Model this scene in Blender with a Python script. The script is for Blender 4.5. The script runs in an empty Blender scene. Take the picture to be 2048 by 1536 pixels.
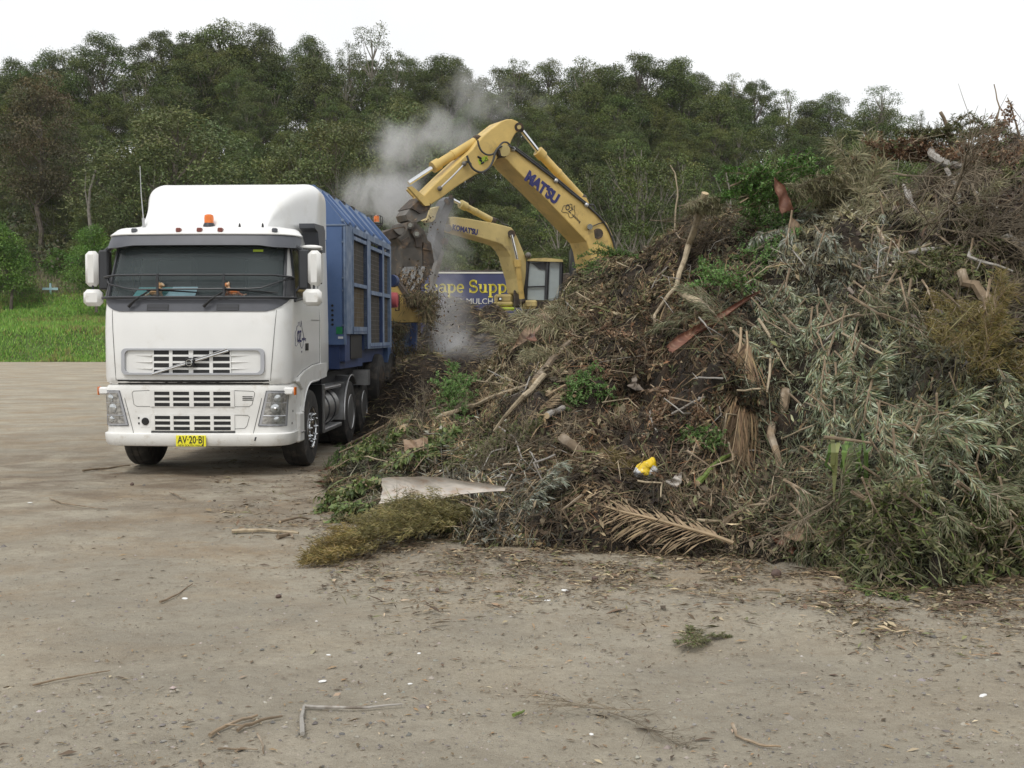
import bpy, math, random
import numpy as np
from mathutils import Vector, Matrix, noise
from mathutils.bvhtree import BVHTree
rnd = random.Random(7)
rng = np.random.default_rng(7)
R = math.radians
PI = math.pi
scene = bpy.context.scene
COL = scene.collection

# ---------------------------------------------------------------- camera
F = 2250.0; CAMH = 1.86; PITCH = math.atan(100.0 / F)
cam_d = bpy.data.cameras.new('camera'); cam = bpy.data.objects.new('camera', cam_d); COL.objects.link(cam)
cam.location = (0, 0, CAMH); cam.rotation_euler = (R(90) - PITCH, 0, 0)
cam_d.sensor_width = 36; cam_d.lens = 36 * F / 2048; cam_d.clip_start = .1; cam_d.clip_end = 3000
scene.camera = cam

# ---------------------------------------------------------------- world, sun, exposure
SUN_EL, SUN_ROT = R(56), R(205)
w = bpy.data.worlds.new('World'); scene.world = w; w.use_nodes = True
nt = w.node_tree; nt.nodes.clear()
out = nt.nodes.new('ShaderNodeOutputWorld'); bg = nt.nodes.new('ShaderNodeBackground')
sky = nt.nodes.new('ShaderNodeTexSky'); sky.sky_type = 'NISHITA'; sky.sun_disc = False
sky.sun_elevation = SUN_EL; sky.sun_rotation = SUN_ROT
tc = nt.nodes.new('ShaderNodeTexCoord'); nz = nt.nodes.new('ShaderNodeTexNoise'); nz.inputs['Scale'].default_value = 1.6
nz.inputs['Detail'].default_value = 5
nt.links.new(tc.outputs['Generated'], nz.inputs['Vector'])
cr = nt.nodes.new('ShaderNodeValToRGB'); cr.color_ramp.elements[0].position = .3; cr.color_ramp.elements[1].position = .75
cr.color_ramp.elements[0].color = (7.7, 7.8, 7.9, 1); cr.color_ramp.elements[1].color = (10.3, 10.3, 10.2, 1)
nt.links.new(nz.outputs['Fac'], cr.inputs['Fac'])
mx = nt.nodes.new('ShaderNodeMixRGB'); mx.inputs['Fac'].default_value = .93
nt.links.new(sky.outputs['Color'], mx.inputs['Color1']); nt.links.new(cr.outputs['Color'], mx.inputs['Color2'])
nt.links.new(mx.outputs['Color'], bg.inputs['Color']); bg.inputs['Strength'].default_value = .1
nt.links.new(bg.outputs['Background'], out.inputs['Surface'])
sd = bpy.data.lights.new('sun', 'SUN'); sd.energy = 1.45; sd.angle = R(14); sd.color = (1, .97, .92)
sun = bpy.data.objects.new('sun', sd); COL.objects.link(sun)
sdir = Vector((math.sin(SUN_ROT) * math.cos(SUN_EL), math.cos(SUN_ROT) * math.cos(SUN_EL), math.sin(SUN_EL)))
sun.rotation_euler = (-sdir).to_track_quat('-Z', 'Y').to_euler()
scene.view_settings.view_transform = 'Standard'; scene.view_settings.look = 'None'
scene.view_settings.exposure = 0.25; scene.view_settings.gamma = 1
scene.cycles.max_bounces = 6; scene.cycles.diffuse_bounces = 3; scene.cycles.glossy_bounces = 3
scene.cycles.transparent_max_bounces = 12; scene.cycles.volume_bounces = 1
scene.cycles.caustics_reflective = False; scene.cycles.caustics_refractive = False

# ---------------------------------------------------------------- pixel rays (photo pixels 2048 x 1536)
CAM = Vector((0, 0, CAMH))
FW = Vector((0, math.cos(PITCH), -math.sin(PITCH))); UP = Vector((0, math.sin(PITCH), math.cos(PITCH))); RT = Vector((1, 0, 0))
def ray(px, py): return FW + RT * ((px - 1024) / F) + UP * ((768 - py) / F)
def P(px, py, Y):
    d = ray(px, py); return CAM + d * (Y / d.y)
def G(px, py, z=0.0):
    d = ray(px, py); return CAM + d * ((z - CAMH) / d.z)
def Pl(px, py, p0, n):
    d = ray(px, py); return CAM + d * ((p0 - CAM).dot(n) / d.dot(n))
def topx(v):
    d = Vector(v) - CAM; k = d.dot(FW); return 1024 + F * d.dot(RT) / k, 768 - F * d.dot(UP) / k

# ---------------------------------------------------------------- materials
def mat(name, c, rough=.6, metal=0, var=.12, vs=6.0, bump=0.0, bs=60.0, c2=None, c2s=2.0, c2lo=.5, c2hi=.65,
        coat=0, tint=False, objvar=0.0, transl=0.0, alpha=1.0, emit=None, spec=None, hue=0.0, stretch=None):
    m = bpy.data.materials.new(name); m.use_nodes = True; n = m.node_tree; L = n.links
    b = n.nodes['Principled BSDF']; b.inputs['Roughness'].default_value = rough; b.inputs['Metallic'].default_value = metal
    if coat: b.inputs['Coat Weight'].default_value = coat; b.inputs['Coat Roughness'].default_value = .08
    if spec is not None: b.inputs['Specular IOR Level'].default_value = spec
    tcn = n.nodes.new('ShaderNodeTexCoord'); vec = tcn.outputs['Object']
    if stretch:
        mp = n.nodes.new('ShaderNodeMapping'); mp.inputs['Scale'].default_value = stretch
        L.new(vec, mp.inputs['Vector']); vec = mp.outputs['Vector']
    col = None
    rgb = n.nodes.new('ShaderNodeRGB'); rgb.outputs[0].default_value = (*c, 1); col = rgb.outputs[0]
    if c2 is not None:
        t = n.nodes.new('ShaderNodeTexNoise'); t.inputs['Scale'].default_value = c2s; t.inputs['Detail'].default_value = 8
        t.inputs['Roughness'].default_value = .65
        L.new(vec, t.inputs['Vector'])
        r = n.nodes.new('ShaderNodeMapRange'); r.inputs['From Min'].default_value = c2lo; r.inputs['From Max'].default_value = c2hi
        L.new(t.outputs['Fac'], r.inputs['Value'])
        k = n.nodes.new('ShaderNodeMixRGB'); k.inputs['Color2'].default_value = (*c2, 1)
        L.new(r.outputs['Result'], k.inputs['Fac']); L.new(col, k.inputs['Color1']); col = k.outputs['Color']
    if var:
        t = n.nodes.new('ShaderNodeTexNoise'); t.inputs['Scale'].default_value = vs; t.inputs['Detail'].default_value = 6
        L.new(vec, t.inputs['Vector'])
        r = n.nodes.new('ShaderNodeMapRange'); r.inputs['From Min'].default_value = .3; r.inputs['From Max'].default_value = .7
        r.inputs['To Min'].default_value = 1 - var; r.inputs['To Max'].default_value = 1 + var
        L.new(t.outputs['Fac'], r.inputs['Value'])
        k = n.nodes.new('ShaderNodeVectorMath'); k.operation = 'SCALE'
        L.new(col, k.inputs[0]); L.new(r.outputs['Result'], k.inputs['Scale']); col = k.outputs['Vector']
    if tint:
        a = n.nodes.new('ShaderNodeAttribute'); a.attribute_name = 'tint'
        k = n.nodes.new('ShaderNodeVectorMath'); k.operation = 'MULTIPLY'
        L.new(col, k.inputs[0]); L.new(a.outputs['Color'], k.inputs[1]); col = k.outputs['Vector']
    if objvar:
        oi = n.nodes.new('ShaderNodeObjectInfo')
        h = n.nodes.new('ShaderNodeHueSaturation')
        r = n.nodes.new('ShaderNodeMapRange'); r.inputs['To Min'].default_value = 1 - objvar; r.inputs['To Max'].default_value = 1 + objvar
        L.new(oi.outputs['Random'], r.inputs['Value']); L.new(r.outputs['Result'], h.inputs['Value'])
        mu = n.nodes.new('ShaderNodeMath'); mu.operation = 'MULTIPLY'; mu.inputs[1].default_value = 7.31; L.new(oi.outputs['Random'], mu.inputs[0])
        fr = n.nodes.new('ShaderNodeMath'); fr.operation = 'FRACT'; L.new(mu.outputs[0], fr.inputs[0])
        r2 = n.nodes.new('ShaderNodeMapRange'); r2.inputs['To Min'].default_value = .5 - hue; r2.inputs['To Max'].default_value = .5 + hue * .7
        L.new(fr.outputs[0], r2.inputs['Value']); L.new(r2.outputs['Result'], h.inputs['Hue'])
        L.new(col, h.inputs['Color']); col = h.outputs['Color']
    L.new(col, b.inputs['Base Color'])
    if alpha < 1: b.inputs['Alpha'].default_value = alpha
    if emit:
        b.inputs['Emission Color'].default_value = (*emit[0], 1); b.inputs['Emission Strength'].default_value = emit[1]
    if bump:
        t = n.nodes.new('ShaderNodeTexNoise'); t.inputs['Scale'].default_value = bs; t.inputs['Detail'].default_value = 8
        t.inputs['Roughness'].default_value = .7
        L.new(vec, t.inputs['Vector'])
        k = n.nodes.new('ShaderNodeBump'); k.inputs['Strength'].default_value = bump; k.inputs['Distance'].default_value = .03
        L.new(t.outputs['Fac'], k.inputs['Height']); L.new(k.outputs['Normal'], b.inputs['Normal'])
    if transl:
        o = n.nodes['Material Output']; tr = n.nodes.new('ShaderNodeBsdfTranslucent'); L.new(col, tr.inputs['Color'])
        ms = n.nodes.new('ShaderNodeMixShader'); ms.inputs['Fac'].default_value = transl
        L.new(b.outputs[0], ms.inputs[1]); L.new(tr.outputs[0], ms.inputs[2]); L.new(ms.outputs[0], o.inputs['Surface'])
    return m

M = {}
M['white'] = mat('white_paint', (.80, .80, .785), .32, var=.025, vs=3, coat=.35, c2=(.66, .64, .59), c2s=2.6, c2lo=.56, c2hi=.9)
M['white_low'] = mat('white_paint_dusty', (.78, .775, .75), .42, var=.05, vs=5, coat=.2, c2=(.50, .45, .37), c2s=6, c2lo=.56, c2hi=.80)
M['black'] = mat('black_rubber', (.012, .012, .013), .55, var=.2)
M['tyre'] = mat('dusty_tyre', (.035, .033, .031), .8, var=.2, c2=(.12, .10, .08), c2s=6, c2lo=.5, c2hi=.75)
M['grey'] = mat('grey_plastic', (.085, .09, .105), .5, var=.08)
M['dgrey'] = mat('dark_grey_plastic', (.035, .037, .042), .45, var=.08)
M['seam'] = mat('seam_shadow_gap', (.10, .10, .095), .7, var=0)
M['chrome'] = mat('chrome', (.72, .73, .74), .16, 1, var=.04)
M['alu'] = mat('brushed_aluminium', (.50, .50, .50), .38, .85, var=.12, vs=12)
M['silver'] = mat('silver_paint', (.46, .47, .50), .35, .4, var=.04)
M['glass'] = mat('windscreen_glass', (.115, .145, .15), .05, 0, var=.15, vs=1.6, alpha=.40, spec=.6)
M['sideglass'] = mat('side_window_glass', (.05, .045, .035), .05, 0, var=.5, vs=4, c2=(.16, .11, .045), c2s=3, spec=.6)
M['lens'] = mat('lamp_lens', (.55, .57, .58), .08, .6, var=.25, vs=25)
M['lensdark'] = mat('lamp_bowl', (.50, .51, .52), .14, .7, var=.5, vs=26)
M['orange'] = mat('orange_lens', (.75, .17, .01), .15, var=.15, vs=20, coat=.5)
M['redlens'] = mat('brown_red_lens', (.20, .055, .04), .2, var=.1)
M['plate'] = mat('yellow_plate', (.85, .78, .03), .45, var=.03)
M['ink'] = mat('black_lettering', (.015, .015, .02), .5, var=0)
M['bluink'] = mat('blue_lettering', (.02, .02, .12), .5, var=.1)
M['greyink'] = mat('grey_outline_decal', (.18, .18, .22), .5, var=0)
M['blue'] = mat('blue_paint', (.085, .145, .29), .6, var=.1, vs=3, c2=(.055, .11, .24), c2s=4, c2lo=.52, c2hi=.8)
M['lblue'] = mat('dusty_blue_paint', (.135, .19, .29), .7, var=.12, vs=6, c2=(.25, .29, .36), c2s=3, c2lo=.45, c2hi=.75)
M['dblue'] = mat('dark_blue_paint', (.03, .055, .15), .6, var=.15)
M['mesh'] = mat('dusty_mesh_screen', (.062, .057, .05), .85, var=.3, vs=4, c2=(.085, .07, .048), c2s=1.5)
M['mesh2'] = mat('tan_mesh_screen', (.17, .12, .055), .85, var=.22, vs=3, c2=(.11, .09, .06), c2s=2)
M['yellow'] = mat('excavator_yellow', (.58, .41, .13), .5, var=.14, vs=2.5, c2=(.22, .15, .07), c2s=3.6, c2lo=.56, c2hi=.82)
M['yellow2'] = mat('dusty_excavator_yellow', (.54, .43, .18), .6, var=.14, vs=2, c2=(.24, .18, .10), c2s=3.2, c2lo=.56, c2hi=.80)
M['rust'] = mat('greasy_rusty_steel', (.055, .043, .034), .75, var=.35, vs=10, c2=(.13, .085, .05), c2s=6)
M['steel'] = mat('worn_grey_steel', (.15, .14, .125), .6, .2, var=.25, vs=6, c2=(.13, .10, .07), c2s=4)
M['bsteel'] = mat('bright_worn_steel', (.30, .30, .295), .5, .4, var=.25, vs=8, c2=(.16, .13, .10), c2s=5)
M['rubber'] = mat('hydraulic_hose', (.045, .045, .045), .6, var=.2)
M['cabglass'] = mat('excavator_cab_glass', (.33, .38, .39), .18, var=.15, vs=2, spec=.6)
M['sign'] = mat('blue_sign_face', (.042, .05, .125), .6, var=.2, vs=1.2)
M['signtxt'] = mat('yellow_sign_lettering', (.62, .53, .06), .6, var=.08)
M['signw'] = mat('white_sign_lettering', (.6, .6, .55), .6, var=.05)
M['teal'] = mat('teal_folder', (.05, .36, .37), .6, var=.05)
M['ltblue'] = mat('pale_blue_paper', (.35, .62, .72), .6, var=.15, vs=6)
M['toy'] = mat('orange_plush', (.50, .15, .04), .9, var=.2, vs=30, c2=(.75, .62, .42), c2s=22)
M['toy2'] = mat('tan_plush', (.42, .26, .13), .9, var=.2, vs=30, c2=(.75, .66, .5), c2s=22)
M['green_st'] = mat('green_sticker', (.01, .20, .07), .5, var=.1)
M['lime'] = mat('lime_sticker', (.42, .55, .04), .6, var=0)
M['cross'] = mat('pale_blue_painted_wood', (.42, .62, .66), .7, var=.08)
M['pink'] = mat('faded_red_lamp', (.65, .14, .15), .5, var=.15)
M['bark'] = mat('tree_bark', (.15, .125, .10), .9, var=.3, vs=3, c2=(.30, .24, .20), c2s=.9, objvar=.3)
M['paleb'] = mat('pale_gum_bark', (.25, .225, .19), .85, var=.25, vs=5, c2=(.15, .11, .08), c2s=1.2)
M['stick'] = mat('weathered_branch_wood', (.21, .155, .10), .85, var=.3, vs=9, c2=(.30, .25, .19), c2s=5, objvar=.25)
M['palestick'] = mat('pale_stripped_wood', (.38, .31, .21), .8, var=.2, vs=9, c2=(.22, .17, .11), c2s=6)
M['greystick'] = mat('grey_dead_wood', (.33, .31, .28), .8, var=.2, vs=9, c2=(.18, .15, .12), c2s=6)
M['cutwood'] = mat('cut_wood_end', (.55, .42, .26), .8, var=.15, vs=20)
M['sheath'] = mat('dry_palm_sheath', (.30, .205, .13), .6, var=.2, vs=3, c2=(.17, .105, .065), c2s=2.5, stretch=(1, 6, 1))
M['sheathpink'] = mat('pale_palm_sheath', (.52, .48, .43), .6, var=.2, vs=6, c2=(.36, .28, .22), c2s=3.0, stretch=(.6, 4, 7))
M['sheathred'] = mat('red_brown_palm_sheath', (.15, .06, .035), .55, var=.3, vs=6, c2=(.25, .15, .095), c2s=3, stretch=(1, 5, 1))
M['frond'] = mat('dry_palm_frond', (.33, .245, .15), .8, var=.2, vs=6, tint=True)
M['leaf'] = mat('leaf_tinted', (1, 1, 1), .55, var=0, tint=True, transl=.22)
M['treeleaf'] = mat('gum_tree_foliage', (.098, .130, .032), .65, var=0, tint=True, transl=.15, objvar=.20, hue=.02)
M['litter'] = mat('plant_litter', (1, 1, 1), .85, var=0, tint=True)
M['pile'] = mat('damp_mulch_soil', (.024, .017, .011), .95, var=.45, vs=5, bump=1.0, bs=18, c2=(.05, .033, .02), c2s=3)
M['stone'] = mat('gravel_stone', (1, 1, 1), .85, var=.1, tint=True)
M['sheathgrey'] = mat('grey_torn_bark', (.20, .165, .135), .8, var=.3, vs=9)
M['brush'] = mat('grey_brown_brushwood', (.155, .125, .085), .85, var=.3, vs=9, objvar=.3)
M['bucket'] = mat('dark_worn_bucket_steel', (.07, .062, .052), .65, .1, var=.3, vs=5, c2=(.12, .085, .055), c2s=4)
M['yellowbag'] = mat('yellow_plastic_bag', (.72, .50, .02), .3, var=.1, vs=8)
M['whitebag'] = mat('white_printed_plastic', (.62, .63, .64), .35, var=.35, vs=22)
M['whitescrap'] = mat('white_scrap', (.75, .75, .73), .5, var=.05)
M['green_stem'] = mat('green_banana_stem', (.14, .20, .04), .5, var=.2)

# ---------------------------------------------------------------- object helpers
def tag(o, label=None, cat=None, group=None, kind=None):
    if label: o['label'] = label
    if cat: o['category'] = cat
    if group: o['group'] = group
    if kind: o['kind'] = kind
    return o
def empty(name, loc=(0, 0, 0), rz=0.0):
    o = bpy.data.objects.new(name, None); COL.objects.link(o); o.location = loc; o.rotation_euler = (0, 0, rz)
    o.empty_display_size = .3
    return o
def link(name, me, m=None, parent=None, smooth=False):
    o = bpy.data.objects.new(name, me); COL.objects.link(o)
    if m is not None and not me.materials: me.materials.append(m)
    if parent is not None: o.parent = parent
    if smooth: me.polygons.foreach_set('use_smooth', [True] * len(me.polygons))
    return o
def copy_tree(o, parent=None):
    c = o.copy(); COL.objects.link(c); c.parent = parent
    for ch in list(o.children): copy_tree(ch, c)
    return c

class MB:
    def __init__(s): s.v = []; s.f = []; s.mi = []; s.k = 0; s.c = []
    def add(s, vs, fs, mi=None):
        o = len(s.v); s.v += [tuple(v) for v in vs]; s.f += [tuple(i + o for i in f) for f in fs]
        s.mi += [s.k if mi is None else mi] * len(fs)
        return s
    def box(s, x0, x1, y0, y1, z0, z1, b=0.0):
        if b <= 0:
            vs = [(x, y, z) for z in (z0, z1) for y in (y0, y1) for x in (x0, x1)]
            return s.add(vs, [(0, 2, 3, 1), (4, 5, 7, 6), (0, 1, 5, 4), (1, 3, 7, 5), (3, 2, 6, 7), (2, 0, 4, 6)])
        b = min(b, (x1 - x0) * .45, (y1 - y0) * .45, (z1 - z0) * .45)
        vs = []; idx = {}
        for i, x in enumerate((x0, x1)):
            for j, y in enumerate((y0, y1)):
                for k, z in enumerate((z0, z1)):
                    sx = b if i == 0 else -b; sy = b if j == 0 else -b; sz = b if k == 0 else -b
                    idx[i, j, k] = len(vs); vs += [(x, y + sy, z + sz), (x + sx, y, z + sz), (x + sx, y + sy, z)]
        fs = []
        I = lambda i, j, k, a: idx[i, j, k] + a
        for i in (0, 1): fs.append(tuple(I(i, j, k, 0) for j, k in ((0, 0), (1, 0), (1, 1), (0, 1))))
        for j in (0, 1): fs.append(tuple(I(i, j, k, 1) for i, k in ((0, 0), (1, 0), (1, 1), (0, 1))))
        for k in (0, 1): fs.append(tuple(I(i, j, k, 2) for i, j in ((0, 0), (1, 0), (1, 1), (0, 1))))
        for j in (0, 1):
            for k in (0, 1): fs.append((I(0, j, k, 1), I(1, j, k, 1), I(1, j, k, 2), I(0, j, k, 2)))
        for i in (0, 1):
            for k in (0, 1): fs.append((I(i, 0, k, 0), I(i, 1, k, 0), I(i, 1, k, 2), I(i, 0, k, 2)))
        for i in (0, 1):
            for j in (0, 1): fs.append((I(i, j, 0, 0), I(i, j, 1, 0), I(i, j, 1, 1), I(i, j, 0, 1)))
        for key in idx: o = idx[key]; fs.append((o, o + 1, o + 2))
        return s.add(vs, fs)
    def tube(s, pts, r, n=8, cap=True):
        pts = [Vector(p) for p in pts]; rs = r if isinstance(r, (list, tuple)) else [r] * len(pts)
        vs = []; fs = []; prev = None
        for i, p in enumerate(pts):
            t = (pts[min(i + 1, len(pts) - 1)] - pts[max(i - 1, 0)])
            t = t.normalized() if t.length > 1e-9 else Vector((0, 0, 1))
            if prev is None: a = t.orthogonal().normalized()
            else:
                a = prev - t * prev.dot(t); a = a.normalized() if a.length > 1e-6 else t.orthogonal().normalized()
            prev = a; bb = t.cross(a)
            for j in range(n):
                an = 2 * PI * j / n; vs.append(p + (a * math.cos(an) + bb * math.sin(an)) * rs[i])
        for i in range(len(pts) - 1):
            for j in range(n): fs.append((i * n + j, i * n + (j + 1) % n, (i + 1) * n + (j + 1) % n, (i + 1) * n + j))
        if cap: fs += [tuple(range(n))[::-1], tuple((len(pts) - 1) * n + j for j in range(n))]
        return s.add(vs, fs)
    def cyl(s, p0, p1, r, n=20): return s.tube([p0, p1], r, n)
    def lathe(s, prof, axis='Z', o=(0, 0, 0), n=32):
        vs = []; fs = []; o = Vector(o)
        for (r, h) in prof:
            for j in range(n):
                a = 2 * PI * j / n; c, d = r * math.cos(a), r * math.sin(a)
                vs.append(o + Vector({'Z': (c, d, h), 'X': (h, c, d), 'Y': (c, h, d)}[axis]))
        for i in range(len(prof) - 1):
            for j in range(n): fs.append((i * n + j, i * n + (j + 1) % n, (i + 1) * n + (j + 1) % n, (i + 1) * n + j))
        if prof[0][0] > 1e-6: fs.append(tuple(range(n))[::-1])
        if prof[-1][0] > 1e-6: fs.append(tuple((len(prof) - 1) * n + j for j in range(n)))
        return s.add(vs, fs)
    def prism(s, poly, off):
        """poly: list of 3-D points (planar), off: extrusion vector"""
        a = [Vector(p) for p in poly]; off = Vector(off); n = len(a)
        return s.add(a + [p + off for p in a], [tuple(range(n)), tuple(range(2 * n - 1, n - 1, -1))] +
                     [(i, i + n, (i + 1) % n + n, (i + 1) % n) for i in range(n)])
    def sphere(s, c, r, n=10, m=7):
        c = Vector(c); r = Vector(r) if hasattr(r, '__len__') else Vector((r, r, r)); vs = []; fs = []
        for i in range(m + 1):
            t = PI * i / m
            for j in range(n):
                a = 2 * PI * j / n; vs.append(c + Vector((r.x * math.sin(t) * math.cos(a), r.y * math.sin(t) * math.sin(a), r.z * math.cos(t))))
        for i in range(m):
            for j in range(n): fs.append((i * n + j, (i + 1) * n + j, (i + 1) * n + (j + 1) % n, i * n + (j + 1) % n))
        return s.add(vs, fs)
    def build(s, name, m, parent=None, smooth=False, weld=False):
        me = bpy.data.meshes.new(name); me.from_pydata(s.v, [], s.f)
        ms = m if isinstance(m, (list, tuple)) else [m]
        for x in ms: me.materials.append(x)
        if len(ms) > 1: me.polygons.foreach_set('material_index', s.mi)
        import bmesh
        bm = bmesh.new(); bm.from_mesh(me)
        if weld: bmesh.ops.remove_doubles(bm, verts=bm.verts, dist=1e-5)
        bmesh.ops.recalc_face_normals(bm, faces=bm.faces)
        bm.to_mesh(me); bm.free(); me.update()
        if smooth:
            me.polygons.foreach_set('use_smooth', [True] * len(me.polygons))
            try: me.set_sharp_from_angle(angle=R(38))
            except Exception: pass
        return link(name, me, None, parent)

def rhombs(name, V, tint=None, m=None, parent=None, extra=None):
    """V (n,4,3) quads -> one mesh; tint (n,3)"""
    n = len(V); me = bpy.data.meshes.new(name)
    vs = V.reshape(-1, 3).astype(np.float32)
    me.vertices.add(n * 4); me.vertices.foreach_set('co', vs.ravel())
    me.loops.add(n * 4); me.loops.foreach_set('vertex_index', np.arange(n * 4, dtype=np.int32))
    me.polygons.add(n); me.polygons.foreach_set('loop_start', np.arange(0, n * 4, 4, dtype=np.int32))
    me.polygons.foreach_set('loop_total', np.full(n, 4, dtype=np.int32))
    me.update(calc_edges=True)
    if tint is not None:
        a = me.color_attributes.new('tint', 'FLOAT_COLOR', 'POINT')
        c = np.ones((n, 4, 4), dtype=np.float32); c[:, :, :3] = tint[:, None, :]
        a.data.foreach_set('color', c.ravel())
    if m is None: return me
    me.materials.append(m)
    return link(name, me, None, parent)
def unit(a): return a / np.maximum(np.linalg.norm(a, axis=-1, keepdims=True), 1e-9)
def leafquads(p, d, nrm, ln, wd, curl=0.0):
    d = unit(d); s = unit(np.cross(d, nrm)); nn = np.cross(s, d)
    ln = np.broadcast_to(ln, (len(p),))[:, None]; wd = np.broadcast_to(wd, (len(p),))[:, None]
    a = p; c = p + d * ln - nn * ln * curl; b = p + d * ln * .42 + s * wd * .5 + nn * wd * .15; e = p + d * ln * .42 - s * wd * .5 + nn * wd * .15
    return np.stack([a, b, c, e], 1)
def pal(cols, n, w=None, jit=.22):
    cols = np.array(cols); i = rng.choice(len(cols), n, p=None if w is None else np.array(w) / sum(w))
    return np.clip(cols[i] * (1 + rng.normal(0, jit, (n, 1))) * (1 + rng.normal(0, .03, (n, 3))), .004, .9)
def tube_arr(lines, n=5):
    mb = MB()
    for pts, r in lines: mb.tube(pts, r, n)
    return mb

def text_mesh(body, size=1.0, bold=0.0, spacing=1.0, extrude=.0):
    cu = bpy.data.curves.new('txt', 'FONT'); cu.body = body; cu.size = size; cu.extrude = extrude; cu.offset = bold
    cu.align_x = 'CENTER'; cu.align_y = 'CENTER'; cu.space_character = spacing; cu.resolution_u = 3
    o = bpy.data.objects.new('txt', cu); COL.objects.link(o)
    bpy.context.view_layer.update()
    me = bpy.data.meshes.new_from_object(o.evaluated_get(bpy.context.evaluated_depsgraph_get()))
    bpy.data.objects.remove(o); bpy.data.curves.remove(cu)
    return me
def place_text(name, body, size, Mx, m, parent=None, bold=0.0, sx=1.0, spacing=1.0, extrude=.003):
    me = text_mesh(body, size, bold, spacing, extrude); me.name = name
    me.transform(Mx @ Matrix.Diagonal((sx, 1, 1, 1)))
    me.materials.clear(); me.materials.append(m)
    return link(name, me, None, parent)
def fr(o, x, y):
    x = Vector(x).normalized(); y = Vector(y); y = (y - x * y.dot(x)).normalized(); z = x.cross(y)
    return Matrix(((x.x, y.x, z.x, o[0]), (x.y, y.y, z.y, o[1]), (x.z, y.z, z.z, o[2]), (0, 0, 0, 1)))
def sstep(a, b, x): t = min(1, max(0, (x - a) / (b - a))); return t * t * (3 - 2 * t)
def fbm(x, y, z=0, o=4):
    return noise.fractal(Vector((x, y, z)), 1.0, 2.0, o)
# ================================================================ GROUND, BANK, HILL
SK = [(-900, 200), (-300, 160), (0, 130), (40, 152), (110, 118), (180, 90), (260, 88), (370, 80), (430, 65), (500, 62), (560, 110), (600, 92), (640, 88),
      (700, 97), (740, 62), (775, 108), (830, 165), (860, 122), (920, 126), (960, 150), (1030, 126), (1080, 145), (1160, 126), (1200, 142), (1270, 121),
      (1330, 140), (1360, 126), (1420, 165), (1470, 156), (1520, 166), (1600, 190), (1680, 212), (1740, 182), (1790, 212), (1840, 232), (1900, 262),
      (2048, 300), (2400, 380), (3000, 480)]
def skyl(px): return float(np.interp(px, [a for a, b in SK], [b for a, b in SK]))
def skysm(px): return sum(skyl(px + d) for d in (-120, -60, 0, 60, 120)) / 5
def terr(x, y):
    px = 1024 + F * x / max(y, 30)
    top = P(px, skysm(px), 165).z - 17.5
    bank = 2.1 * sstep(75.5, 79, y) + .7 * sstep(79, 88, y) + 2.6 * sstep(88, 99, y)
    bank += .35 * fbm(x * .12, y * .3, 3) * sstep(76, 80, y)
    k = sstep(-4, -20, x - 6)  # bank only on the left; behind the yard the land rises gently
    lo = bank * k + (1 - k) * 3.4 * sstep(78, 100, y)
    hill = max(0, (y - 98) / (165 - 98)); hill = hill ** .9 if hill < 1 else 1 + (hill - 1) * .15
    return lo * (1 - min(1, hill)) + min(1, hill) * max(top, 3) + (0 if hill < 1 else (hill - 1) * 8)

def grid(name, xs, ys, fz, m, smooth=True):
    V = np.array([(x, y, fz(x, y)) for y in ys for x in xs], dtype=np.float32); nx, ny = len(xs), len(ys)
    i = np.arange(nx - 1)[None, :] + np.arange(ny - 1)[:, None] * nx
    Fq = np.stack([i, i + 1, i + 1 + nx, i + nx], -1).reshape(-1, 4)
    me = bpy.data.meshes.new(name); me.from_pydata(V.tolist(), [], Fq.tolist()); me.materials.append(m)
    return link(name, me, None, None, smooth)

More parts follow.
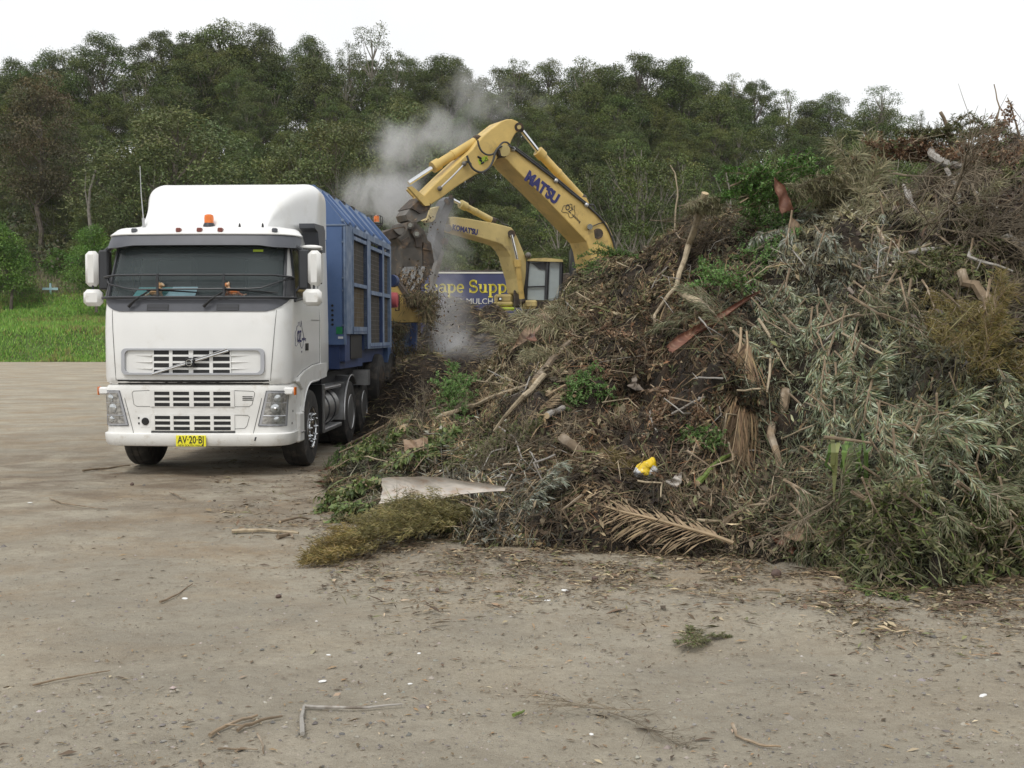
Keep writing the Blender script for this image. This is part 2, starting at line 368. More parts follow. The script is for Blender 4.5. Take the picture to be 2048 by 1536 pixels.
def ground_mat():
    m = bpy.data.materials.new('packed_gravel_yard'); m.use_nodes = True; n = m.node_tree; L = n.links; N = n.nodes
    b = N['Principled BSDF']; b.inputs['Roughness'].default_value = .9; b.inputs['Specular IOR Level'].default_value = .25
    g = N.new('ShaderNodeNewGeometry'); pos = g.outputs['Position']
    def ns(scale, detail=6, rough=.6, st=(1, 1, 1), dist=0.0, off=(0, 0, 0)):
        mp = N.new('ShaderNodeMapping'); mp.inputs['Scale'].default_value = st; mp.inputs['Location'].default_value = off; L.new(pos, mp.inputs['Vector'])
        t = N.new('ShaderNodeTexNoise'); t.inputs['Scale'].default_value = scale; t.inputs['Detail'].default_value = detail
        t.inputs['Roughness'].default_value = rough; t.inputs['Distortion'].default_value = dist
        L.new(mp.outputs['Vector'], t.inputs['Vector']); return t.outputs['Fac']
    def rg(v, a, c, lo=0., hi=1.):
        r = N.new('ShaderNodeMapRange'); r.inputs['From Min'].default_value = a; r.inputs['From Max'].default_value = c
        r.inputs['To Min'].default_value = lo; r.inputs['To Max'].default_value = hi; L.new(v, r.inputs['Value']); return r.outputs['Result']
    def mixc(f, a, c):
        k = N.new('ShaderNodeMixRGB'); L.new(f, k.inputs['Fac'])
        for s_, v in (('Color1', a), ('Color2', c)):
            if isinstance(v, tuple): k.inputs[s_].default_value = (*v, 1)
            else: L.new(v, k.inputs[s_])
        return k.outputs['Color']
    def mul(a, c):
        k = N.new('ShaderNodeMath'); k.operation = 'MULTIPLY'; L.new(a, k.inputs[0])
        if isinstance(c, float): k.inputs[1].default_value = c
        else: L.new(c, k.inputs[1])
        return k.outputs[0]
    col = mixc(rg(ns(.55, 7, .62, (1, 1.1, 1)), .38, .62), (.34, .305, .24), (.47, .42, .325))
    col = mixc(rg(ns(.33, 5, .6, (1, 1.3, 1), 0, (4, 9, 0)), .47, .63, 0, .55), col, (.30, .268, .212))
    # grey clay streaks and pale scraped bands running across the yard
    col = mixc(rg(ns(.8, 6, .65, (.75, 1.4, 1), .6, (1, 3, 0)), .54, .72, 0, .8), col, (.50, .445, .35))
    # rusty mulch dust, denser towards the heap
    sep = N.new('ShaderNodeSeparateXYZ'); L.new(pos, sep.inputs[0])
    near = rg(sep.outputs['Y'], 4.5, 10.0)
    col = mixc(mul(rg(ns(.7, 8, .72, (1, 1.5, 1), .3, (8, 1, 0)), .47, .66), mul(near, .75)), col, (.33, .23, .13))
    col = mixc(mul(rg(ns(1.1, 8, .72, (1, 1.4, 1), .4, (2, 7, 0)), .43, .60), mul(mul(rg(sep.outputs['Y'], 8.5, 13.5), rg(sep.outputs['Y'], 22, 15)), .85)), col, (.17, .125, .085))  # darker dust band, with contact shading round the truck painted into the colour
    # faint lugged tyre tracks crossing the foreground
    A_, B_ = G(560, 1500), G(1560, 1205); dv = (B_ - A_).normalized(); an_ = math.atan2(dv.y, dv.x)
    for (ax, wd_, am) in ((0, .30, .55), (.75, .24, .4)):
        mp = N.new('ShaderNodeMapping'); mp.vector_type = 'TEXTURE'; mp.inputs['Location'].default_value = (A_.x - dv.y * ax, A_.y + dv.x * ax, 0); mp.inputs['Rotation'].default_value = (0, 0, an_); L.new(pos, mp.inputs['Vector'])
        sp = N.new('ShaderNodeSeparateXYZ'); L.new(mp.outputs['Vector'], sp.inputs[0]); ab = N.new('ShaderNodeMath'); ab.operation = 'ABSOLUTE'; L.new(sp.outputs['Y'], ab.inputs[0])
        wv = N.new('ShaderNodeTexWave'); wv.inputs['Scale'].default_value = 2.6; wv.inputs['Distortion'].default_value = 3.5; wv.inputs['Detail'].default_value = 3; wv.inputs['Detail Scale'].default_value = 3; L.new(mp.outputs['Vector'], wv.inputs['Vector'])
        k_ = mul(mul(rg(ab.outputs[0], wd_, wd_ * .5), rg(wv.outputs['Fac'], .25, .8, .35, 1)), mul(rg(ns(.9, 5, .6, (1, 1, 1), 0, (2, 2, 0)), .38, .6), am)); col = mixc(k_, col, (.47, .42, .335))
    # grain
    col = mixc(rg(ns(55, 4, .7), .56, .68, 0, .35), col, (.19, .165, .135))
    col = mixc(rg(ns(70, 3, .7, (1, 1, 1), 0, (5, 5, 5)), .62, .70, 0, .6), col, (.54, .50, .43))
    col = mixc(rg(ns(14, 6, .75, (1, 1.5, 1)), .5, .72, 0, .35), col, (.21, .18, .145))
    col = mixc(rg(ns(5, 7, .75, (1, 1.3, 1), .4, (3, 3, 0)), .46, .62, 0, .35), col, (.23, .19, .14))
    col = mixc(rg(ns(170, 2, .7), .54, .66, 0, .45), col, (.15, .13, .105)); col = mixc(rg(ns(230, 2, .7, (1, 1, 1), 0, (9, 2, 0)), .60, .70, 0, .5), col, (.60, .56, .48))
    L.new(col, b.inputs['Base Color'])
    h1 = rg(ns(9, 8, .75), .3, .7); h2 = ns(60, 7, .8); ad = N.new('ShaderNodeMath'); ad.operation = 'MULTIPLY_ADD'
    L.new(h1, ad.inputs[0]); ad.inputs[1].default_value = 1.3; L.new(h2, ad.inputs[2])
    bp = N.new('ShaderNodeBump'); bp.inputs['Strength'].default_value = .75; bp.inputs['Distance'].default_value = .022
    L.new(ad.outputs[0], bp.inputs['Height']); L.new(bp.outputs['Normal'], b.inputs['Normal'])
    return m
def yard_z(x, y):
    a = .035 * fbm(x * .45, y * .9, 1) + .018 * fbm(x * 1.6, y * 3, 5)
    return a * sstep(60, 20, y) * (.35 if (abs(x + 4) < 1.6 and 13 < y < 22) else 1) - .012
ys = list(np.concatenate([np.arange(-6, 24, .16), np.arange(24, 78, 1.2)]))
xs = list(np.concatenate([np.arange(-60, -16, 2.0), np.arange(-16, 14, .16), np.arange(14, 61, 2.5)]))
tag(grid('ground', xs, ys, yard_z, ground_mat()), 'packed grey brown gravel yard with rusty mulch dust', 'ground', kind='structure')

M['hill'] = mat('forest_floor', (.05, .052, .025), .95, var=.4, vs=.8, bump=.6, bs=3, c2=(.075, .06, .035), c2s=.3)
M['bankm'] = mat('grassy_soil', (.06, .10, .018), .9, var=.35, vs=1.5, bump=.5, bs=6, c2=(.10, .09, .03), c2s=.5, c2lo=.5, c2hi=.7)
yb = list(np.arange(75, 102, .75)); xb = list(np.concatenate([np.arange(-75, -10, 1.0), np.arange(-10, 90, 5)]))
tag(grid('grass_bank', xb, yb, lambda x, y: terr(x, y) - (.05 if y < 75.6 else 0), M['bankm']), 'green grassy bank beyond the yard', 'bank', kind='structure')
yh = list(np.concatenate([np.arange(101.25, 180, 4), np.arange(182, 420, 30)])); xh = list(np.arange(-240, 260, 6))
tag(grid('hill', xh, yh, terr, M['hill']), 'wooded hill behind the yard', 'hill', kind='structure')
# land out to the horizon
me = bpy.data.meshes.new('land'); me.from_pydata([(-2500, -800, -.2), (2500, -800, -.2), (2500, 2500, -.2), (-2500, 2500, -.2)], [], [(0, 1, 2, 3)])
tag(link('land', me, M['hill']), 'dark flat land beyond', 'land', kind='structure')

# grass blades on the bank (uncountable)
def grass():
    n = 90000
    x = rng.uniform(-52, -22, n); y = rng.uniform(75.2, 101, n)
    z = np.array([terr(a, b) for a, b in zip(x, y)]) - .03
    p = np.stack([x, y, z], 1)
    d = np.stack([rng.normal(0, .35, n), rng.normal(0, .35, n) - .1, np.ones(n)], 1)
    nr = np.stack([rng.normal(0, .6, n), -np.ones(n), rng.normal(0, .3, n)], 1)
    clump = np.array([fbm(a * .35, b * .5, 9) for a, b in zip(x, y)]); big = np.array([fbm(a * .11, b * .2, 2) for a, b in zip(x, y)])
    ln = rng.uniform(.18, .42, n) * (1 + .7 * clump)
    V = leafquads(p, d, nr, ln, .05 + .03 * rng.random(n), .2)
    base = np.array([(.17, .35, .04), (.25, .42, .07), (.11, .24, .03), (.30, .31, .08), (.20, .17, .065)])
    wsel = np.where((big + clump * .4 > .08)[:, None], [.15, .2, .15, .3, .2], [.35, .3, .25, .09, .01])
    cum = wsel.cumsum(1); i = (rng.random((n, 1)) > cum).sum(1).clip(0, 4)
    t = base[i] * rng.uniform(.75, 1.25, (n, 1))
    o = rhombs('grass', V, t, M['leaf']); tag(o, 'long green grass covering the bank', 'grass', kind='stuff')
    # dry tall weeds at the top of the bank
    n = 9000; x = rng.uniform(-52, -20, n); y = rng.uniform(96, 104, n); z = np.array([terr(a, b) for a, b in zip(x, y)])
    p = np.stack([x, y, z], 1); d = np.stack([rng.normal(0, .3, n), rng.normal(0, .3, n), np.ones(n)], 1)
    V = leafquads(p, d, np.tile((0, -1., 0), (n, 1)), rng.uniform(.3, .9, n), .06, .1)
    o = rhombs('weeds', V, pal([(.16, .14, .07), (.11, .12, .05), (.22, .19, .11)], n), M['leaf']); tag(o, 'pale dry weeds along the foot of the forest', 'weeds', kind='stuff')
grass()

# ================================================================ TREES
def make_tree(name, h=18.0, nb=34, per=330, wide=3.6, base=.38, shape=1.0, ls=.215, seed=1, droop=.5, trunk_r=.22, m=None, bark=None, clr=1.35, bare=0):
    rr = random.Random(seed); g = np.random.default_rng(seed)
    root = empty(name)
    lines = []
    top = Vector((rr.uniform(-.8, .8), rr.uniform(-.8, .8), h * .93))
    tr = [Vector((0, 0, -1.5))]
    for i in range(1, 8):
        t = i / 7; tr.append(Vector((top.x * t + rr.uniform(-.25, .25), top.y * t + rr.uniform(-.25, .25), top.z * t)))
    lines.append((tr, [trunk_r * (1 - .85 * i / 7) + .03 for i in range(8)]))
    cs = []
    for i in range(nb):
        t = (i + rr.random()) / nb; z = h * (base + (1 - base) * t ** .9)
        env = math.sin(PI * min(1, .16 + .80 * t ** shape)) ** .75 * wide
        a = i * 2.4 + rr.uniform(-.6, .6); rad = env * rr.uniform(.35, 1.05)
        c = Vector((math.cos(a) * rad + top.x * z / h, math.sin(a) * rad + top.y * z / h, z + rr.uniform(-.5, .5)))
        cs.append((c, rr.uniform(.75, 1.25) * clr * (1.1 - .35 * t)))
        if i % 2 == 0 or bare:
            s = tr[min(6, max(1, int((z - rad * .8) / h * 7)))]
            mid = s.lerp(c, .55) + Vector((0, 0, -.3 * rad * .3))
            lines.append(([s, mid, c], [trunk_r * .38, trunk_r * .22, .02]))
    for _ in range(bare):
        a = rr.uniform(0, 6.28); s = tr[rr.randrange(2, 6)]; e = s + Vector((math.cos(a) * rr.uniform(1, 3), math.sin(a) * rr.uniform(1, 3), rr.uniform(1.5, 4)))
        lines.append(([s, s.lerp(e, .5) + Vector((rr.uniform(-.3, .3), 0, .2)), e], [.07, .05, .02]))
    tube_arr(lines, 6).build('trunk', bark or M['bark'], root, True)
    Vs = []; Ts = []
    for c, r in cs:
        n = int(per * (r / clr) ** 1.6)
        d = unit(g.normal(0, 1, (n, 3))); d[:, 2] = np.where(d[:, 2] < -.35, -d[:, 2], d[:, 2])
        rad = r * (.55 + .5 * g.random(n) ** .6)
        p = np.array(c) + g.normal(0, .16, (n, 3)) + d * rad[:, None] * np.array((1.05, 1.05, .95))
        dd = d * .6 + g.normal(0, .55, (n, 3)); dd[:, 2] -= droop
        V = leafquads(p, dd, unit(d + g.normal(0, .5, (n, 3)) + np.array((0, 0, .4))), ls * g.uniform(.7, 1.4, n), ls * .48, .1)
        Vs.append(V)
        k = g.uniform(.82, 1.2) * np.array([g.uniform(.9, 1.15), 1.0, g.uniform(.8, 1.2)])
        Ts.append(k[None] * g.uniform(.68, 1.38, (n, 1)) * (1 + g.normal(0, .05, (n, 3))))
    rhombs('crown', np.concatenate(Vs), np.concatenate(Ts), m or M['treeleaf'], root)
    return root

M['tl_dom'] = mat('yellow_green_wattle_foliage', (.125, .15, .05), .65, var=0, tint=True, transl=.2, objvar=.12, hue=.015)
M['tl_red'] = mat('reddish_gum_foliage', (.105, .092, .045), .65, var=0, tint=True, transl=.2, objvar=.1)
M['tl_bri'] = mat('bright_green_foliage', (.10, .20, .03), .55, var=0, tint=True, transl=.25, objvar=.1)
protos = [make_tree('gum_tree', h=18, nb=70 + k * 5 % 17, per=470, wide=4.0 + .4 * (k % 3), base=.20 + .09 * (k % 3), shape=(.8, 1.1, 1.5)[k % 3], seed=20 + k, clr=1.22 - .1 * (k % 3), bare=2 + (k % 4 == 3) * 4, bark=M['paleb'] if k % 3 == 1 else None) for k in range(8)]
sparse = [make_tree('gum_tree', h=18, nb=30, per=190, wide=3.2, base=.42, shape=1.2, seed=50 + k, clr=.85, bare=5, bark=M['paleb']) for k in range(3)]
dome = make_tree('wattle_tree', h=9, nb=60, per=330, wide=4.3, base=.12, shape=.75, seed=70, clr=1.1, m=M['tl_dom'], ls=.19, droop=.35)
redt = make_tree('gum_tree', h=16, nb=36, per=620, wide=3.9, base=.3, shape=1.0, seed=71, clr=1.4, m=M['tl_red'])
bush = make_tree('leafy_shrub', h=5, nb=26, per=520, wide=2.2, base=.06, shape=.7, seed=72, clr=.85, m=M['tl_bri'], ls=.18, trunk_r=.1, droop=.3)
used = set()
def put_tree(proto, px, ytop, Y, label, cat, group=None, sxy=1.0, hh=None, zoff=0.0):
    ph = {'gum_tree': 18, 'wattle_tree': 9, 'leafy_shrub': 5}[proto.name.split('.')[0]]
    if proto is redt: ph = 16
    top = P(px, ytop, Y); gz = terr(top.x, Y) + zoff; H = max(4.0, top.z - gz) if hh is None else hh
    o = proto if proto.name not in used else copy_tree(proto); used.add(proto.name) if o is proto else None
    s = H / ph; o.location = (top.x, Y, top.z - H); o.rotation_euler = (0, 0, rnd.uniform(0, 6.28))
    o.scale = (s * sxy if H < 12 else max(.75, s) * sxy, ) * 2 + (s,)
    tag(o, label, cat, group)
    return o
# individually recognisable trees
SPEC = [
 (sparse[0], 740, 58, 160, 'tall slender open-crowned gum standing highest above the skyline left of the steam', 1.0, 21),
 (sparse[1], 795, 112, 158, 'slender gum with sky showing through it just right of the tallest skyline gum', .8, 19),
 (sparse[2], 712, 95, 161, 'open gum close against the left side of the tallest skyline gum', .8, 19),
 (sparse[0], 628, 88, 162, 'pale wispy gum crown with see-through branches on the skyline above the truck roof', 1.15, 17),
 (protos[0], 455, 62, 163, 'large dense gum forming the highest rounded crown on the left skyline', 1.25, 21),
 (protos[1], 522, 72, 164, 'dense gum at the right shoulder of the highest left skyline crown', 1.0, 20),
 (protos[2], 375, 80, 163, 'broad gum on the skyline above the windscreen left of the highest crown', 1.1, 19),
 (protos[4], 215, 88, 163, 'wide flat-topped gum on the left part of the skyline', 1.25, 18),
 (sparse[1], 130, 106, 166, 'small thin gum poking above the skyline near the left edge', .9, 15),
 (sparse[2], 75, 128, 168, 'sparse little gum in the skyline dip near the left edge', .8, 14),
 (sparse[2], 1745, 180, 158, 'lone umbrella-shaped gum with open limbs on the descending right skyline', 1.35, 15),
 (sparse[0], 1838, 228, 162, 'small airy gum where the right skyline meets the debris pile', .9, 10),
 (sparse[1], 1165, 124, 162, 'spreading open gum on the skyline above the excavator boom', 1.2, 18),
 (protos[5], 1270, 120, 161, 'big rounded dark gum on the skyline right of the excavator elbow', 1.2, 19),
 (protos[6], 1350, 126, 161, 'second rounded gum beside the big dark one at the end of the level skyline', 1.1, 18),
 (protos[3], 890, 122, 161, 'bushy gum crown on the skyline behind the upper steam', 1.15, 18),
 (sparse[0], 1035, 124, 163, 'thin gum standing above the skyline over the excavator elbow', .9, 18),
 (sparse[1], 1470, 154, 165, 'thin-topped gum on the sloping skyline above the shrub on the pile', .9, 15),
 (redt, 70, 168, 112, 'reddish brown gum with a rounded crown at the left edge of the forest', 1.1, None),
 (dome, 350, 236, 104, 'domed yellow green wattle rising behind the truck roof', 1.35, 12.5),
 (dome, 655, 264, 103, 'domed light green wattle right of the truck roof fairing', 1.2, 11.5),
 (dome, 260, 345, 102, 'low pale wattle beside the truck aerial', .7, 9),
 (dome, 570, 330, 103, 'low olive wattle against the left flank of the light green dome', .8, 9),
 (dome, 1860, 300, 118, 'light olive tree low on the right of the forest beside the pile top', .9, 10),
 (dome, 800, 222, 125, 'rounded olive tree behind the bigger steam puff', 1.0, 13),
 (bush, 18, 468, 93, 'bright green rounded shrub at the left edge above the grass', 1.0, 5.2),
 (bush, 190, 474, 90, 'bright green shrub partly hidden behind the left truck mirror', 1.0, 4.6),
 (bush, 112, 512, 103, 'dull green low shrub behind the cross', 1.0, 4.0),
]
for pr, px, yt, Y, lab, sxy, H in SPEC:
    put_tree(pr, px, yt, Y, lab, 'shrub' if pr is bush else 'tree', None if pr is not bush else None, sxy, H)
rows = [(168, 6, 52, 'gum trees along the forest skyline', 'green gum packed into the forest skyline'),
        (158, 48, 66, 'gum trees in the upper forest', 'green gum in the band just below the forest skyline'),
        (148, 100, 80, 'gum trees in the upper middle forest', 'olive gum in the upper middle of the forest slope'),
        (138, 150, 86, 'gum trees in the middle forest', 'olive gum in the middle of the forest slope'),
        (128, 205, 92, 'gum trees in the lower middle forest', 'dull green gum in the lower middle of the forest slope'),
        (118, 262, 98, 'gum trees in the lower forest', 'dark gum low on the forest slope'),
        (109, 325, 108, 'gum trees at the front of the forest', 'dark gum near the front of the forest'),
        (103, 395, 112, 'small gums at the forest foot', 'small shaded gum at the foot of the forest')]
for k, (Y, dy, sp, grp, lab) in enumerate(rows):
    px = -260 + (k % 2) * sp / 2
    while px < 2320:
        x = px + rnd.uniform(-.3, .3) * sp; yt = skyl(x) + dy + rnd.uniform(-14, 22) + (0 if k < 5 else rnd.uniform(-20, 30))
        if k == 0: yt = skysm(x) + rnd.uniform(-6, 30)
        if yt < 560: 
            Yr = Y + rnd.uniform(-3.5, 3.5)
            pr = rnd.choice(protos if (k > 2 or rnd.random() < .62) else sparse)
            lean = 1.0 if k < 2 else 1.12
            put_tree(pr, x, yt, Yr, lab, 'tree', grp, lean * rnd.uniform(.9, 1.25), rnd.uniform(15, 19) if k < 2 else max(9.5, P(x, yt, Yr).z - terr(P(x, yt, Yr).x, Yr)))
        px += sp
# undergrowth between the trunks (uncountable)
def under():
    n = 3600; x = rng.uniform(-95, 105, n); y = rng.uniform(102, 172, n); k = np.abs(x) < y * .60; x, y = x[k], y[k]; n = len(x)
    c = np.stack([x, y, [terr(a, b) for a, b in zip(x, y)]], 1); m_ = 46; r_ = rng.uniform(.8, 2.0, n)
    p = (c[:, None] + unit(rng.normal(0, 1, (n, m_, 3))) * r_[:, None, None] * rng.uniform(.6, 1, (n, m_, 1)) * (1.2, 1.2, 1) + (0, 0, .9)).reshape(-1, 3)
    d = rng.normal(0, 1, p.shape) - (0, 0, .3)
    tt = np.repeat(pal([(.075, .10, .03), (.11, .13, .045), (.085, .075, .035), (.06, .08, .03)], n, None, .25), m_, 0) * rng.uniform(.7, 1.3, (len(p), 1))
    tag(rhombs('undergrowth', leafquads(p, d, rng.normal(0, 1, p.shape) + (0, -.4, .6), rng.uniform(.3, .6, len(p)), .22, .1), tt, M['leaf']), 'dense shady undergrowth between the trunks of the forest', 'undergrowth', kind='stuff')
under()
# slender poles: thin young gums whose pale stems show in the front of the forest
pole = [make_tree('slender_gum', h=12, nb=14, per=150, wide=1.7, base=.5, shape=1.0, seed=90 + k, clr=.7, ls=.2, trunk_r=.085, bark=M['paleb'], bare=5) for k in range(3)]
for k in range(27):
    px = rnd.uniform(1040, 1830) if k < 20 else rnd.uniform(60, 760); yt = rnd.uniform(285, 400); Y = rnd.uniform(96.5, 100.5) if px > 900 else rnd.uniform(100, 104)
    top = P(px, yt, Y); H = top.z - terr(top.x, Y); pr = pole[k % 3]; o = pr if k < 3 else copy_tree(pr); s = H / 12
    o.location = (top.x, Y, top.z - H); o.rotation_euler = (rnd.gauss(0, .04), rnd.gauss(0, .04), rnd.uniform(0, 6.28)); o.scale = (s, s, s)
    tag(o, 'slender pale-stemmed gum with a thin crown at the front of the forest', 'tree', 'slender gums at the front of the forest')
# bare pale trunks standing in the front of the forest
def dead_trunk(pts, r, label, forks):
    mb = MB(); mb.tube(pts, [r * (1 - .6 * i / (len(pts) - 1)) for i in range(len(pts))], 7)
    for f in forks: mb.tube(f, [r * .45 * (1 - .7 * i / (len(f) - 1)) for i in range(len(f))], 6)
    root = empty('dead_gum_tree', pts[0]); o = mb.build('trunk', M['deadb'], None, True)
    o.data.transform(Matrix.Translation(-Vector(pts[0]))); o.parent = root
    tag(root, label, 'tree')
Yd = 99; M['deadb'] = mat('weathered_gum_trunk', (.20, .18, .155), .85, var=.3, vs=4)
dead_trunk([P(1282, 520, Yd), P(1284, 430, Yd), P(1281, 360, Yd), P(1283, 300, Yd)], .11, 'pale leafless gum trunk standing right of the excavator cylinder',
           [[P(1282, 370, Yd), P(1300, 340, Yd), P(1318, 305, Yd)], [P(1283, 330, Yd), P(1268, 305, Yd), P(1262, 285, Yd)]])
dead_trunk([P(1458, 500, Yd), P(1462, 430, Yd), P(1460, 385, Yd), P(1452, 345, Yd)], .12, 'pale forked leafless gum trunk above the brown clump of the pile',
           [[P(1461, 390, Yd), P(1475, 365, Yd), P(1492, 345, Yd)], [P(1459, 415, Yd), P(1440, 380, Yd), P(1428, 350, Yd)]])
dead_trunk([P(186, 560, Yd), P(184, 480, Yd), P(177, 420, Yd), P(180, 380, Yd), P(192, 340, Yd)], .2, 'pinkish smooth gum trunk between the shrub and the truck aerial', 
           [[P(178, 425, Yd), P(170, 380, Yd), P(172, 345, Yd)]])
# ================================================================ TRUCK (local: +x picture right, +y towards its rear, origin under the bumper centre)
YAW = -math.atan(86 / 2250)
truck = empty('truck', (-4.17, 14.6, 0), YAW)
tag(truck, 'white cab-over truck parked facing the camera with dark windscreen and yellow number plate', 'truck')
CT = [(1.20, .05, 1.20), (1.23, .03, 1.235), (1.30, .02, 1.245), (1.9, .03, 1.25), (2.15, .055, 1.25), (2.34, .10, 1.245), (3.05, .34, 1.16), (3.17, .40, 1.14), (3.24, .44, 1.125), (3.28, .50, 1.10), (3.31, .60, 1.04)]
BT = [(.386, .10, 1.19), (.40, .03, 1.235), (.44, .005, 1.25), (.53, -.005, 1.262), (.553, .0, 1.262), (.566, .03, 1.235), (.60, .035, 1.23), (.9, .03, 1.232), (1.14, .02, 1.238), (1.18, .03, 1.225), (1.205, .07, 1.19), (1.21, .14, 1.14)]
def loft(T, u, z, off=0.0, r=.30, b=.05):
    zz = [t[0] for t in T]; yf = float(np.interp(z, zz, [t[1] for t in T])); hw = float(np.interp(z, zz, [t[2] for t in T]))
    a = hw - r; au = abs(u); sg = 1 if u >= 0 else -1
    if au <= a: x, y, n = au, yf + b * (au / a) ** 2, (0, -1)
    elif au <= a + r * PI / 2:
        th = (au - a) / r; x, y, n = a + r * math.sin(th), yf + b + r - r * math.cos(th), (math.sin(th), -math.cos(th))
    else: x, y, n = hw, yf + b + r + au - a - r * PI / 2, (1, 0)
    return Vector(((x + n[0] * off) * sg, y + n[1] * off, z))
def u_side(T, ly, z):  # u of a point on the flat side at local y
    zz = [t[0] for t in T]; yf = float(np.interp(z, zz, [t[1] for t in T])); hw = float(np.interp(z, zz, [t[2] for t in T]))
    return ly - (yf + .05 + .30) + (hw - .30) + .30 * PI / 2
def patch(name, T, fn, nu, nz, off, m, parent=truck, t=None, smooth=True, thick=True):
    """fn(s,t)->(u,z); raised shell on the loft surface"""
    if t is None: t = off + .004
    vs = []; fs = []
    for lay, o in ((0, off), (1, off - t)):
        for j in range(nz + 1):
            for i in range(nu + 1):
                u, z = fn(i / nu, j / nz); vs.append(loft(T, u, z, o))
    W = nu + 1; K = W * (nz + 1)
    for j in range(nz):
        for i in range(nu):
            a = j * W + i; fs.append((a, a + 1, a + 1 + W, a + W)); fs.append((K + a, K + a + W, K + a + W + 1, K + a + 1))
    rim = [i for i in range(W)] + [j * W + nu for j in range(1, nz + 1)] + [nz * W + i for i in range(nu - 1, -1, -1)] + [j * W for j in range(nz - 1, 0, -1)]
    for a, c in zip(rim, rim[1:] + rim[:1]): fs.append((a, c, c + K, a + K))
    return MB().add(vs, fs).build(name, m, parent, smooth)
def rect(u0, u1, z0, z1): return lambda s, t: (u0 + (u1 - u0) * s, z0 + (z1 - z0) * t)
def strip(T, pts, wd, off, mb=None, n=1):
    """thin raised line following (u,z) points"""
    mb = mb or MB()
    mb.tube([loft(T, u, z, off) for u, z in pts], wd, 5); return mb

# cab shell with the windscreen left open
us = sorted(set([round(v, 3) for v in np.linspace(-1.2, 1.2, 25)] + [s * round(v, 3) for v in np.linspace(1.2, 1.5, 5) for s in (1, -1)] + [s * v for v in (1.9, 2.3, 2.7, 3.1, 3.43) for s in (1, -1)]))
zs = [1.20, 1.215, 1.23, 1.30, 1.6, 1.9, 2.15, 2.34, 2.6, 2.85, 3.05, 3.17, 3.205, 3.24, 3.265, 3.28, 3.30, 3.31]
mb = MB(); vs = [loft(CT, u, z) for z in zs for u in us]; fs = []; W = len(us)
YR = 2.46
for k, v in enumerate(vs): v.y = min(v.y, YR)
for j in range(len(zs) - 1):
    for i in range(W - 1):
        if zs[j] >= 2.339 and zs[j + 1] <= 3.051 and us[i] >= -1.2005 and us[i + 1] <= 1.2005: continue
        fs.append((j * W + i, j * W + i + 1, (j + 1) * W + i + 1, (j + 1) * W + i))
    fs.append((j * W + W - 1, j * W, (j + 1) * W, (j + 1) * W + W - 1))
fs.append(tuple((len(zs) - 1) * W + i for i in range(W))); fs.append(tuple(range(W - 1, -1, -1)))
mb.add(vs, fs); cab = mb.build('cab', M['white'], truck, True)
# windscreen and what is behind it
mb = MB(); nu, nz_ = 24, 8
vs = [loft(CT, -1.2 + 2.4 * i / nu, 2.34 + .71 * j / nz_, -.012) for j in range(nz_ + 1) for i in range(nu + 1)]
fs = [(j * (nu + 1) + i, j * (nu + 1) + i + 1, (j + 1) * (nu + 1) + i + 1, (j + 1) * (nu + 1) + i) for j in range(nz_) for i in range(nu)]
ws = mb.add(vs, fs).build('windscreen', M['glass'], truck, True)
# dark frit border of the windscreen
fb = MB()
for sg in (-1, 1): fb.tube([loft(CT, sg * 1.195, 2.34 + .71 * k / 6, .002) for k in range(7)], .022, 6)
fb.tube([loft(CT, -1.2 + 2.4 * k / 16, 2.335, .004) for k in range(17)], .02, 6)
fb.build('windscreen_seal', M['dgrey'], ws, True)
mb = MB(); mb.box(-1.1, 1.1, .30, 1.0, 2.22, 2.30, .03); mb.box(-1.05, 1.05, 1.9, 1.95, 2.2, 3.1)
mb.box(-.9, -.35, 1.3, 1.45, 2.2, 2.95, .06); mb.box(.35, .9, 1.3, 1.45, 2.2, 2.95, .06)
mb.build('dashboard', M['dgrey'], truck)
# interior top visor, wavy lower edge
pts = [(-1.1, 3.06), (-1.07, 2.98), (-.95, 2.88), (-.7, 2.845), (-.45, 2.86), (-.2, 2.90), (.25, 2.90), (.5, 2.87), (.75, 2.835), (.95, 2.87), (1.07, 2.98), (1.1, 3.06)]
vis = MB().prism([Vector((loft(CT, x, z, -.06).x, loft(CT, x, z, -.06).y, z)) for x, z in pts], (0, .03, .0)); vis.build('interior_visor', M['black'], truck)
mb = MB(); mb.add([(-.84, .215, 2.345), (-.26, .205, 2.345), (-.26, .26, 2.475), (-.76, .27, 2.475)], [(0, 1, 2, 3)]); f1 = mb.build('folder', M['teal'], None)
mb = MB(); mb.add([(-.40, .195, 2.35), (.0, .195, 2.35), (.03, .25, 2.48), (-.30, .25, 2.48)], [(0, 1, 2, 3)]); f2 = mb.build('paper', M['ltblue'], None)
for o, lab, c in ((f1, 'teal folder propped on the truck dashboard behind the glass', 'folder'), (f2, 'pale blue printed papers beside the teal folder on the dashboard', 'papers')):
    o.matrix_world = Matrix.Translation(truck.location) @ Matrix.Rotation(YAW, 4, 'Z'); tag(o, lab, c)
